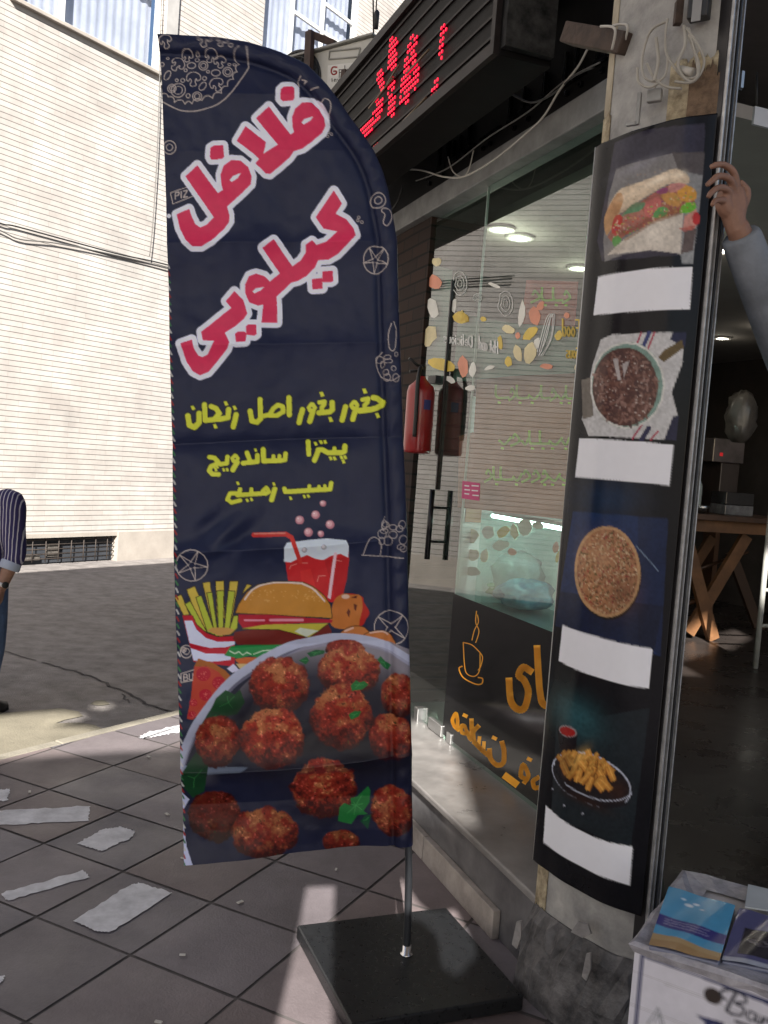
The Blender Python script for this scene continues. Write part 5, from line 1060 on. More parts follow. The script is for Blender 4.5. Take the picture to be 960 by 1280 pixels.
Zc = crop(490, 600, 3.2); fcn = lambda x, y: on_w(x, y, cn + .004)
for k_, m in ((0, m_w), (1, m_y), (2, m_r), (3, m_cr)):
    for (x, y, a, c_, g_, kk) in [(90, 255, 24, 36, 0, 3), (85, 345, 34, 28, -.6, 2), (235, 222, 26, 20, .3, 1), (310, 222, 36, 30, 0, 3), (385, 208, 26, 24, .4, 0), (445, 208, 26, 20, -.7, 1), (490, 205, 16, 30, -.1, 3), (532, 188, 30, 32, .1, 0), (585, 182, 22, 16, .2, 0), (225, 290, 38, 20, 0, 0), (325, 300, 24, 24, .2, 3), (370, 305, 16, 28, 0, 3), (435, 262, 34, 20, -.2, 0), (480, 288, 18, 14, .2, 2), (325, 365, 28, 20, .1, 0), (215, 370, 26, 40, .4, 2), (655, 270, 12, 24, .2, 2), (665, 305, 8, 24, .3, 1), (170, 220, 18, 20, 0, 0)]:
        if kk == k_: X, Y = Zc([(x, y)])[0]; blob(k_, X, Y, a / 3.2, c_ / 3.2, g_, fcn, par=ctr)
tb_ = MB(); tb_.tube([W(3.5, cn - .05, zt - .022), W(4.6, cn - .05, zt - .022)], .011, 8); tb_.build('lamp_tube', mat('lit_tube', (1, 1, 1), emit=(.85, 1.0, .95), estr=9.0), ctr)
def bag(name, c, r, m, label, seed, cat='plastic bag'):
    rb = random.Random(seed); b = MB(); n = 26; rings = []
    for i in range(9):
        th_ = math.pi * (.08 + .88 * i / 8); rr = math.sin(th_) ** .7
        if i == 8: rr = .18
        rings.append([np.asarray(c) + np.array([r[0] * rr * (1 + rb.uniform(-.22, .22)) * math.cos(6.283 * j / n), r[1] * rr * (1 + rb.uniform(-.22, .22)) * math.sin(6.283 * j / n), r[2] * (-math.cos(th_) + 1) * (1 + rb.uniform(-.05, .05))]) for j in range(n)])
    b.loft(rings, smooth=True); return tag(b.build(name, m), label, cat)
m_bagb = mat('blue_film', (.02, .26, .48), .2, spec=.8, bump=.4, bscale=14, var=.4, scale=9, sub=(.25, .55, .70)); m_bagg = mat('green_film', (.02, .24, .05), .2, spec=.8, bump=.4, bscale=14, var=.5); m_bagw = mat('clear_crumpled_film', (.55, .60, .62), .2, spec=.9, bump=.5, bscale=14, var=.3)
cz = zm - .006
p = on_w(657, 752, cn - .22); bag('plastic_bag', (p[0], p[1], cz), (.16, .14, .085), m_bagb, 'crumpled blue plastic bag on the counter shelf inside the window', 1)
p = on_w(617, 742, cn - .22); bag('plastic_bag', (p[0], p[1], cz), (.14, .12, .07), m_bagg, 'crumpled green plastic bag on the counter shelf inside the window', 2)
p = on_w(643, 728, cn - .30); bag('plastic_bag', (p[0], p[1], cz), (.16, .09, .15), m_bagw, 'clear crumpled bag standing behind the blue and green ones', 3)
p = on_w(548, 768, GLASS - .55); bag('plastic_bag', (p[0], p[1], cz), (.16, .14, .09), m_bagw, 'clear crumpled bag lying behind the glass door', 4)
# shop fridge of pale steel seen through the door
fr = thing('upright_fridge', W(5.2, GLASS - .6, FZ), 'pale upright fridge with orange labels standing behind the glass door', 'fridge')
b = MB(); b.box(W(4.75, GLASS - 1.05, FZ), U1 * .8, N1 * .7, UP * 1.65); b.build('body', mat('fridge_white', (.80, .84, .82), .35), fr, .01)
for z in (1.28, 1.42): b = MB(); b.box(W(4.742, GLASS - .50, z), U1 * .006, N1 * .10, UP * .09); b.build('label', mat('orange_label', (.5, .26, .10), .5), fr)
# ------------------------------------------------------------------ fire extinguisher on the brick pier
ex0, ex1 = on_w(521, 566, GLASS + .088), on_w(527, 478, GLASS + .088); ew = .072
ext = thing('fire_extinguisher', ex0, 'red fire extinguisher hanging on the dark brick pier beside the flag', 'fire extinguisher')
m_red = mat('red_enamel', (.36, .012, .014), .28, var=.06, spec=.6, coat=.3)
ax_ = ex1 - ex0; hgt = np.linalg.norm(ax_)
b = MB(); b.lathe([(.02, -.004), (ew * .92, 0), (ew, .012), (ew, hgt * .86), (ew * .9, hgt * .94), (ew * .55, hgt), (.022, hgt + .02), (.02, hgt + .03)], ex0, ax_, 26); b.build('cylinder', m_red, ext)
b = MB(); e1 = ex1 + UP * .03; b.lathe([(.018, 0), (.018, .05), (.012, .06)], e1, UP, 12); b.tube([e1 + UP * .05, e1 + UP * .055 - N1 * -.03 + U1 * .0, e1 + UP * .085 + N1 * .08], .008, 8); b.tube([e1 + UP * .03, e1 + UP * .02 + N1 * .07], .007, 8); b.build('valve', m_black, ext)
b = MB(); h0 = e1 + UP * .02; q_ = -U1 * .06 + N1 * .045; b.tube(cr([h0, h0 + q_ * .6 + UP * .02, h0 + q_ - UP * .06, ex0 + q_ * 1.02 + UP * .20, ex0 + q_ * 1.0 + UP * .08], 6, False), .011, 8); b.build('hose', m_black, ext)
b = MB(); lt_ = ex0 + ax_ * .68
vd = CO - lt_; vd[2] = 0; vd /= np.linalg.norm(vd); va = math.atan2(vd[1], vd[0]) + .55
rr = [np.array([math.cos(va + a) * (ew + .0012), math.sin(va + a) * (ew + .0012), 0]) for a in np.linspace(-.28, .28, 6)]
for i in range(5): b.quad(lt_ + rr[i] - UP * .025, lt_ + rr[i + 1] - UP * .025, lt_ + rr[i + 1] + UP * .025, lt_ + rr[i] + UP * .025)
b.build('label', mat('blue_label', (.05, .06, .22), .5), ext)
b = MB(); b.box(ex1 - U1 * .05 - N1 * .085, U1 * .1, N1 * .03, UP * .04); b.build('bracket', m_black, ext)
# ------------------------------------------------------------------ the flag on its plate
BP = on_z(508, 1193, .05); yw = math.radians(8); FD = np.array([math.cos(yw), math.sin(yw), 0]); FNB = np.array([FD[1], -FD[0], 0])
flag = thing('feather_flag', BP * [1, 1, 0], 'tall navy feather flag with red and white Persian lettering on a black square base', 'banner')
fim = draw_flag()
def on_f(u, v): return on_plane(u, v, BP, FNB)
nv, nu = 1000, 280
yr = np.linspace(45, 1082, nv)
l, r = flag_lr(yr)
# bottom hem rises to the right, top edge rounds off
U = np.linspace(0, 1, nu)
X = l[:, None] + (r - l)[:, None] * U[None]; Yb = yr[:, None] - (np.clip((yr[:, None] - 900) / 182, 0, 1) ** 1.5) * (26 * U[None] ** .9)
Y = Yb + 0 * X
d = np.array(FW)[None, None] + CX * ((X - 480) / F_PX)[..., None] - CY * ((Y - 640) / F_PX)[..., None]
tpar = ((BP - CO) @ FNB) / (d @ FNB); V = CO + d * tpar[..., None]
cols = fim.sample(np.stack([X.ravel(), Y.ravel()], -1))
# distance from the curved pole side, for the sleeve
edge = np.array([(b_, a_) for a_, b_ in FL_R] ); edge = np.concatenate([[(197, 43)], edge]); 
dist = np.full(X.shape, 1e9)
for (x1, y1), (x2, y2) in zip(edge[:-1], edge[1:]):
    dx, dy = x2 - x1, y2 - y1; t = np.clip(((X - x1) * dx + (Y - y1) * dy) / (dx * dx + dy * dy), 0, 1); dist = np.minimum(dist, np.hypot(X - x1 - t * dx, Y - y1 - t * dy))
pxm = 2.8 / F_PX
sl_ = 22.0; q = np.clip(dist / sl_, 0, 1); disp = np.where(dist < sl_, 0.017 * np.sqrt(np.clip(1 - (2 * q - 1) ** 2, 0, 1)), 0.0)
disp -= 0.006 * np.exp(-((dist - 25) / 4.0) ** 2)
nzf = lambda cell, seed, sy=1: np.stack([vnoise(nv, nu, cell, seed)])[0]
body = np.clip((dist - 26) / 40, 0, 1)
def fold(yl, yr_, amp, wd, bend=0.0):
    """sharp packing crease running across the cloth"""
    yc = yl + (yr_ - yl) * (X - 215) / 290 + bend * np.sin((X - 215) / 290 * 3.1); z = (Y - yc)
    return amp * np.exp(-np.abs(z) / wd)
disp += (.45 + .55 * body) * (fold(120, 118, .010, 20) + fold(190, 188, .008, 30) + fold(305, 302, .018, 18) + fold(432, 428, .015, 16) - fold(556, 546, .024, 18, -2) + fold(690, 672, .026, 18, 3) - fold(815, 800, .016, 24) + fold(964, 942, .036, 20, 6) - fold(1010, 995, .018, 50))
disp += body * (.030 * (fbm(nv, nu, 150, 5, 2) - .5) + .014 * (fbm(nv, nu, 50, 8, 3) - .5))
tw = np.exp(-((X - 285) / 40) ** 2 - ((Y - 665) / 26) ** 2); disp += .012 * tw * np.sin((X * .9 + Y) / 9.0)
# gathers in the sleeve beside the pole
slv = np.exp(-((dist - 12) / 12) ** 2); disp += .0022 * slv * np.sin(Y / 5.5 + X / 9 + 2 * np.sin(Y / 37)) + .003 * slv * (fbm(nv, nu, 14, 77, 3) - .5)
disp += .0035 * np.clip((240 - X) / 30, 0, 1) * np.sin(Y / 23.0) + .010 * np.clip((Y - 1040) / 42, 0, 1) * np.sin((X - 215) / 46.0)
V = V + FNB[None, None] * disp[..., None]
m_cloth = vcol_mat('printed_satin', rough=0.38, spec=0.22, weave=0.20, trans=0.12)
sheet('flag_cloth', V.reshape(-1, 3), nu, nv, cols, m_cloth, flag)
# pole: leans with the cloth and bends over at the top, inside the sleeve
pole = [BP + UP * .002, on_f(510.5, 1130), on_f(511, 1060)] + [on_f(x - 10, y) for x, y in [(514, 980), (512, 860), (508, 640), (499, 430), (495, 310), (484, 245)]] + [on_f(x - 8, y + 9) for x, y in [(440, 150), (385, 82), (310, 53), (240, 45)]]
m_pole = mat('dark_steel_pole', (.06, .065, .075), .3, metal=.7, var=.15)
pp = cr([p - FNB * (.020 if i > 2 else (.012 if i == 2 else .004 * i)) for i, p in enumerate(pole)], 6, False)
b = MB(); b.tube(pp, [.0125 - .0075 * min(1, i / (len(pp) - 1)) for i in range(len(pp))], 12); b.build('pole', m_pole, flag)
b = MB(); b.lathe([(.020, 0), (.020, .004), (.0135, .006), (.0135, .03)], BP + UP * .0005, UP, 20); b.build('socket_ring', mat('bright_chrome', (.7, .7, .72), .15, metal=1.0), flag)
pc = [on_z(385, 1160, .05), on_z(569, 1132, .05), on_z(651, 1245, .05), on_z(412, 1276, .05)]; ctr_ = sum(pc) / 4
e1_ = (pc[1] - pc[0] + pc[2] - pc[3]) / 2; e2_ = (pc[3] - pc[0] + pc[2] - pc[1]) / 2; e1_ = e1_ / np.linalg.norm(e1_); e2_ = e2_ - e1_ * (e1_ @ e2_); e2_ /= np.linalg.norm(e2_)
S_ = .545
b = MB(); b.prism([ctr_ * [1, 1, 0] + UP * .003 + e1_ * a * S_ / 2 + e2_ * c_ * S_ / 2 for a, c_ in ((-1, -1), (1, -1), (1, 1), (-1, 1))], UP * .046)
b.build('base_plate', mat('black_base_plate', (.013, .014, .016), .30, var=.2, scale=40, bump=.08, bscale=260, spec=.3, rvar=.06), flag, .006, 3)

# ------------------------------------------------------------------ red running-text display over the shop front
SN = -1.39
_e = on_plane(690, 66, U1 * (on_w(622, 64, SN) @ U1), U1); SB = _e @ N1
sgn_ = thing('led_sign', W(3.5, SN, 2.9), 'long black display box with glowing red dot lettering over the shop front', 'display sign')
ts0 = on_w(622, 64, SN) @ U1; ts1 = 6.6; z0 = on_w(622, 64, SN)[2] - .01; z1 = on_w(468, 52, SN)[2]
b = MB(); b.box(W(ts0, SB, z0), U1 * (ts1 - ts0), N1 * (SN - SB - .006), UP * (z1 - z0)); b.build('casing', m_dark, sgn_, .004)
b = MB(); fr_ = .045
b.box(W(ts0, SN - .005, z0), U1 * (ts1 - ts0), N1 * .022, UP * fr_); b.box(W(ts0, SN - .005, z1 - fr_), U1 * (ts1 - ts0), N1 * .022, UP * fr_); b.box(W(ts0, SN - .005, z0 + fr_), U1 * .03, N1 * .022, UP * (z1 - z0 - 2 * fr_)); b.build('frame', mat('sign_frame', (.014, .010, .010), .5, spec=.2, var=.5, scale=12), sgn_)
b = MB()
for i in range(7): zz_ = z0 + fr_ + .03 + i * (z1 - z0 - 2 * fr_ - .06) / 6; b.box(W(ts0 + .04, SN - .004, zz_), U1 * (ts1 - ts0 - .1), N1 * .006, UP * .010)
b.build('display_rib', mat('sign_rib', (.012, .008, .008), .5, spec=.15, var=.4), sgn_)
b = MB(); b.box(W(ts0 - .035, SB + .01, z0 + .02), U1 * .032, N1 * (SN - SB - .02), UP * (z1 - z0 - .05)); b.build('end_cap', mat('scuffed_blue_black', (.010, .011, .015), .5, var=.8, scale=18, spec=.2, sub=(.05, .05, .05)), sgn_)
m_led = mat('red_led', (.3, .005, .01), .4, emit=(1.0, .0, .035), estr=.62)
zl = crop(360, 0, 2.667); b = MB(); rl_ = random.Random(3)
segs = [([(352, 132), (346, 222)], 26), ([(418, 135), (405, 220), (385, 330)], 34), ([(305, 240), (312, 290)], 22), ([(345, 268), (345, 378)], 24), ([(305, 340), (292, 398), (245, 440)], 28), ([(270, 430), (255, 455)], 22), ([(298, 488), (278, 522)], 24), ([(521, 82), (516, 130), (510, 188)], 16), ([(505, 232), (500, 240)], 8), ([(495, 262), (485, 338)], 20), ([(430, 220), (420, 290)], 20)]
for t in np.arange(2.7, 6.6, .025):
    for z in np.arange(z0 + .05, z1 - .05, .025):
        u, v = proj(W(t, SN + .006, z)); X_, Y_ = (u - 360) * 2.667, v * 2.667; hit = False
        for q, w_ in segs:
            for (x1, y1), (x2, y2) in zip(q[:-1], q[1:]):
                dx, dy = x2 - x1, y2 - y1; k_ = min(1, max(0, ((X_ - x1) * dx + (Y_ - y1) * dy) / (dx * dx + dy * dy)))
                if math.hypot((X_ - x1 - k_ * dx), (Y_ - y1 - k_ * dy)) < w_ / 2: hit = True
        if hit and rl_.random() < .93:
            c = W(t, SN + .004, z); b.add([c + (U1 * math.cos(a) + UP * math.sin(a)) * .0074 + N1 * h_ for h_ in (0, .004) for a in np.linspace(0, 6.283, 7)[:-1]], [(6, 7, 8, 9, 10, 11)] + [(i, (i + 1) % 6, (i + 1) % 6 + 6, i + 6) for i in range(6)])
b.build('led_lettering', m_led, sgn_)
b = MB()
for (a_, c_) in (([(330, 280), (370, 215)]), ([(270, 360), (350, 260)]), ([(395, 245), (470, 165)]), ([(360, 430), (460, 325)])):
    p, q = zl([a_, c_]); b = MB(); b.tube([on_w(*p, SN + .012), on_w(*q, SN + .012)], .005, 6); b.build('stray_strip', mat('dull_brass', (.16, .12, .08), .5, metal=.4), sgn_)
# lamp fitting under the far end of the sign, cable along the beam, bracket with white tie
lamp = thing('flood_lamp', on_w(492, 210, BN + .12), 'small grey flood lamp fixed under the display above the flag edge', 'lamp')
c = on_w(493, 207, BN + .14); b = MB(); b.box(c - U1 * .10 - N1 * .05, U1 * .22, N1 * .12 + UP * .03, UP * .06); b.build('housing', mat('lamp_grey', (.30, .29, .26), .6, var=.3), lamp, .006)
b = MB(); b.tube([c + UP * .04, c + UP * .16 - N1 * .05], .012, 8); b.build('arm', m_rust, lamp)
fb = lambda u, v, o=.10: on_w(u, v, BN + o)
cable('beam_cable', [fb(470, 214), fb(520, 212), fb(555, 221), fb(582, 220), fb(620, 198), fb(660, 165), fb(680, 145), fb(700, 112), fb(722, 84), fb(735, 60)], .0045, m_cablew, 'thin pale cable drooping across the underside of the display toward the column')
cable('beam_cable', [fb(503, 232), fb(498, 250), fb(490, 262)], .005, m_black, 'short dark cable end hanging below the flood lamp')
cable('beam_cable', [fb(640, 118), fb(664, 128), fb(690, 118), fb(716, 96), fb(742, 84)], .004, m_black, 'thin black cable looping below the near end of the red display')
cable('beam_cable', [fb(520, 226), fb(560, 210), fb(610, 172), fb(660, 140), fb(705, 102), fb(750, 78)], .003, m_cable, 'thin grey cable running straight above the drooping pale one')
cable('beam_cable', [fb(560, 196), fb(566, 214), fb(578, 221), fb(586, 212), fb(592, 188)], .003, m_cablew, 'short pale loop of wire hanging under the middle of the red display')
br_ = thing('iron_bracket', on_depth(752, 50, 2.75), 'rusty iron bracket arm tied with white cord beside the column top', 'bracket')
p0, p1 = on_depth(712, 42, 2.85), on_depth(786, 56, 2.62); b = MB(); dd = p1 - p0; dd /= np.linalg.norm(dd); sd_ = np.cross(dd, UP); sd_ /= np.linalg.norm(sd_); uu = np.cross(sd_, dd); b.box(p0 - sd_ * .03 - uu * .03, dd * np.linalg.norm(p1 - p0), sd_ * .06, uu * .06); b.build('arm', m_rust, br_, .004)
b = MB()
for (u, v0, v1, k_) in ((757, 33, 62, 0), (772, 32, 55, 1)):
    a_, c_ = on_depth(u - 6, v0, 2.66), on_depth(u + 8, v1, 2.62); m_ = (a_ + c_) / 2 - FW * .05 + CX * .012; b.tube(cr([a_, m_, c_], 6, False), .004, 6)
b.build('white_cord', m_cablew, br_)
# cables and boxes on the column head
fcol = lambda u, v, o=.02: on_plane(u, v, np.array([.676 - .6 * o, 2.541 - .8 * o, 0]), np.array([-.55, -.83, 0]))
z3 = crop(680, 0, 3.429)
coil = thing('cable_coil', fcol(850, 60), 'loose coil of off white cable hanging on the column above the poster', 'cable coil')
b = MB(); rc2 = random.Random(6)
loops = [[(530, 80), (520, 150), (525, 230), (560, 290), (600, 330), (650, 330), (665, 280), (640, 200), (620, 120)], [(600, 110), (605, 190), (575, 270), (590, 320), (630, 350), (660, 320), (650, 230), (620, 150)], [(530, 90), (470, 120), (440, 170), (420, 260), (430, 330), (480, 350), (520, 320), (530, 240)], [(400, 290), (405, 350), (450, 375), (500, 350)], [(480, 160), (490, 260), (470, 350)], [(610, 120), (670, 210), (685, 280), (640, 350), (560, 350)], [(440, 270), (470, 330), (520, 370), (590, 380)]]
for q in loops:
    b.tube(cr([fcol(*p, .035 + rc2.uniform(-.008, .012)) for p in z3(q)], 6, False), rc2.choice([.0035, .0045]), 6)
b.build('cable_loops', mat('grubby_cable', (.36, .34, .30), .6), coil)
b = MB(); b.box(fcol(*z3([(560, 15)])[0], .01), CX * .02, -FW * .02, -UP * .06); b.build('hook', m_rust, coil)
b = MB(); b.tube([fcol(*z3([(585, 300)])[0], .02), fcol(*z3([(640, 312)])[0], .03)], .012, 8); b.build('plug', m_cablew, coil)
jb = thing('junction_box', fcol(872, 16), 'dark little junction box at the very top of the column', 'junction box')
p = fcol(*z3([(620, -10)])[0], .005); b = MB(); ca = np.array([.83, -.55, 0]); cn_ = np.array([-.55, -.83, 0]); b.box(fcol(862, 31, .004), ca * .055, cn_ * .035, UP * .12); b.build('box', m_black, jb, .004)
b = MB(); b.box(fcol(864, 28, .0385), ca * .024, cn_ * .003, UP * .09); b.build('cover', mat('grey_cover', (.25, .25, .25), .5), jb)
sb = thing('door_bell', fcol(818, 125), 'small grey box under the cable coil on the column', 'box'); b = MB(); b.box(fcol(810, 131, .002), ca * .040, cn_ * .02, UP * .035); b.build('case', mat('grey_plastic', (.28, .28, .27), .5, var=.3), sb, .004); b = MB(); b.tube([fcol(818, 114, .012), fcol(820, 100, .012)], .003, 6); b.build('lead', m_cablew, sb)
sw = thing('wall_strip', fcol(793, 140), 'short grey trunking strip beside the small box on the column', 'trunking'); b = MB(); b.box(fcol(795, 157, .004), ca * .010, cn_ * .012, UP * .085); b.box(fcol(784, 159, .004), ca * .03, cn_ * .012, UP * .008); b.build('strip', mat('grey_plastic', (.28, .28, .27), .5), sw)

# ------------------------------------------------------------------ air conditioner above the display
AD = 5.6
ac = thing('air_conditioner', on_depth(415, 120, AD), 'off white outdoor air conditioner unit with round fan grille above the flag', 'air conditioner')
ah = math.radians(-54); ax = np.array([math.cos(ah + math.pi / 2 - .0), math.sin(ah + math.pi / 2), 0])
ax = np.array([.80, -.60, 0]); an = np.array([-.60, -.80, 0])         # width axis and front normal
pa = on_depth(361, 72, AD); fac = lambda u, v, o=0: on_plane(u, v, pa + an * o, an)
tl, tr_ = fac(355, 74), fac(466, 48); wid = (tr_ - tl) @ ax; zt_ = (tl[2] + tr_[2]) / 2; hgt_ = .60
m_ac = mat('ac_white', (.50, .49, .45), .5, var=.08, scale=4)
o_ = tl * [1, 1, 0] + UP * (zt_ - hgt_)
b = MB(); b.box(o_ - an * .32, ax * wid, an * .32, UP * hgt_); b.build('casing', m_ac, ac, .012)
b = MB(); b.box(o_ - an * .33 + UP * (hgt_ + .001) - ax * .01, ax * (wid + .02), an * .35, UP * .014); b.build('lid', mat('ac_lid', (.30, .30, .28), .5), ac, .004)
fcn_ = fac(368, 108, .004); b = MB()
b.lathe([(.215, 0), (.215, .006), (.20, .006), (.20, 0)], fcn_, an, 36)
for r_ in (.03, .065, .10, .135, .17): b.tube([fcn_ + an * .012 + (ax * math.cos(a) + UP * math.sin(a)) * r_ for a in np.linspace(0, 6.283, 25)], .004, 5, caps=False)
for a in np.linspace(0, 3.1416, 9)[:-1]: b.tube([fcn_ + an * .011 + (ax * math.cos(a) + UP * math.sin(a)) * .2, fcn_ + an * .011 - (ax * math.cos(a) + UP * math.sin(a)) * .2], .004, 5)
b.build('fan_grille', m_black, ac)
b = MB(); b.lathe([(.198, 0), (.198, .002)], fcn_ + an * .0005, an, 30); b.build('fan_opening', m_roomdark, ac)
b = MB(); lc = [fac(411, 82, .003), fac(442, 80, .003), fac(425, 135, .003)]; b.prism([fac(410, 82, .002), fac(452, 77, .002), fac(448, 128, .002), fac(408, 138, .002)], an * .002); lb_ = b.build('label_plate', mat('ac_label', (.62, .61, .58), .5), ac)
b = MB(); fl2 = lambda x, y: fac(x, y, .0052); ribbon(b, cr([(421, 84), (416, 84), (414, 89), (416, 93), (420, 92), (420, 89), (417, 89)], 4, False), 1.7, fl2); b.build('red_lettering', mat('red_ink', (.42, .02, .02), .5), lb_)
b = MB()
for q in ([(424, 87), (424, 97)], [(424, 87), (427, 87), (428, 90), (424, 91)], [(431, 82), (431, 91)], [(434, 86), (434, 90), (437, 90), (437, 86)], [(440, 86), (437.5, 87.5), (440, 89), (438, 91)], [(415, 98), (415, 102)], [(418, 99), (418, 102)], [(418, 99), (420, 99), (420, 102)], [(422, 99), (423, 102), (424.5, 98.5)], [(426, 100), (428.5, 99.8), (427, 98.6), (426, 100.5), (428, 101.6)], [(430.5, 98.8), (430.5, 101.6)], [(433, 97), (433, 101), (434.5, 101)]): ribbon(b, q, 1.0, fl2)
b.build('dark_lettering', mat('dark_ink', (.05, .05, .05), .5), lb_)
b = MB(); q = [fac(412, 64, .003), fac(450, 60, .003), fac(448, 71, .003), fac(411, 74, .003)]
for a, c_ in zip(q, q[1:] + q[:1]): b.tube([a, c_], .005, 5)
b.build('handle_recess', mat('ac_lid', (.3, .3, .28)), ac)
bk = thing('ac_bracket', on_depth(395, 90, AD - .2), 'rust brown steel bracket frame holding the air conditioner', 'bracket')
fk = lambda u, v, o=.03: fac(u, v, o); b = MB()
def bar(a, c_, w_): 
    dd = c_ - a; L_ = np.linalg.norm(dd); dd /= L_; s_1 = np.cross(dd, an); s_1 /= np.linalg.norm(s_1); b.box(a - s_1 * w_ / 2, dd * L_, s_1 * w_, an * w_ * .7)
bar(fk(390, 41), fk(384, 175), .048); bar(fk(388, 43), fk(420, 56, -.05), .040); bar(fk(421, 88), fk(426, 135), .020) if False else None
bar(fk(380, 175), fk(480, 168), .05); bar(fk(432, 88), fk(427, 128), .03)
b.build('frame', mat('bracket_brown', (.050, .026, .020), .65, var=.4, scale=12), bk)

# ------------------------------------------------------------------ interior seen through the open entrance
def fl_at(u, v): return on_z(u, v, FZ)
m_wood = mat('worn_brown_wood', (.16, .075, .032), .5, var=.35, scale=6, bump=.1); m_woodd = mat('dark_wood_top', (.07, .035, .02), .4, var=.35, scale=6)
TDp = 7.1
tc0 = on_depth(905, 655, TDp); tz = tc0[2]
tab = thing('wooden_table', (tc0[0], tc0[1], FZ), 'brown wooden table with crossed legs inside the dark entrance', 'table')
tx = np.array([.96, .28, 0]); ty = np.array([-.28, .96, 0]); tb0 = np.array([on_depth(846, 655, TDp)[0], on_depth(846, 655, TDp)[1], 0]); TW = 1.15
b = MB(); b.box(tb0 + UP * (tz + .02) - ty * .1, tx * TW, ty * .75, UP * .045); b.build('top', m_woodd, tab, .005)
b = MB(); b.box(tb0 + UP * (tz - .075), tx * (TW - .3), ty * .04, UP * .09); b.build('apron', m_wood, tab)
def plank(a, c_, w_, th_=.04):
    a, c_ = np.asarray(a), np.asarray(c_); dd = c_ - a; L_ = np.linalg.norm(dd); dd /= L_; s_1 = np.cross(dd, ty); s_1 /= np.linalg.norm(s_1); k = MB(); k.box(a - s_1 * w_ / 2, dd * L_, s_1 * w_, ty * th_); return k
tabp = lambda u, v, o=0.0: on_plane(u, v, tb0 + ty * o, ty)
plank(tabp(859, 672, .05), tabp(893, 800, .05), .10).build('leg', m_wood, tab); plank(tabp(935, 670, .10), tabp(862, 792, .10), .10).build('leg', m_wood, tab)
plank(tabp(892, 672, .55), tabp(848, 740, .55), .09).build('leg', m_wood, tab); plank(tabp(915, 690, .62), tabp(955, 800, .62), .09).build('leg', mat('dark_leg', (.05, .028, .018), .6), tab)
b = MB(); b.tube([tabp(838, 760, .12), tabp(880, 748, .12)], .02, 6); b.tube([tabp(842, 722, .3), tabp(935, 690, .3)], .015, 6); b.build('stretcher', m_woodd, tab)
mach = thing('coffee_machine', tb0 + tx * .45 + UP * tz, 'dark appliance with a red panel standing on the wooden table', 'appliance')
tq = tb0 + ty * .25 + UP * (tz + .066); 
def tp(u, v, o=.25): return on_plane(u, v, tb0 + ty * o, ty)
b = MB(); a_, c_ = tp(895, 650), tp(925, 580); b.box(a_ * [1, 1, 0] + UP * (tz + .066), tx * ((c_ - a_) @ tx), ty * .3, UP * (c_[2] - tz - .066)); b.build('body', mat('brown_casing', (.045, .032, .028), .35, var=.2), mach, .008)
b = MB(); a2, c2_ = tp(890, 580, .23), tp(932, 551, .23); b.box(a2 * [1, 1, 0] + UP * (c_[2] + .001), tx * ((c2_ - a2) @ tx), ty * .32, UP * (c2_[2] - c_[2])); b.build('hopper', mat('smoky_plastic', (.13, .11, .11), .12, spec=.8, var=.3), mach, .008)
b = MB(); a2, c2_ = tp(900, 570, .225), tp(904, 566, .225); b.box(a2, tx * ((c2_ - a2) @ tx), ty * .01, UP * (c2_[2] - a2[2])); b.build('red_lamp', mat('red_panel_light', (.5, .02, .02), emit=(1, .03, .04), estr=.10), mach)
bx = thing('stacked_tray', tq + tx * .6, 'glossy dark tray with pale edges on the table beside the appliance', 'tray')
b = MB(); a2, c2_ = tp(905, 650, .1), tp(942, 635, .1); b.box(a2 * [1, 1, 0] + UP * (tz + .066), tx * ((c2_ - a2) @ tx), ty * .2, UP * .08); b.build('lower_tray', mat('tray_grey', (.16, .16, .17), .2, spec=.8, var=.5, scale=14), bx, .005); b = MB(); b.box(a2 * [1, 1, 0] + UP * (tz + .15), tx * ((c2_ - a2) @ tx), ty * .2, UP * .10); b.build('upper_tray', mat('tray_dark', (.035, .033, .035), .2, spec=.8), bx, .005)
bw = MB(); c_ = tp(875, 648, .1); bw.lathe([(.03, 0), (.05, .02), (.075, .06), (.07, .062), (.04, .02)], c_ * [1, 1, 0] + UP * (tz + .066), UP, 18); tag(bw.build('bowl', mat('metal_bowl', (.3, .3, .3), .2, metal=.9)), 'small shiny bowl on the near corner of the wooden table', 'bowl')
jr = MB(); c_ = tp(866, 645, .3); jr.lathe([(.05, 0), (.055, .02), (.055, .22), (.035, .26), (.035, .29)], c_ * [1, 1, 0] + UP * (tz + .066), UP, 16); tag(jr.build('jar', mat('pale_jar', (.40, .45, .44), .2, spec=.8)), 'pale plastic jar at the left end of the wooden table', 'jar')
sh_ = thing('wall_shelf', tb0 + ty * 1.6 + UP * (tz + .25), 'dark shelf board with bottles behind the wooden table', 'shelf')
b = MB(); b.box(tb0 + ty * 1.5 + tx * .05 + UP * (tz + .10), tx * 1.6, ty * .3, UP * .03); b.box(tb0 + ty * 1.55 + tx * .1 + UP * FZ, tx * .05, ty * .2, UP * (tz + .10 - FZ)); b.box(tb0 + ty * 1.55 + tx * 1.5 + UP * FZ, tx * .05, ty * .2, UP * (tz + .10 - FZ)); b.build('board', m_woodd, sh_)
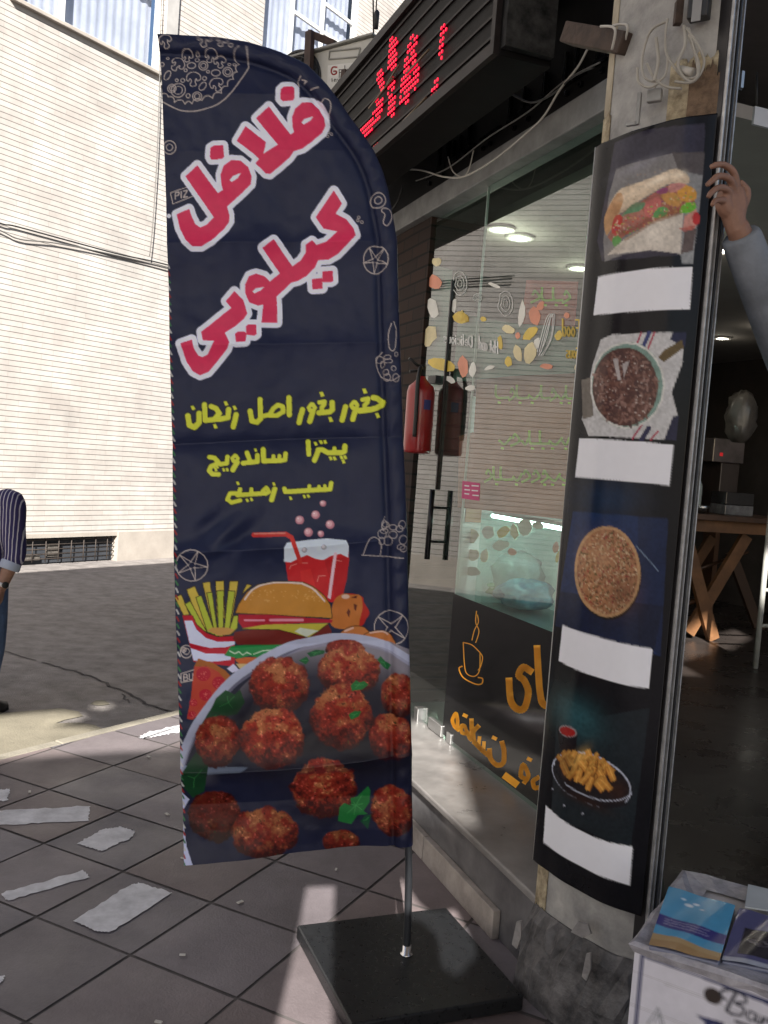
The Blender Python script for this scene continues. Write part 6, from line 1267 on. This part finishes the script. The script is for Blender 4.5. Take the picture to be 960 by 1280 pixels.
for i_, (dx_, h_, c_) in enumerate(((.16, .22, (.30, .34, .30)), (.27, .26, (.12, .05, .03)), (.95, .20, (.25, .22, .12)), (1.12, .25, (.08, .10, .05)))):
    b = MB(); b.lathe([(.035, 0), (.038, .01), (.038, h_ * .62), (.014, h_ * .82), (.014, h_)], tb0 + ty * 1.62 + tx * dx_ + UP * (tz + .132), UP, 14); tag(b.build('bottle', mat('bottle_%d' % i_, c_, .15, spec=.8)), ['pale bottle at the left end of the dark shelf', 'brown bottle next to the pale one on the dark shelf', 'short tan bottle near the right end of the dark shelf', 'tall dark green bottle at the right end of the dark shelf'][i_], 'bottle', 'bottles on the dark shelf')
# white pole stand and shelf rail at the picture edge
ps = thing('pole_stand', fl_at(944, 835), 'thin pale grey metal stand at the right of the wooden table', 'stand')
pb0 = fl_at(944, 835); b = MB(); b.tube([pb0, pb0 + UP * 1.22], .02, 8); b.build('upright', mat('grey_paint', (.33, .33, .31), .5, var=.2), ps); b = MB()
for z in (.30, .55, .80): b.tube([pb0 + UP * z, pb0 + UP * z + tx * .5], .014, 6)
b.build('rail', mat('grey_paint', (.33, .33, .31)), ps)
# window in the far wall that glares between the table legs
bp0 = on_z(800, 700, FZ)
# hanging plastic bag near the back
hb_ = on_depth(926, 520, 6.0); bag('hanging_bag', (hb_[0], hb_[1], hb_[2] - .18), (.095, .08, .17), mat('dull_clear_film', (.09, .08, .07), .3, bump=.5, bscale=12, var=.4), 'dull clear plastic bag hanging in the dark behind the entrance', 9)

# ceiling downlights
m_lamp = mat('lit_lamp', (1, 1, 1), .5, emit=(1.0, .93, .80), estr=14)
m_lring = mat('lamp_ring', (.6, .6, .58), .4)
dl = None
for i, (u, v, lab) in enumerate([(903, 422, 'lit ceiling downlight deep in the entrance, left of the pair'), (957, 408, 'lit ceiling downlight near the picture edge under the raised arm'), (900, 312, 'lit ceiling downlight just behind the wrist of the raised hand'), (650, 296, 'lit ceiling downlight behind the window, lower of the close pair'), (626, 285, 'lit ceiling downlight behind the window, upper of the close pair'), (724, 334, 'lit ceiling downlight behind the window near the poster edge')]):
    c = on_z(u, v, CZ - .004)
    d_ = thing('downlight', c, lab, 'ceiling light', 'downlights in the shop ceiling')
    b = MB(); b.lathe([(.05, 0), (.085, 0), (.085, -.012), (.055, -.014), (.05, 0)], c, UP, 20); b.build('ring', m_lring, d_)
    b = MB(); b.lathe([(.001, -.005), (.052, -.005), (.052, -.009), (.001, -.010)], c, UP, 18); b.build('diffuser', m_lamp, d_)
    pl_ = bpy.data.lights.new('downlight_glow', 'POINT'); pl_.energy = 0.2 if i < 3 else 0.9; pl_.color = (1.0, .90, .74); pl_.shadow_soft_size = .06; po_ = bpy.data.objects.new('downlight_glow', pl_); COL.objects.link(po_); po_.parent = d_; po_.location = (0, 0, -.12)
# small things up on the transom
en = thing('entrance_sign', on_plane(945, 135, A0, U1), 'blank pale little plate hanging in the entrance above the raised hand', 'plate'); b = MB(); b.box(on_plane(942, 155, A0 + U1 * .3, U1), FN * .10, U1 * .01, UP * .055); b.build('plate', mat('plate_white', (.50, .52, .55), .4), en); b = MB(); b.tube([on_plane(946, 136, A0 + U1 * .305, U1), on_plane(946, 90, A0 + U1 * .305, U1)], .003, 5); b.build('hanger', m_black, en)
cl = thing('wall_clip', on_plane(921, 98, A0, U1), 'small dark box with a bright edge beside the rails above the entrance', 'box'); b = MB(); b.box(on_plane(916, 110, A0 + U1 * .28, U1), FN * .035, U1 * .03, UP * .055); b.build('case', m_black, cl); b = MB(); b.box(on_plane(926, 109, A0 + U1 * .277, U1), FN * .010, U1 * .004, UP * .05); b.build('bright_edge', m_steel, cl)

# ------------------------------------------------------------------ cardboard box with packets on it
zbx = .56
q0, q1, q2 = on_z(794, 1182, zbx), on_z(962, 1240, zbx), on_z(836, 1086, zbx)
bx1 = (q1 - q0); bx1 /= np.linalg.norm(bx1); bx2 = np.array([-bx1[1], bx1[0], 0]); dpt = (q2 - q0) @ bx2; LW = .60
cbx = thing('cardboard_box', q0 * [1, 1, 0], 'white printed cardboard fruit box wrapped in film beside the entrance', 'box')
nv_, nu_ = 340, 480
bim = Img(0, 0, 60, 44, (0.62, 0.61, 0.68), 12)
n_ = fbm(bim.h, bim.w, 90, 4)[..., None]; bim.a *= .92 + .16 * n_
for i in range(5): bim.stroke([(0, 6 + i * 7.4), (60, 6.2 + i * 7.4)], .12, (.36, .35, .36))
BL = (.03, .035, .11)
bim.stroke([(1.7, 44), (1.7, 1.6)], .8, BL); bim.poly([(1.4, 1.3), (60, 2.2), (60, 5.0), (30, 2.9), (16, 2.1), (1.4, 1.9)], BL)
bim.ell(17.2, 5.0, 1.9, 1.75, (.035, .025, .022))
def script(q, w_): bim.stroke(q, w_, (.035, .035, .05), smooth=True)
SX = lambda pts: [(18.6 + x * .82, 2.5 + y * .88) for x, y in pts]
script(SX([(1.5, 2.6), (.2, 2.0), (.6, .6), (3.2, -.2), (6.0, .3), (6.2, 1.6), (3.8, 2.6), (6.0, 3.2), (5.6, 5.0), (3.0, 5.5), (1.8, 5.0)]), .55); script(SX([(3.8, .2), (2.6, 3.2), (2.0, 5.2)]), .7)
xx = 7.0
for k_ in range(5):
    if k_ % 2 == 0: script(SX([(xx + 1.6 * 1.3, 3.6), (xx + .5, 3.4), (xx, 4.8), (xx + .8, 5.5), (xx + 1.95, 4.6), (xx + 2.3, 3.5), (xx + 2.2, 5.3), (xx + 3.1, 5.2)]), .46)
    else: script(SX([(xx, 5.4), (xx + .4, 3.6), (xx + .3, 5.2), (xx + 1.3, 3.7), (xx + 2.1, 4.0), (xx + 2.1, 5.3), (xx + 2.9, 5.1)]), .46)
    xx += 3.2
bim.stroke(SX([(4.4, 7.0), (12, 6.8), (20, 6.6)]), .6, (.035, .035, .05))
for q in ([(17.5, 14.2), (22.5, 14.2)], [(20, 14.2), (19.6, 21)], [(23.5, 15.0), (26.5, 14.6), (27, 16.5), (24.5, 18.5), (23.2, 17)]): pass
bim.poly([(14, 10.4), (20, 9.8), (20, 11), (17.6, 11.4), (17.2, 18), (15.8, 18), (16.2, 11.4)], BL); bim.stroke([(25.5, 12.6), (23.6, 11), (21.6, 12), (21.2, 15), (22.6, 18), (25.4, 17)], .8, BL, smooth=True); bim.ring(30, 14.5, 2.6, 3.4, .8, BL)
im_l = (.12, .14, .16)
for q in ([(4.2, 16.5), (6.2, 12), (8.2, 16)], [(5.6, 15.5), (6.4, 13.2), (7.2, 15.6)], [(3.2, 21), (4.6, 18), (5, 24)], [(6, 22), (8, 25)], [(8, 21), (10, 24.6)], [(9, 17.5), (10.5, 19)]): bim.stroke(q, .22, im_l)
bim.poly([(2, 24), (5, 26), (9, 32), (12, 44), (2, 44)], (.05, .12, .17))
hB = zbx - .01
VV = np.array([q0 * [1, 1, 0] + bx1 * (LW * i / (nu_ - 1)) + UP * (zbx - hB * j / (nv_ - 1)) for j in range(nv_) for i in range(nu_)])
uvb = np.array([[60 * i / (nu_ - 1), 44 * j / (nv_ - 1) * (hB / .44)] for j in range(nv_) for i in range(nu_)]); uvb[:, 1] = np.minimum(uvb[:, 1], 43.9)
fc_ = bim.sample(uvb)
m_carton = vcol_mat('printed_carton', rough=.55, spec=.35)
b = MB(); D_ = dpt; th_ = .008
b.box(q0 * [1, 1, 0] + bx2 * .0015 + UP * .005, bx1 * LW, bx2 * th_, UP * (hB)); b.box(q0 * [1, 1, 0] + bx2 * (D_ - th_) + UP * .005, bx1 * LW, bx2 * th_, UP * hB)
b.box(q0 * [1, 1, 0] + bx2 * (th_ + .0015) + UP * .005, bx1 * th_, bx2 * (D_ - 2 * th_ - .0015), UP * hB); b.box(q0 * [1, 1, 0] + bx1 * (LW - th_) + bx2 * (th_ + .0015) + UP * .005, bx1 * th_, bx2 * (D_ - 2 * th_ - .0015), UP * hB)
b.box(q0 * [1, 1, 0] + bx1 * th_ + bx2 * (th_ + .0015) + UP * (zbx - .012), bx1 * (LW - 2 * th_), bx2 * (D_ - 2 * th_ - .0015), UP * .01)
b.build('carton', mat('white_board', (.46, .44, .43), .7, var=.1), cbx, .002)
sheet('printed_front', VV, nu_, nv_, fc_, m_carton, cbx)
# crumpled film round the rim
rf = random.Random(12); ring_i, ring_o, ring_t = [], [], []
per = [(i / 12, 0) for i in range(12)] + [(1, i / 8) for i in range(8)] + [(1 - i / 12, 1) for i in range(12)] + [(0, 1 - i / 8) for i in range(8)]
fb_ = MB(); rings = []
for k_, (off, z) in enumerate(((.006, -.05), (.010, .004), (.0, .012), (-.03, .010), (-.07, .004))):
    if k_ == 0: off, z = .004, -.012
    rings.append([q0 * [1, 1, 0] + bx1 * (LW / 2 + (a - .5) * (LW + 2 * off)) + bx2 * (D_ / 2 + (c_ - .5) * (D_ + 2 * off)) + UP * (zbx + z + rf.uniform(-.003, .003)) + bx1 * rf.uniform(-.004, .004) + bx2 * rf.uniform(-.004, .002) for a, c_ in per])
fb_.loft(rings, smooth=False, caps=False); fb_.build('wrapping_film', mat('milky_film', (.34, .33, .36), .25, spec=.8, var=.35, scale=14, bump=.5, bscale=25), cbx)
# packets
def packet(name, px, zt__, h_, art, label):
    c = [on_z(*p, zt__) for p in px]; t = thing(name, sum(c) / 4 - UP * h_, label, 'packet')
    k = MB(); k.prism([p - UP * (h_ + .0) for p in c], UP * (h_ - .002)); k.build('wrapper', mat('packet_side', (.16, .17, .24), .4), t, .004)
    n_u, n_v = 110, 150; I = Img(0, 0, 30, 40, (.2, .2, .2), 8); art(I)
    V_ = np.array([(c[0] * (1 - a) + c[1] * a) * (1 - b_) + (c[3] * (1 - a) + c[2] * a) * b_ + UP * (.002 + .0015 * math.sin(9 * a + 5 * b_)) for b_ in np.linspace(0, 1, n_v) for a in np.linspace(0, 1, n_u)])
    uv = np.array([[30 * a, 40 * b_] for b_ in np.linspace(0, .999, n_v) for a in np.linspace(0, .999, n_u)])
    sheet('printed_face', V_, n_u, n_v, I.sample(uv), vcol_mat('packet_print', rough=.25, spec=.6, coat=.4), t)
def art_blue(I):
    I.a[:] = (.09, .36, .60); I.a *= (.9 + .2 * fbm(I.h, I.w, 60, 3))[..., None]
    I.poly([(0, 20), (30, 22), (30, 29), (0, 27)], (.045, .04, .22)); rr_ = random.Random(2)
    for y in (21.8, 23.4, 25.0):
        x = 3.0
        while x < 22: L_ = rr_.uniform(.6, 2); I.stroke([(x, y + x * .06), (x + L_, y + .05 * x + rr_.uniform(-.4, .4))], .32, (.45, .45, .62)); x += L_ + .4
    I.poly([(0, 32.5), (10, 32), (20, 33.5), (30, 35), (30, 40), (0, 40)], (.50, .34, .16)); I.poly([(0, 36), (12, 35), (30, 38), (30, 40), (0, 40)], (.44, .27, .12))
    for x, y, s in [(8, 6, 1.0), (11, 9, 1.6), (14, 7, 1.2), (17, 10, .8)]: I.ell(x, y, s * 1.3, s * .7, (.62, .78, .88)); I.ell(x + .3, y, s * .6, s * .35, (.85, .9, .95))
def art_dark(I):
    I.a[:] = (.10, .10, .22); I.poly([(6, 14), (30, 14), (30, 34), (6, 34)], (.035, .03, .04)); rr_ = random.Random(4)
    for i in range(40): x, y = rr_.uniform(8, 26), 24 + rr_.uniform(-2, 2); I.stroke([(x, y), (x + 2, y + rr_.uniform(-1, 1))], .4, (.22, .20, .22), al=.7)
    I.poly([(0, 37), (30, 37), (30, 40), (0, 40)], (.45, .47, .55))
packet('paper_packet', [(836, 1109), (919, 1133), (899, 1203), (811, 1181)], zbx + .017, .014, art_blue, 'light blue packet with a purple band lying in the fruit box')
packet('paper_packet', [(924, 1136), (990, 1152), (985, 1216), (902, 1200)], zbx + .015, .012, art_dark, 'dark violet packet beside the light blue one in the fruit box')
tg = MB(); q = [on_z(x, y, zbx + .018) for x, y in [(935, 1107), (990, 1120), (985, 1143), (931, 1135)]]; tg.prism(q, UP * .004); tag(tg.build('paper_card', mat('pale_card', (.42, .45, .47), .5)), 'pale grey card lying at the back edge of the fruit box', 'card')
# ------------------------------------------------------------------ people
m_skin = mat('skin', (.27, .145, .10), .55, var=.18, scale=18, bump=.05, bscale=200)
m_hair = mat('dark_hair', (.012, .010, .009), .5, var=.3, scale=60)
def ell_ring(c, rx, ry, fx=np.array([1., 0, 0]), fy=np.array([0, 1., 0]), n=20): return [np.asarray(c) + fx * rx * math.cos(6.283 * j / n) + fy * ry * math.sin(6.283 * j / n) for j in range(n)]
def limb(mb, pts, rs, n=14): mb.tube(cr(pts, 5, False), list(np.interp(np.linspace(0, len(pts) - 1, 5 * (len(pts) - 1) + 1), range(len(pts)), rs)), n)
def fuse(o, vox, sm=6):
    r = o.modifiers.new('fuse', 'REMESH'); r.mode = 'VOXEL'; r.voxel_size = vox; r.use_smooth_shade = True
    s = o.modifiers.new('relax', 'SMOOTH'); s.factor = .5; s.iterations = sm
def person(base, rx, H, hands, name_label, arms, shirt, trousers, feet=True, hairlen=.0, sleeve=.5, vox=.006, lean=np.zeros(3), hip_w=.165):
    """base: point on the ground between the feet; rx: the person's right-hand axis; arms: dict side -> [shoulder, elbow, wrist]"""
    rx = np.asarray(rx, float); fy = np.array([-rx[1], rx[0], 0])          # fy = facing
    P = lambda x, y, z: np.asarray(base) + rx * x + fy * y + UP * (z * H) + lean * z
    t = thing('person', base, name_label, 'person'); b = MB()
    for s in (-1, 1): limb(b, [P(s * .09, 0, .53), P(s * .105, .015, .29), P(s * .105, -.02, .16), P(s * .10, -.025, .045)], [.085, .058, .056, .038]); b.ball(P(s * .105, .045, .025), (.045, .115, .035), 12, (rx, fy, UP))
    T = [(.50, hip_w, .105), (.56, hip_w * .98, .11), (.62, .145, .10), (.70, .16, .11), (.77, .175, .11), (.815, .16, .09), (.845, .075, .06), (.875, .055, .058)]
    b.loft([ell_ring(P(0, 0, z), a, c, rx, fy) for z, a, c in T]); b.tube([P(0, 0, .84), P(0, .01, .885)], .056, 14)
    b.ball(P(0, .015, .935), (.074, .092, .118 * H / 1.7), 18, (rx, fy, UP)); b.ball(P(0, .085, .905), (.045, .03, .04), 10, (rx, fy, UP)); b.ball(P(0, .112, .925), (.013, .02, .022), 8, (rx, fy, UP))
    for s in (-1, 1): b.ball(P(s * .076, .0, .93), (.012, .022, .034), 8, (rx, fy, UP)); b.ball(P(s * .032, .098, .945), (.014, .01, .008), 8, (rx, fy, UP))
    for s, (sh, elb, wr) in arms.items(): limb(b, [sh, (sh + elb) / 2, elb, (elb + wr) / 2, wr], [.060, .054, .044, .040, .029])
    for hpts in hands:
        for pts, rs in hpts: limb(b, pts, rs, 10)
    bo = b.build('body', m_skin, t); fuse(bo, vox, 4 if vox > .004 else 2)
    b = MB(); b.loft([ell_ring(P(0, -.012, z), a, c, rx, fy) for z, a, c in [(.905 - hairlen, .074, .07), (.93, .086, .092), (.96, .084, .1), (.985, .062, .075), (.998, .02, .03)]]); b.build('hair', m_hair, t)
    b = MB(); b.loft([ell_ring(P(0, 0, z), a + .014, c + .018, rx, fy) for z, a, c in T[1 if True else 0:6]] + [ell_ring(P(0, 0, .845), .09, .075, rx, fy)], caps=True)
    b.loft([ell_ring(P(0, 0, .47), hip_w + .02, .125, rx, fy), ell_ring(P(0, 0, .56), hip_w + .012, .122, rx, fy)])
    for s, (sh, elb, wr) in arms.items():
        end = elb + (wr - elb) * sleeve; inn = P(s * .10, 0, .80); limb(b, [inn, sh, (sh + elb) / 2, elb, end], [.075, .076, .068, .060, .052])
    so_ = b.build('shirt', shirt, t); fuse(so_, .009, 5)
    b = MB()
    for s in (-1, 1): limb(b, [P(s * .088, 0, .52), P(s * .105, .015, .30), P(s * .108, -.02, .17), P(s * .105, -.02, .035)], [.105, .082, .075, .072])
    b.loft([ell_ring(P(0, 0, .455), hip_w + .004, .112, rx, fy), ell_ring(P(0, 0, .56), hip_w - .005, .112, rx, fy)]); tr = b.build('trousers', trousers, t); fuse(tr, .010, 5)
    for s in (-1, 1):
        b = MB(); b.loft([[P(s * .105 + a * .048 * w_, .045 + y, z / H) for a, z in ((-1, .0), (-1, hz * .5), (-.6, hz), (.6, hz), (1, hz * .5), (1, .0))] for y, w_, hz in ((-.12, .7, .07), (-.08, 1, .085), (.0, 1, .09), (.06, 1.05, .065), (.11, .9, .05), (.14, .45, .04))]); b.build('shoe', m_black, t)
    return t, P
def hand_points(wr, dirn, nrm, side, curl, spread=.018, L=1.0, thumb=True):
    """palm + four unequal fingers + thumb.  dirn: wrist -> knuckles, nrm: out of the back of the hand, side: towards the thumb"""
    dirn, nrm, side = (np.asarray(v, float) / np.linalg.norm(v) for v in (dirn, nrm, side)); out = []; kn = wr + dirn * .088 * L
    for o, r in ((-.027, .016), (-.009, .018), (.009, .018), (.026, .017)): out.append(([wr + side * o * .5, wr + dirn * .045 * L + side * o * .9, kn + side * o], [.021, r, r * .85]))
    for i, (o, ln) in enumerate(((.029, .072), (.010, .082), (-.009, .076), (-.027, .058))):
        p = kn + side * o; d = dirn.copy(); pts = [p - dirn * .03, p]; rs = [.0105, .0100]
        for sg, an_ in zip((.45, .32, .23), curl):
            c_, s_1 = math.cos(an_), math.sin(an_); d = d * c_ - nrm * s_1 * 1.0; d /= np.linalg.norm(d); p = p + d * ln * sg * L; pts.append(p); rs.append([.0095, .0085, .0070][len(rs) - 2])
        out.append((pts, rs))
    if thumb: p = wr + dirn * .03 * L + side * .024; out.append(([p - side * .012, p + side * .018 + dirn * .022 - nrm * .008, p + side * .028 + dirn * .052 - nrm * .018, p + side * .026 + dirn * .075 - nrm * .03], [.016, .013, .011, .008]))
    return out
# striped shirt for the passer-by
m_stripe = bpy.data.materials.new('striped_shirt'); m_stripe.use_nodes = True
N_, L_n = m_stripe.node_tree.nodes, m_stripe.node_tree.links; tcn = N_.new('ShaderNodeTexCoord'); wv = N_.new('ShaderNodeTexWave'); wv.wave_type = 'BANDS'; wv.bands_direction = 'X'; wv.inputs['Scale'].default_value = 15; wv.inputs['Distortion'].default_value = .9; wv.inputs['Detail'].default_value = 2; wv.inputs['Detail Scale'].default_value = 1.2
rpn = N_.new('ShaderNodeValToRGB'); rpn.color_ramp.elements[0].position = .80; rpn.color_ramp.elements[1].position = .90; rpn.color_ramp.elements[0].color = (.028, .022, .10, 1); rpn.color_ramp.elements[1].color = (.50, .48, .55, 1)
L_n.new(tcn.outputs['Object'], wv.inputs['Vector']); L_n.new(wv.outputs['Fac'], rpn.inputs['Fac']); L_n.new(rpn.outputs['Color'], N_['Principled BSDF'].inputs['Base Color']); N_['Principled BSDF'].inputs['Roughness'].default_value = .8
m_jean = mat('blue_denim', (.055, .095, .19), .85, var=.4, scale=9, bump=.2, bscale=60); m_denimcuff = mat('pale_cuff', (.38, .43, .55), .8)
pb_ = on_z(-38, 884); hgt_p = 1.50; rxp = np.array([.98, -.2, 0]); rxp /= np.linalg.norm(rxp)
pbd = lambda u, v: on_depth(u, v, 5.15)
shp, elp, wrp = pbd(14, 628), pbd(19, 692), pbd(10, 722)
wrp = elp + (wrp - elp) / np.linalg.norm(wrp - elp) * .20 + np.array([-.01, -.03, 0]); shl = 2 * np.array([pb_[0], pb_[1], 0]) - shp * [1, 1, 0] + UP * shp[2]
hd = hand_points(wrp, np.array([-.10, -.1, -1]), np.array([1, .1, -.1]), np.array([0, -1, 0]), (.35, .5, .4), L=.9)
lw = shl + np.array([-.05, .02, -.52]); hl = hand_points(lw, np.array([.1, -.1, -1]), np.array([-1, .1, 0]), np.array([0, -1, 0]), (.35, .5, .4), L=.9)
ped, PP = person(np.array([pb_[0], pb_[1], -.035]), rxp, hgt_p, [hd, hl], 'passer-by cut by the left picture edge in a navy striped shirt and jeans', {1: (shp, elp, wrp), -1: (shl, shl + np.array([-.05, 0, -.27]), lw)}, m_stripe, m_jean, sleeve=.30)
b = MB(); e = elp + (wrp - elp) * .34; d_ = (wrp - elp) / np.linalg.norm(wrp - elp); b.tube([e - d_ * .025, e + d_ * .025], [.056, .058], 16, caps=True); b.build('rolled_cuff', m_denimcuff, ped, .006)
b = MB(); e = elp + (wrp - elp) * .90; b.tube([e - d_ * .011, e + d_ * .011], .0355, 18); wt = b.build('watch_strap', mat('white_strap', (.6, .6, .62), .5), ped)
b = MB(); vw = CO - e; vw -= d_ * (vw @ d_); vw /= np.linalg.norm(vw); vw = vw * .8 + np.array([.5, 0, 0]); vw /= np.linalg.norm(vw); b.lathe([(.019, 0), (.019, .008), (.016, .010)], e + vw * .032, vw, 18); b.build('watch_face', m_black, ped)
# man reaching up to the shutter rail
m_shirtg = mat('blue_grey_shirt', (.18, .20, .23), .85, var=.30, scale=7, bump=.8, bscale=13); m_trd = mat('dark_trousers', (.03, .03, .035), .85)
mb0 = np.array([1.56, 2.97, FZ])
HD = -.075; wr2 = on_depth(921, 282, 2.47 + HD); el2 = on_depth(978, 432, 2.56); sh2 = np.array([1.30, 2.79, 1.80])
up_ = (on_depth(897, 238, 2.44) - wr2)
G = lambda u, v, d_=2.43: on_depth(u, v, d_ + HD)
mh = [([G(922, 290, 2.475), G(916, 268, 2.47), G(912, 244, 2.465)], [.027, .030, .024]), ([G(919, 275, 2.47), G(922, 256, 2.47), G(920, 236, 2.465)], [.024, .025, .020]), ([G(914, 270, 2.47), G(905, 256, 2.455), G(906, 240, 2.45)], [.022, .023, .018]),
      ([G(921, 236, 2.46), G(917, 216, 2.44), G(906, 206.5, 2.42), G(896, 206, 2.405), G(888, 209, 2.40)], [.0115, .0100, .0088, .0080, .0062]),
      ([G(917, 238, 2.455), G(912, 224, 2.43), G(899, 220, 2.408), G(890, 226, 2.395), G(883, 232, 2.392)], [.0115, .0100, .0088, .0080, .0062]),
      ([G(912, 243, 2.45), G(907, 236, 2.425), G(897, 235, 2.403), G(889, 241, 2.393), G(885, 247, 2.39)], [.011, .0098, .0086, .0078, .0060]),
      ([G(908, 252, 2.45), G(901, 250, 2.425), G(894, 251, 2.408), G(890, 257, 2.398)], [.0105, .0088, .0075, .0058]),
      ([G(920, 268, 2.475), G(931, 252, 2.485), G(933, 238, 2.48), G(924, 227, 2.468)], [.016, .0130, .0112, .0080])]
lw2 = np.array([1.72, 2.80, 1.24]); mh2 = hand_points(lw2, np.array([0, -.1, -1]), np.array([1, 0, 0]), np.array([0, -1, 0]), (.3, .4, .3))
man, MP = person(mb0, np.array([-.95, -.3, 0]) / np.linalg.norm([.95, .3]), 1.78, [mh, mh2], 'man at the right edge with a grey blue sleeve reaching up to hold the rail', {1: (sh2, el2, wr2), -1: (np.array([1.62, 2.87, 1.79]), np.array([1.70, 2.90, 1.50]), lw2)}, m_shirtg, m_trd, sleeve=.93, vox=.0030, lean=np.array([-.12, -.16, 0]))
# ------------------------------------------------------------------ unseen sheets added behind the camera to throw shade, holes cut for sun patches
from mathutils.geometry import delaunay_2d_cdt
shf = SUN[:2] / SUN[2]
def up_to(p, z): p = np.asarray(p); return p[:2] + shf * (z - p[2])
def gpoly(px, z=0.0): return [on_z(u, v, z) for u, v in px]
def inside(p, lp):
    c = False
    for i in range(len(lp)):
        (x1, y1), (x2, y2) = lp[i], lp[(i + 1) % len(lp)]
        if (y1 > p[1]) != (y2 > p[1]) and p[0] < (x2 - x1) * (p[1] - y1) / (y2 - y1) + x1: c = not c
    return c
m_blocker = mat('shade_blocker_sheet', (.42, .40, .36), .9)
def shade_blocker(name, za, outline, holes, label, posts):
    loops = [[up_to(p, za) for p in outline]] + [[up_to(p, za) for p in h] for h in holes]
    vs2, ed, k0 = [], [], 0
    for lp in loops:
        vs2 += [Vector(p) for p in lp]; ed += [(k0 + i, k0 + (i + 1) % len(lp)) for i in range(len(lp))]; k0 += len(lp)
    vo, eo, fo, *_r = delaunay_2d_cdt(vs2, ed, [], 0, 1e-6)
    aw = thing(name, (0, -3, za), label, 'awning'); fs_ = []
    for f in fo:
        c = sum((vo[i] for i in f), Vector((0, 0))) / len(f)
        if inside(c, loops[0]) and not any(inside(c, l_) for l_ in loops[1:]): fs_.append(tuple(f))
    b = MB(); b.add([(v[0], v[1], za) for v in vo], fs_); o_ = b.build('canvas', m_blocker, aw); sdm = o_.modifiers.new('t', 'SOLIDIFY'); sdm.thickness = .012
    for x, y in posts: b = MB(); b.tube([(x, y, 0), (x, y, za)], .05, 8); b.build('blocker_post', m_dark, aw)
far_ = N2 * (BF + .45); gA, gB = on_z(0, 950), on_z(215, 936); dE = (gB - gA) / np.linalg.norm(gB - gA)
kerb_ = lambda t: U2 * t + N2 * (KE + .0)
lit_zone = [gA - dE * 4.0, gA, gpoly([(112, 941)])[0], gB, gB + dE * .12] + gpoly([(232, 888), (217, 890), (160, 903), (128, 909), (108, 905), (62, 903), (75, 900), (104, 895), (97, 888), (75, 884), (40, 887), (0, 891)]) + [on_z(0, 891) - dE * 4 + np.array([-.2, .4, 0])]
spot = gpoly([(125 + 13 * math.cos(a), 878.5 + 4 * math.sin(a)) for a in np.linspace(0, 5.6, 8)])
base_zone = gpoly([(340, 1088), (640, 1088), (640, 1300), (330, 1300)])
sill_zone = gpoly([(500, 905), (556, 888), (574, 950), (592, 1034), (500, 985)], ZS)
fl_zones = [gpoly([(838, 799), (863, 791), (890, 799), (884, 817), (840, 830)], FZ), gpoly([(888, 794), (919, 786), (937, 797), (912, 813), (886, 806)], FZ), gpoly([(836, 822), (876, 845), (836, 843)], FZ)]
shade_blocker('street_shade_blocker', 8.0, [U2 * -6 + far_, U2 * 14 + far_, np.array([7, 12, 0]), np.array([7, .3, 0]), np.array([-9, .3, 0])], [lit_zone, spot, base_zone, sill_zone] + fl_zones, 'wide unseen sheet added high behind the camera to shade the shop corner', [(-7, -13), (6.5, -13)])
patch_a = gpoly([(384, 1106), (418, 1105), (417, 1150)]) + gpoly([(416, 1215), (415, 1310), (340, 1310), (368, 1190)])
patch_b = gpoly([(500, 1094), (523, 1126), (540, 1140)]) + gpoly([(572, 1130), (588, 1160), (596, 1194), (572, 1220), (553, 1210), (546, 1170), (526, 1150), (499, 1150)], .05)
shade_blocker('low_shade_blocker', 3.1, gpoly([(300, 1080), (700, 1080), (700, 1330), (280, 1330)]), [patch_a, patch_b], 'small unseen panel added behind the camera, two slits cut for sun patches', [(.1, -2.2)])
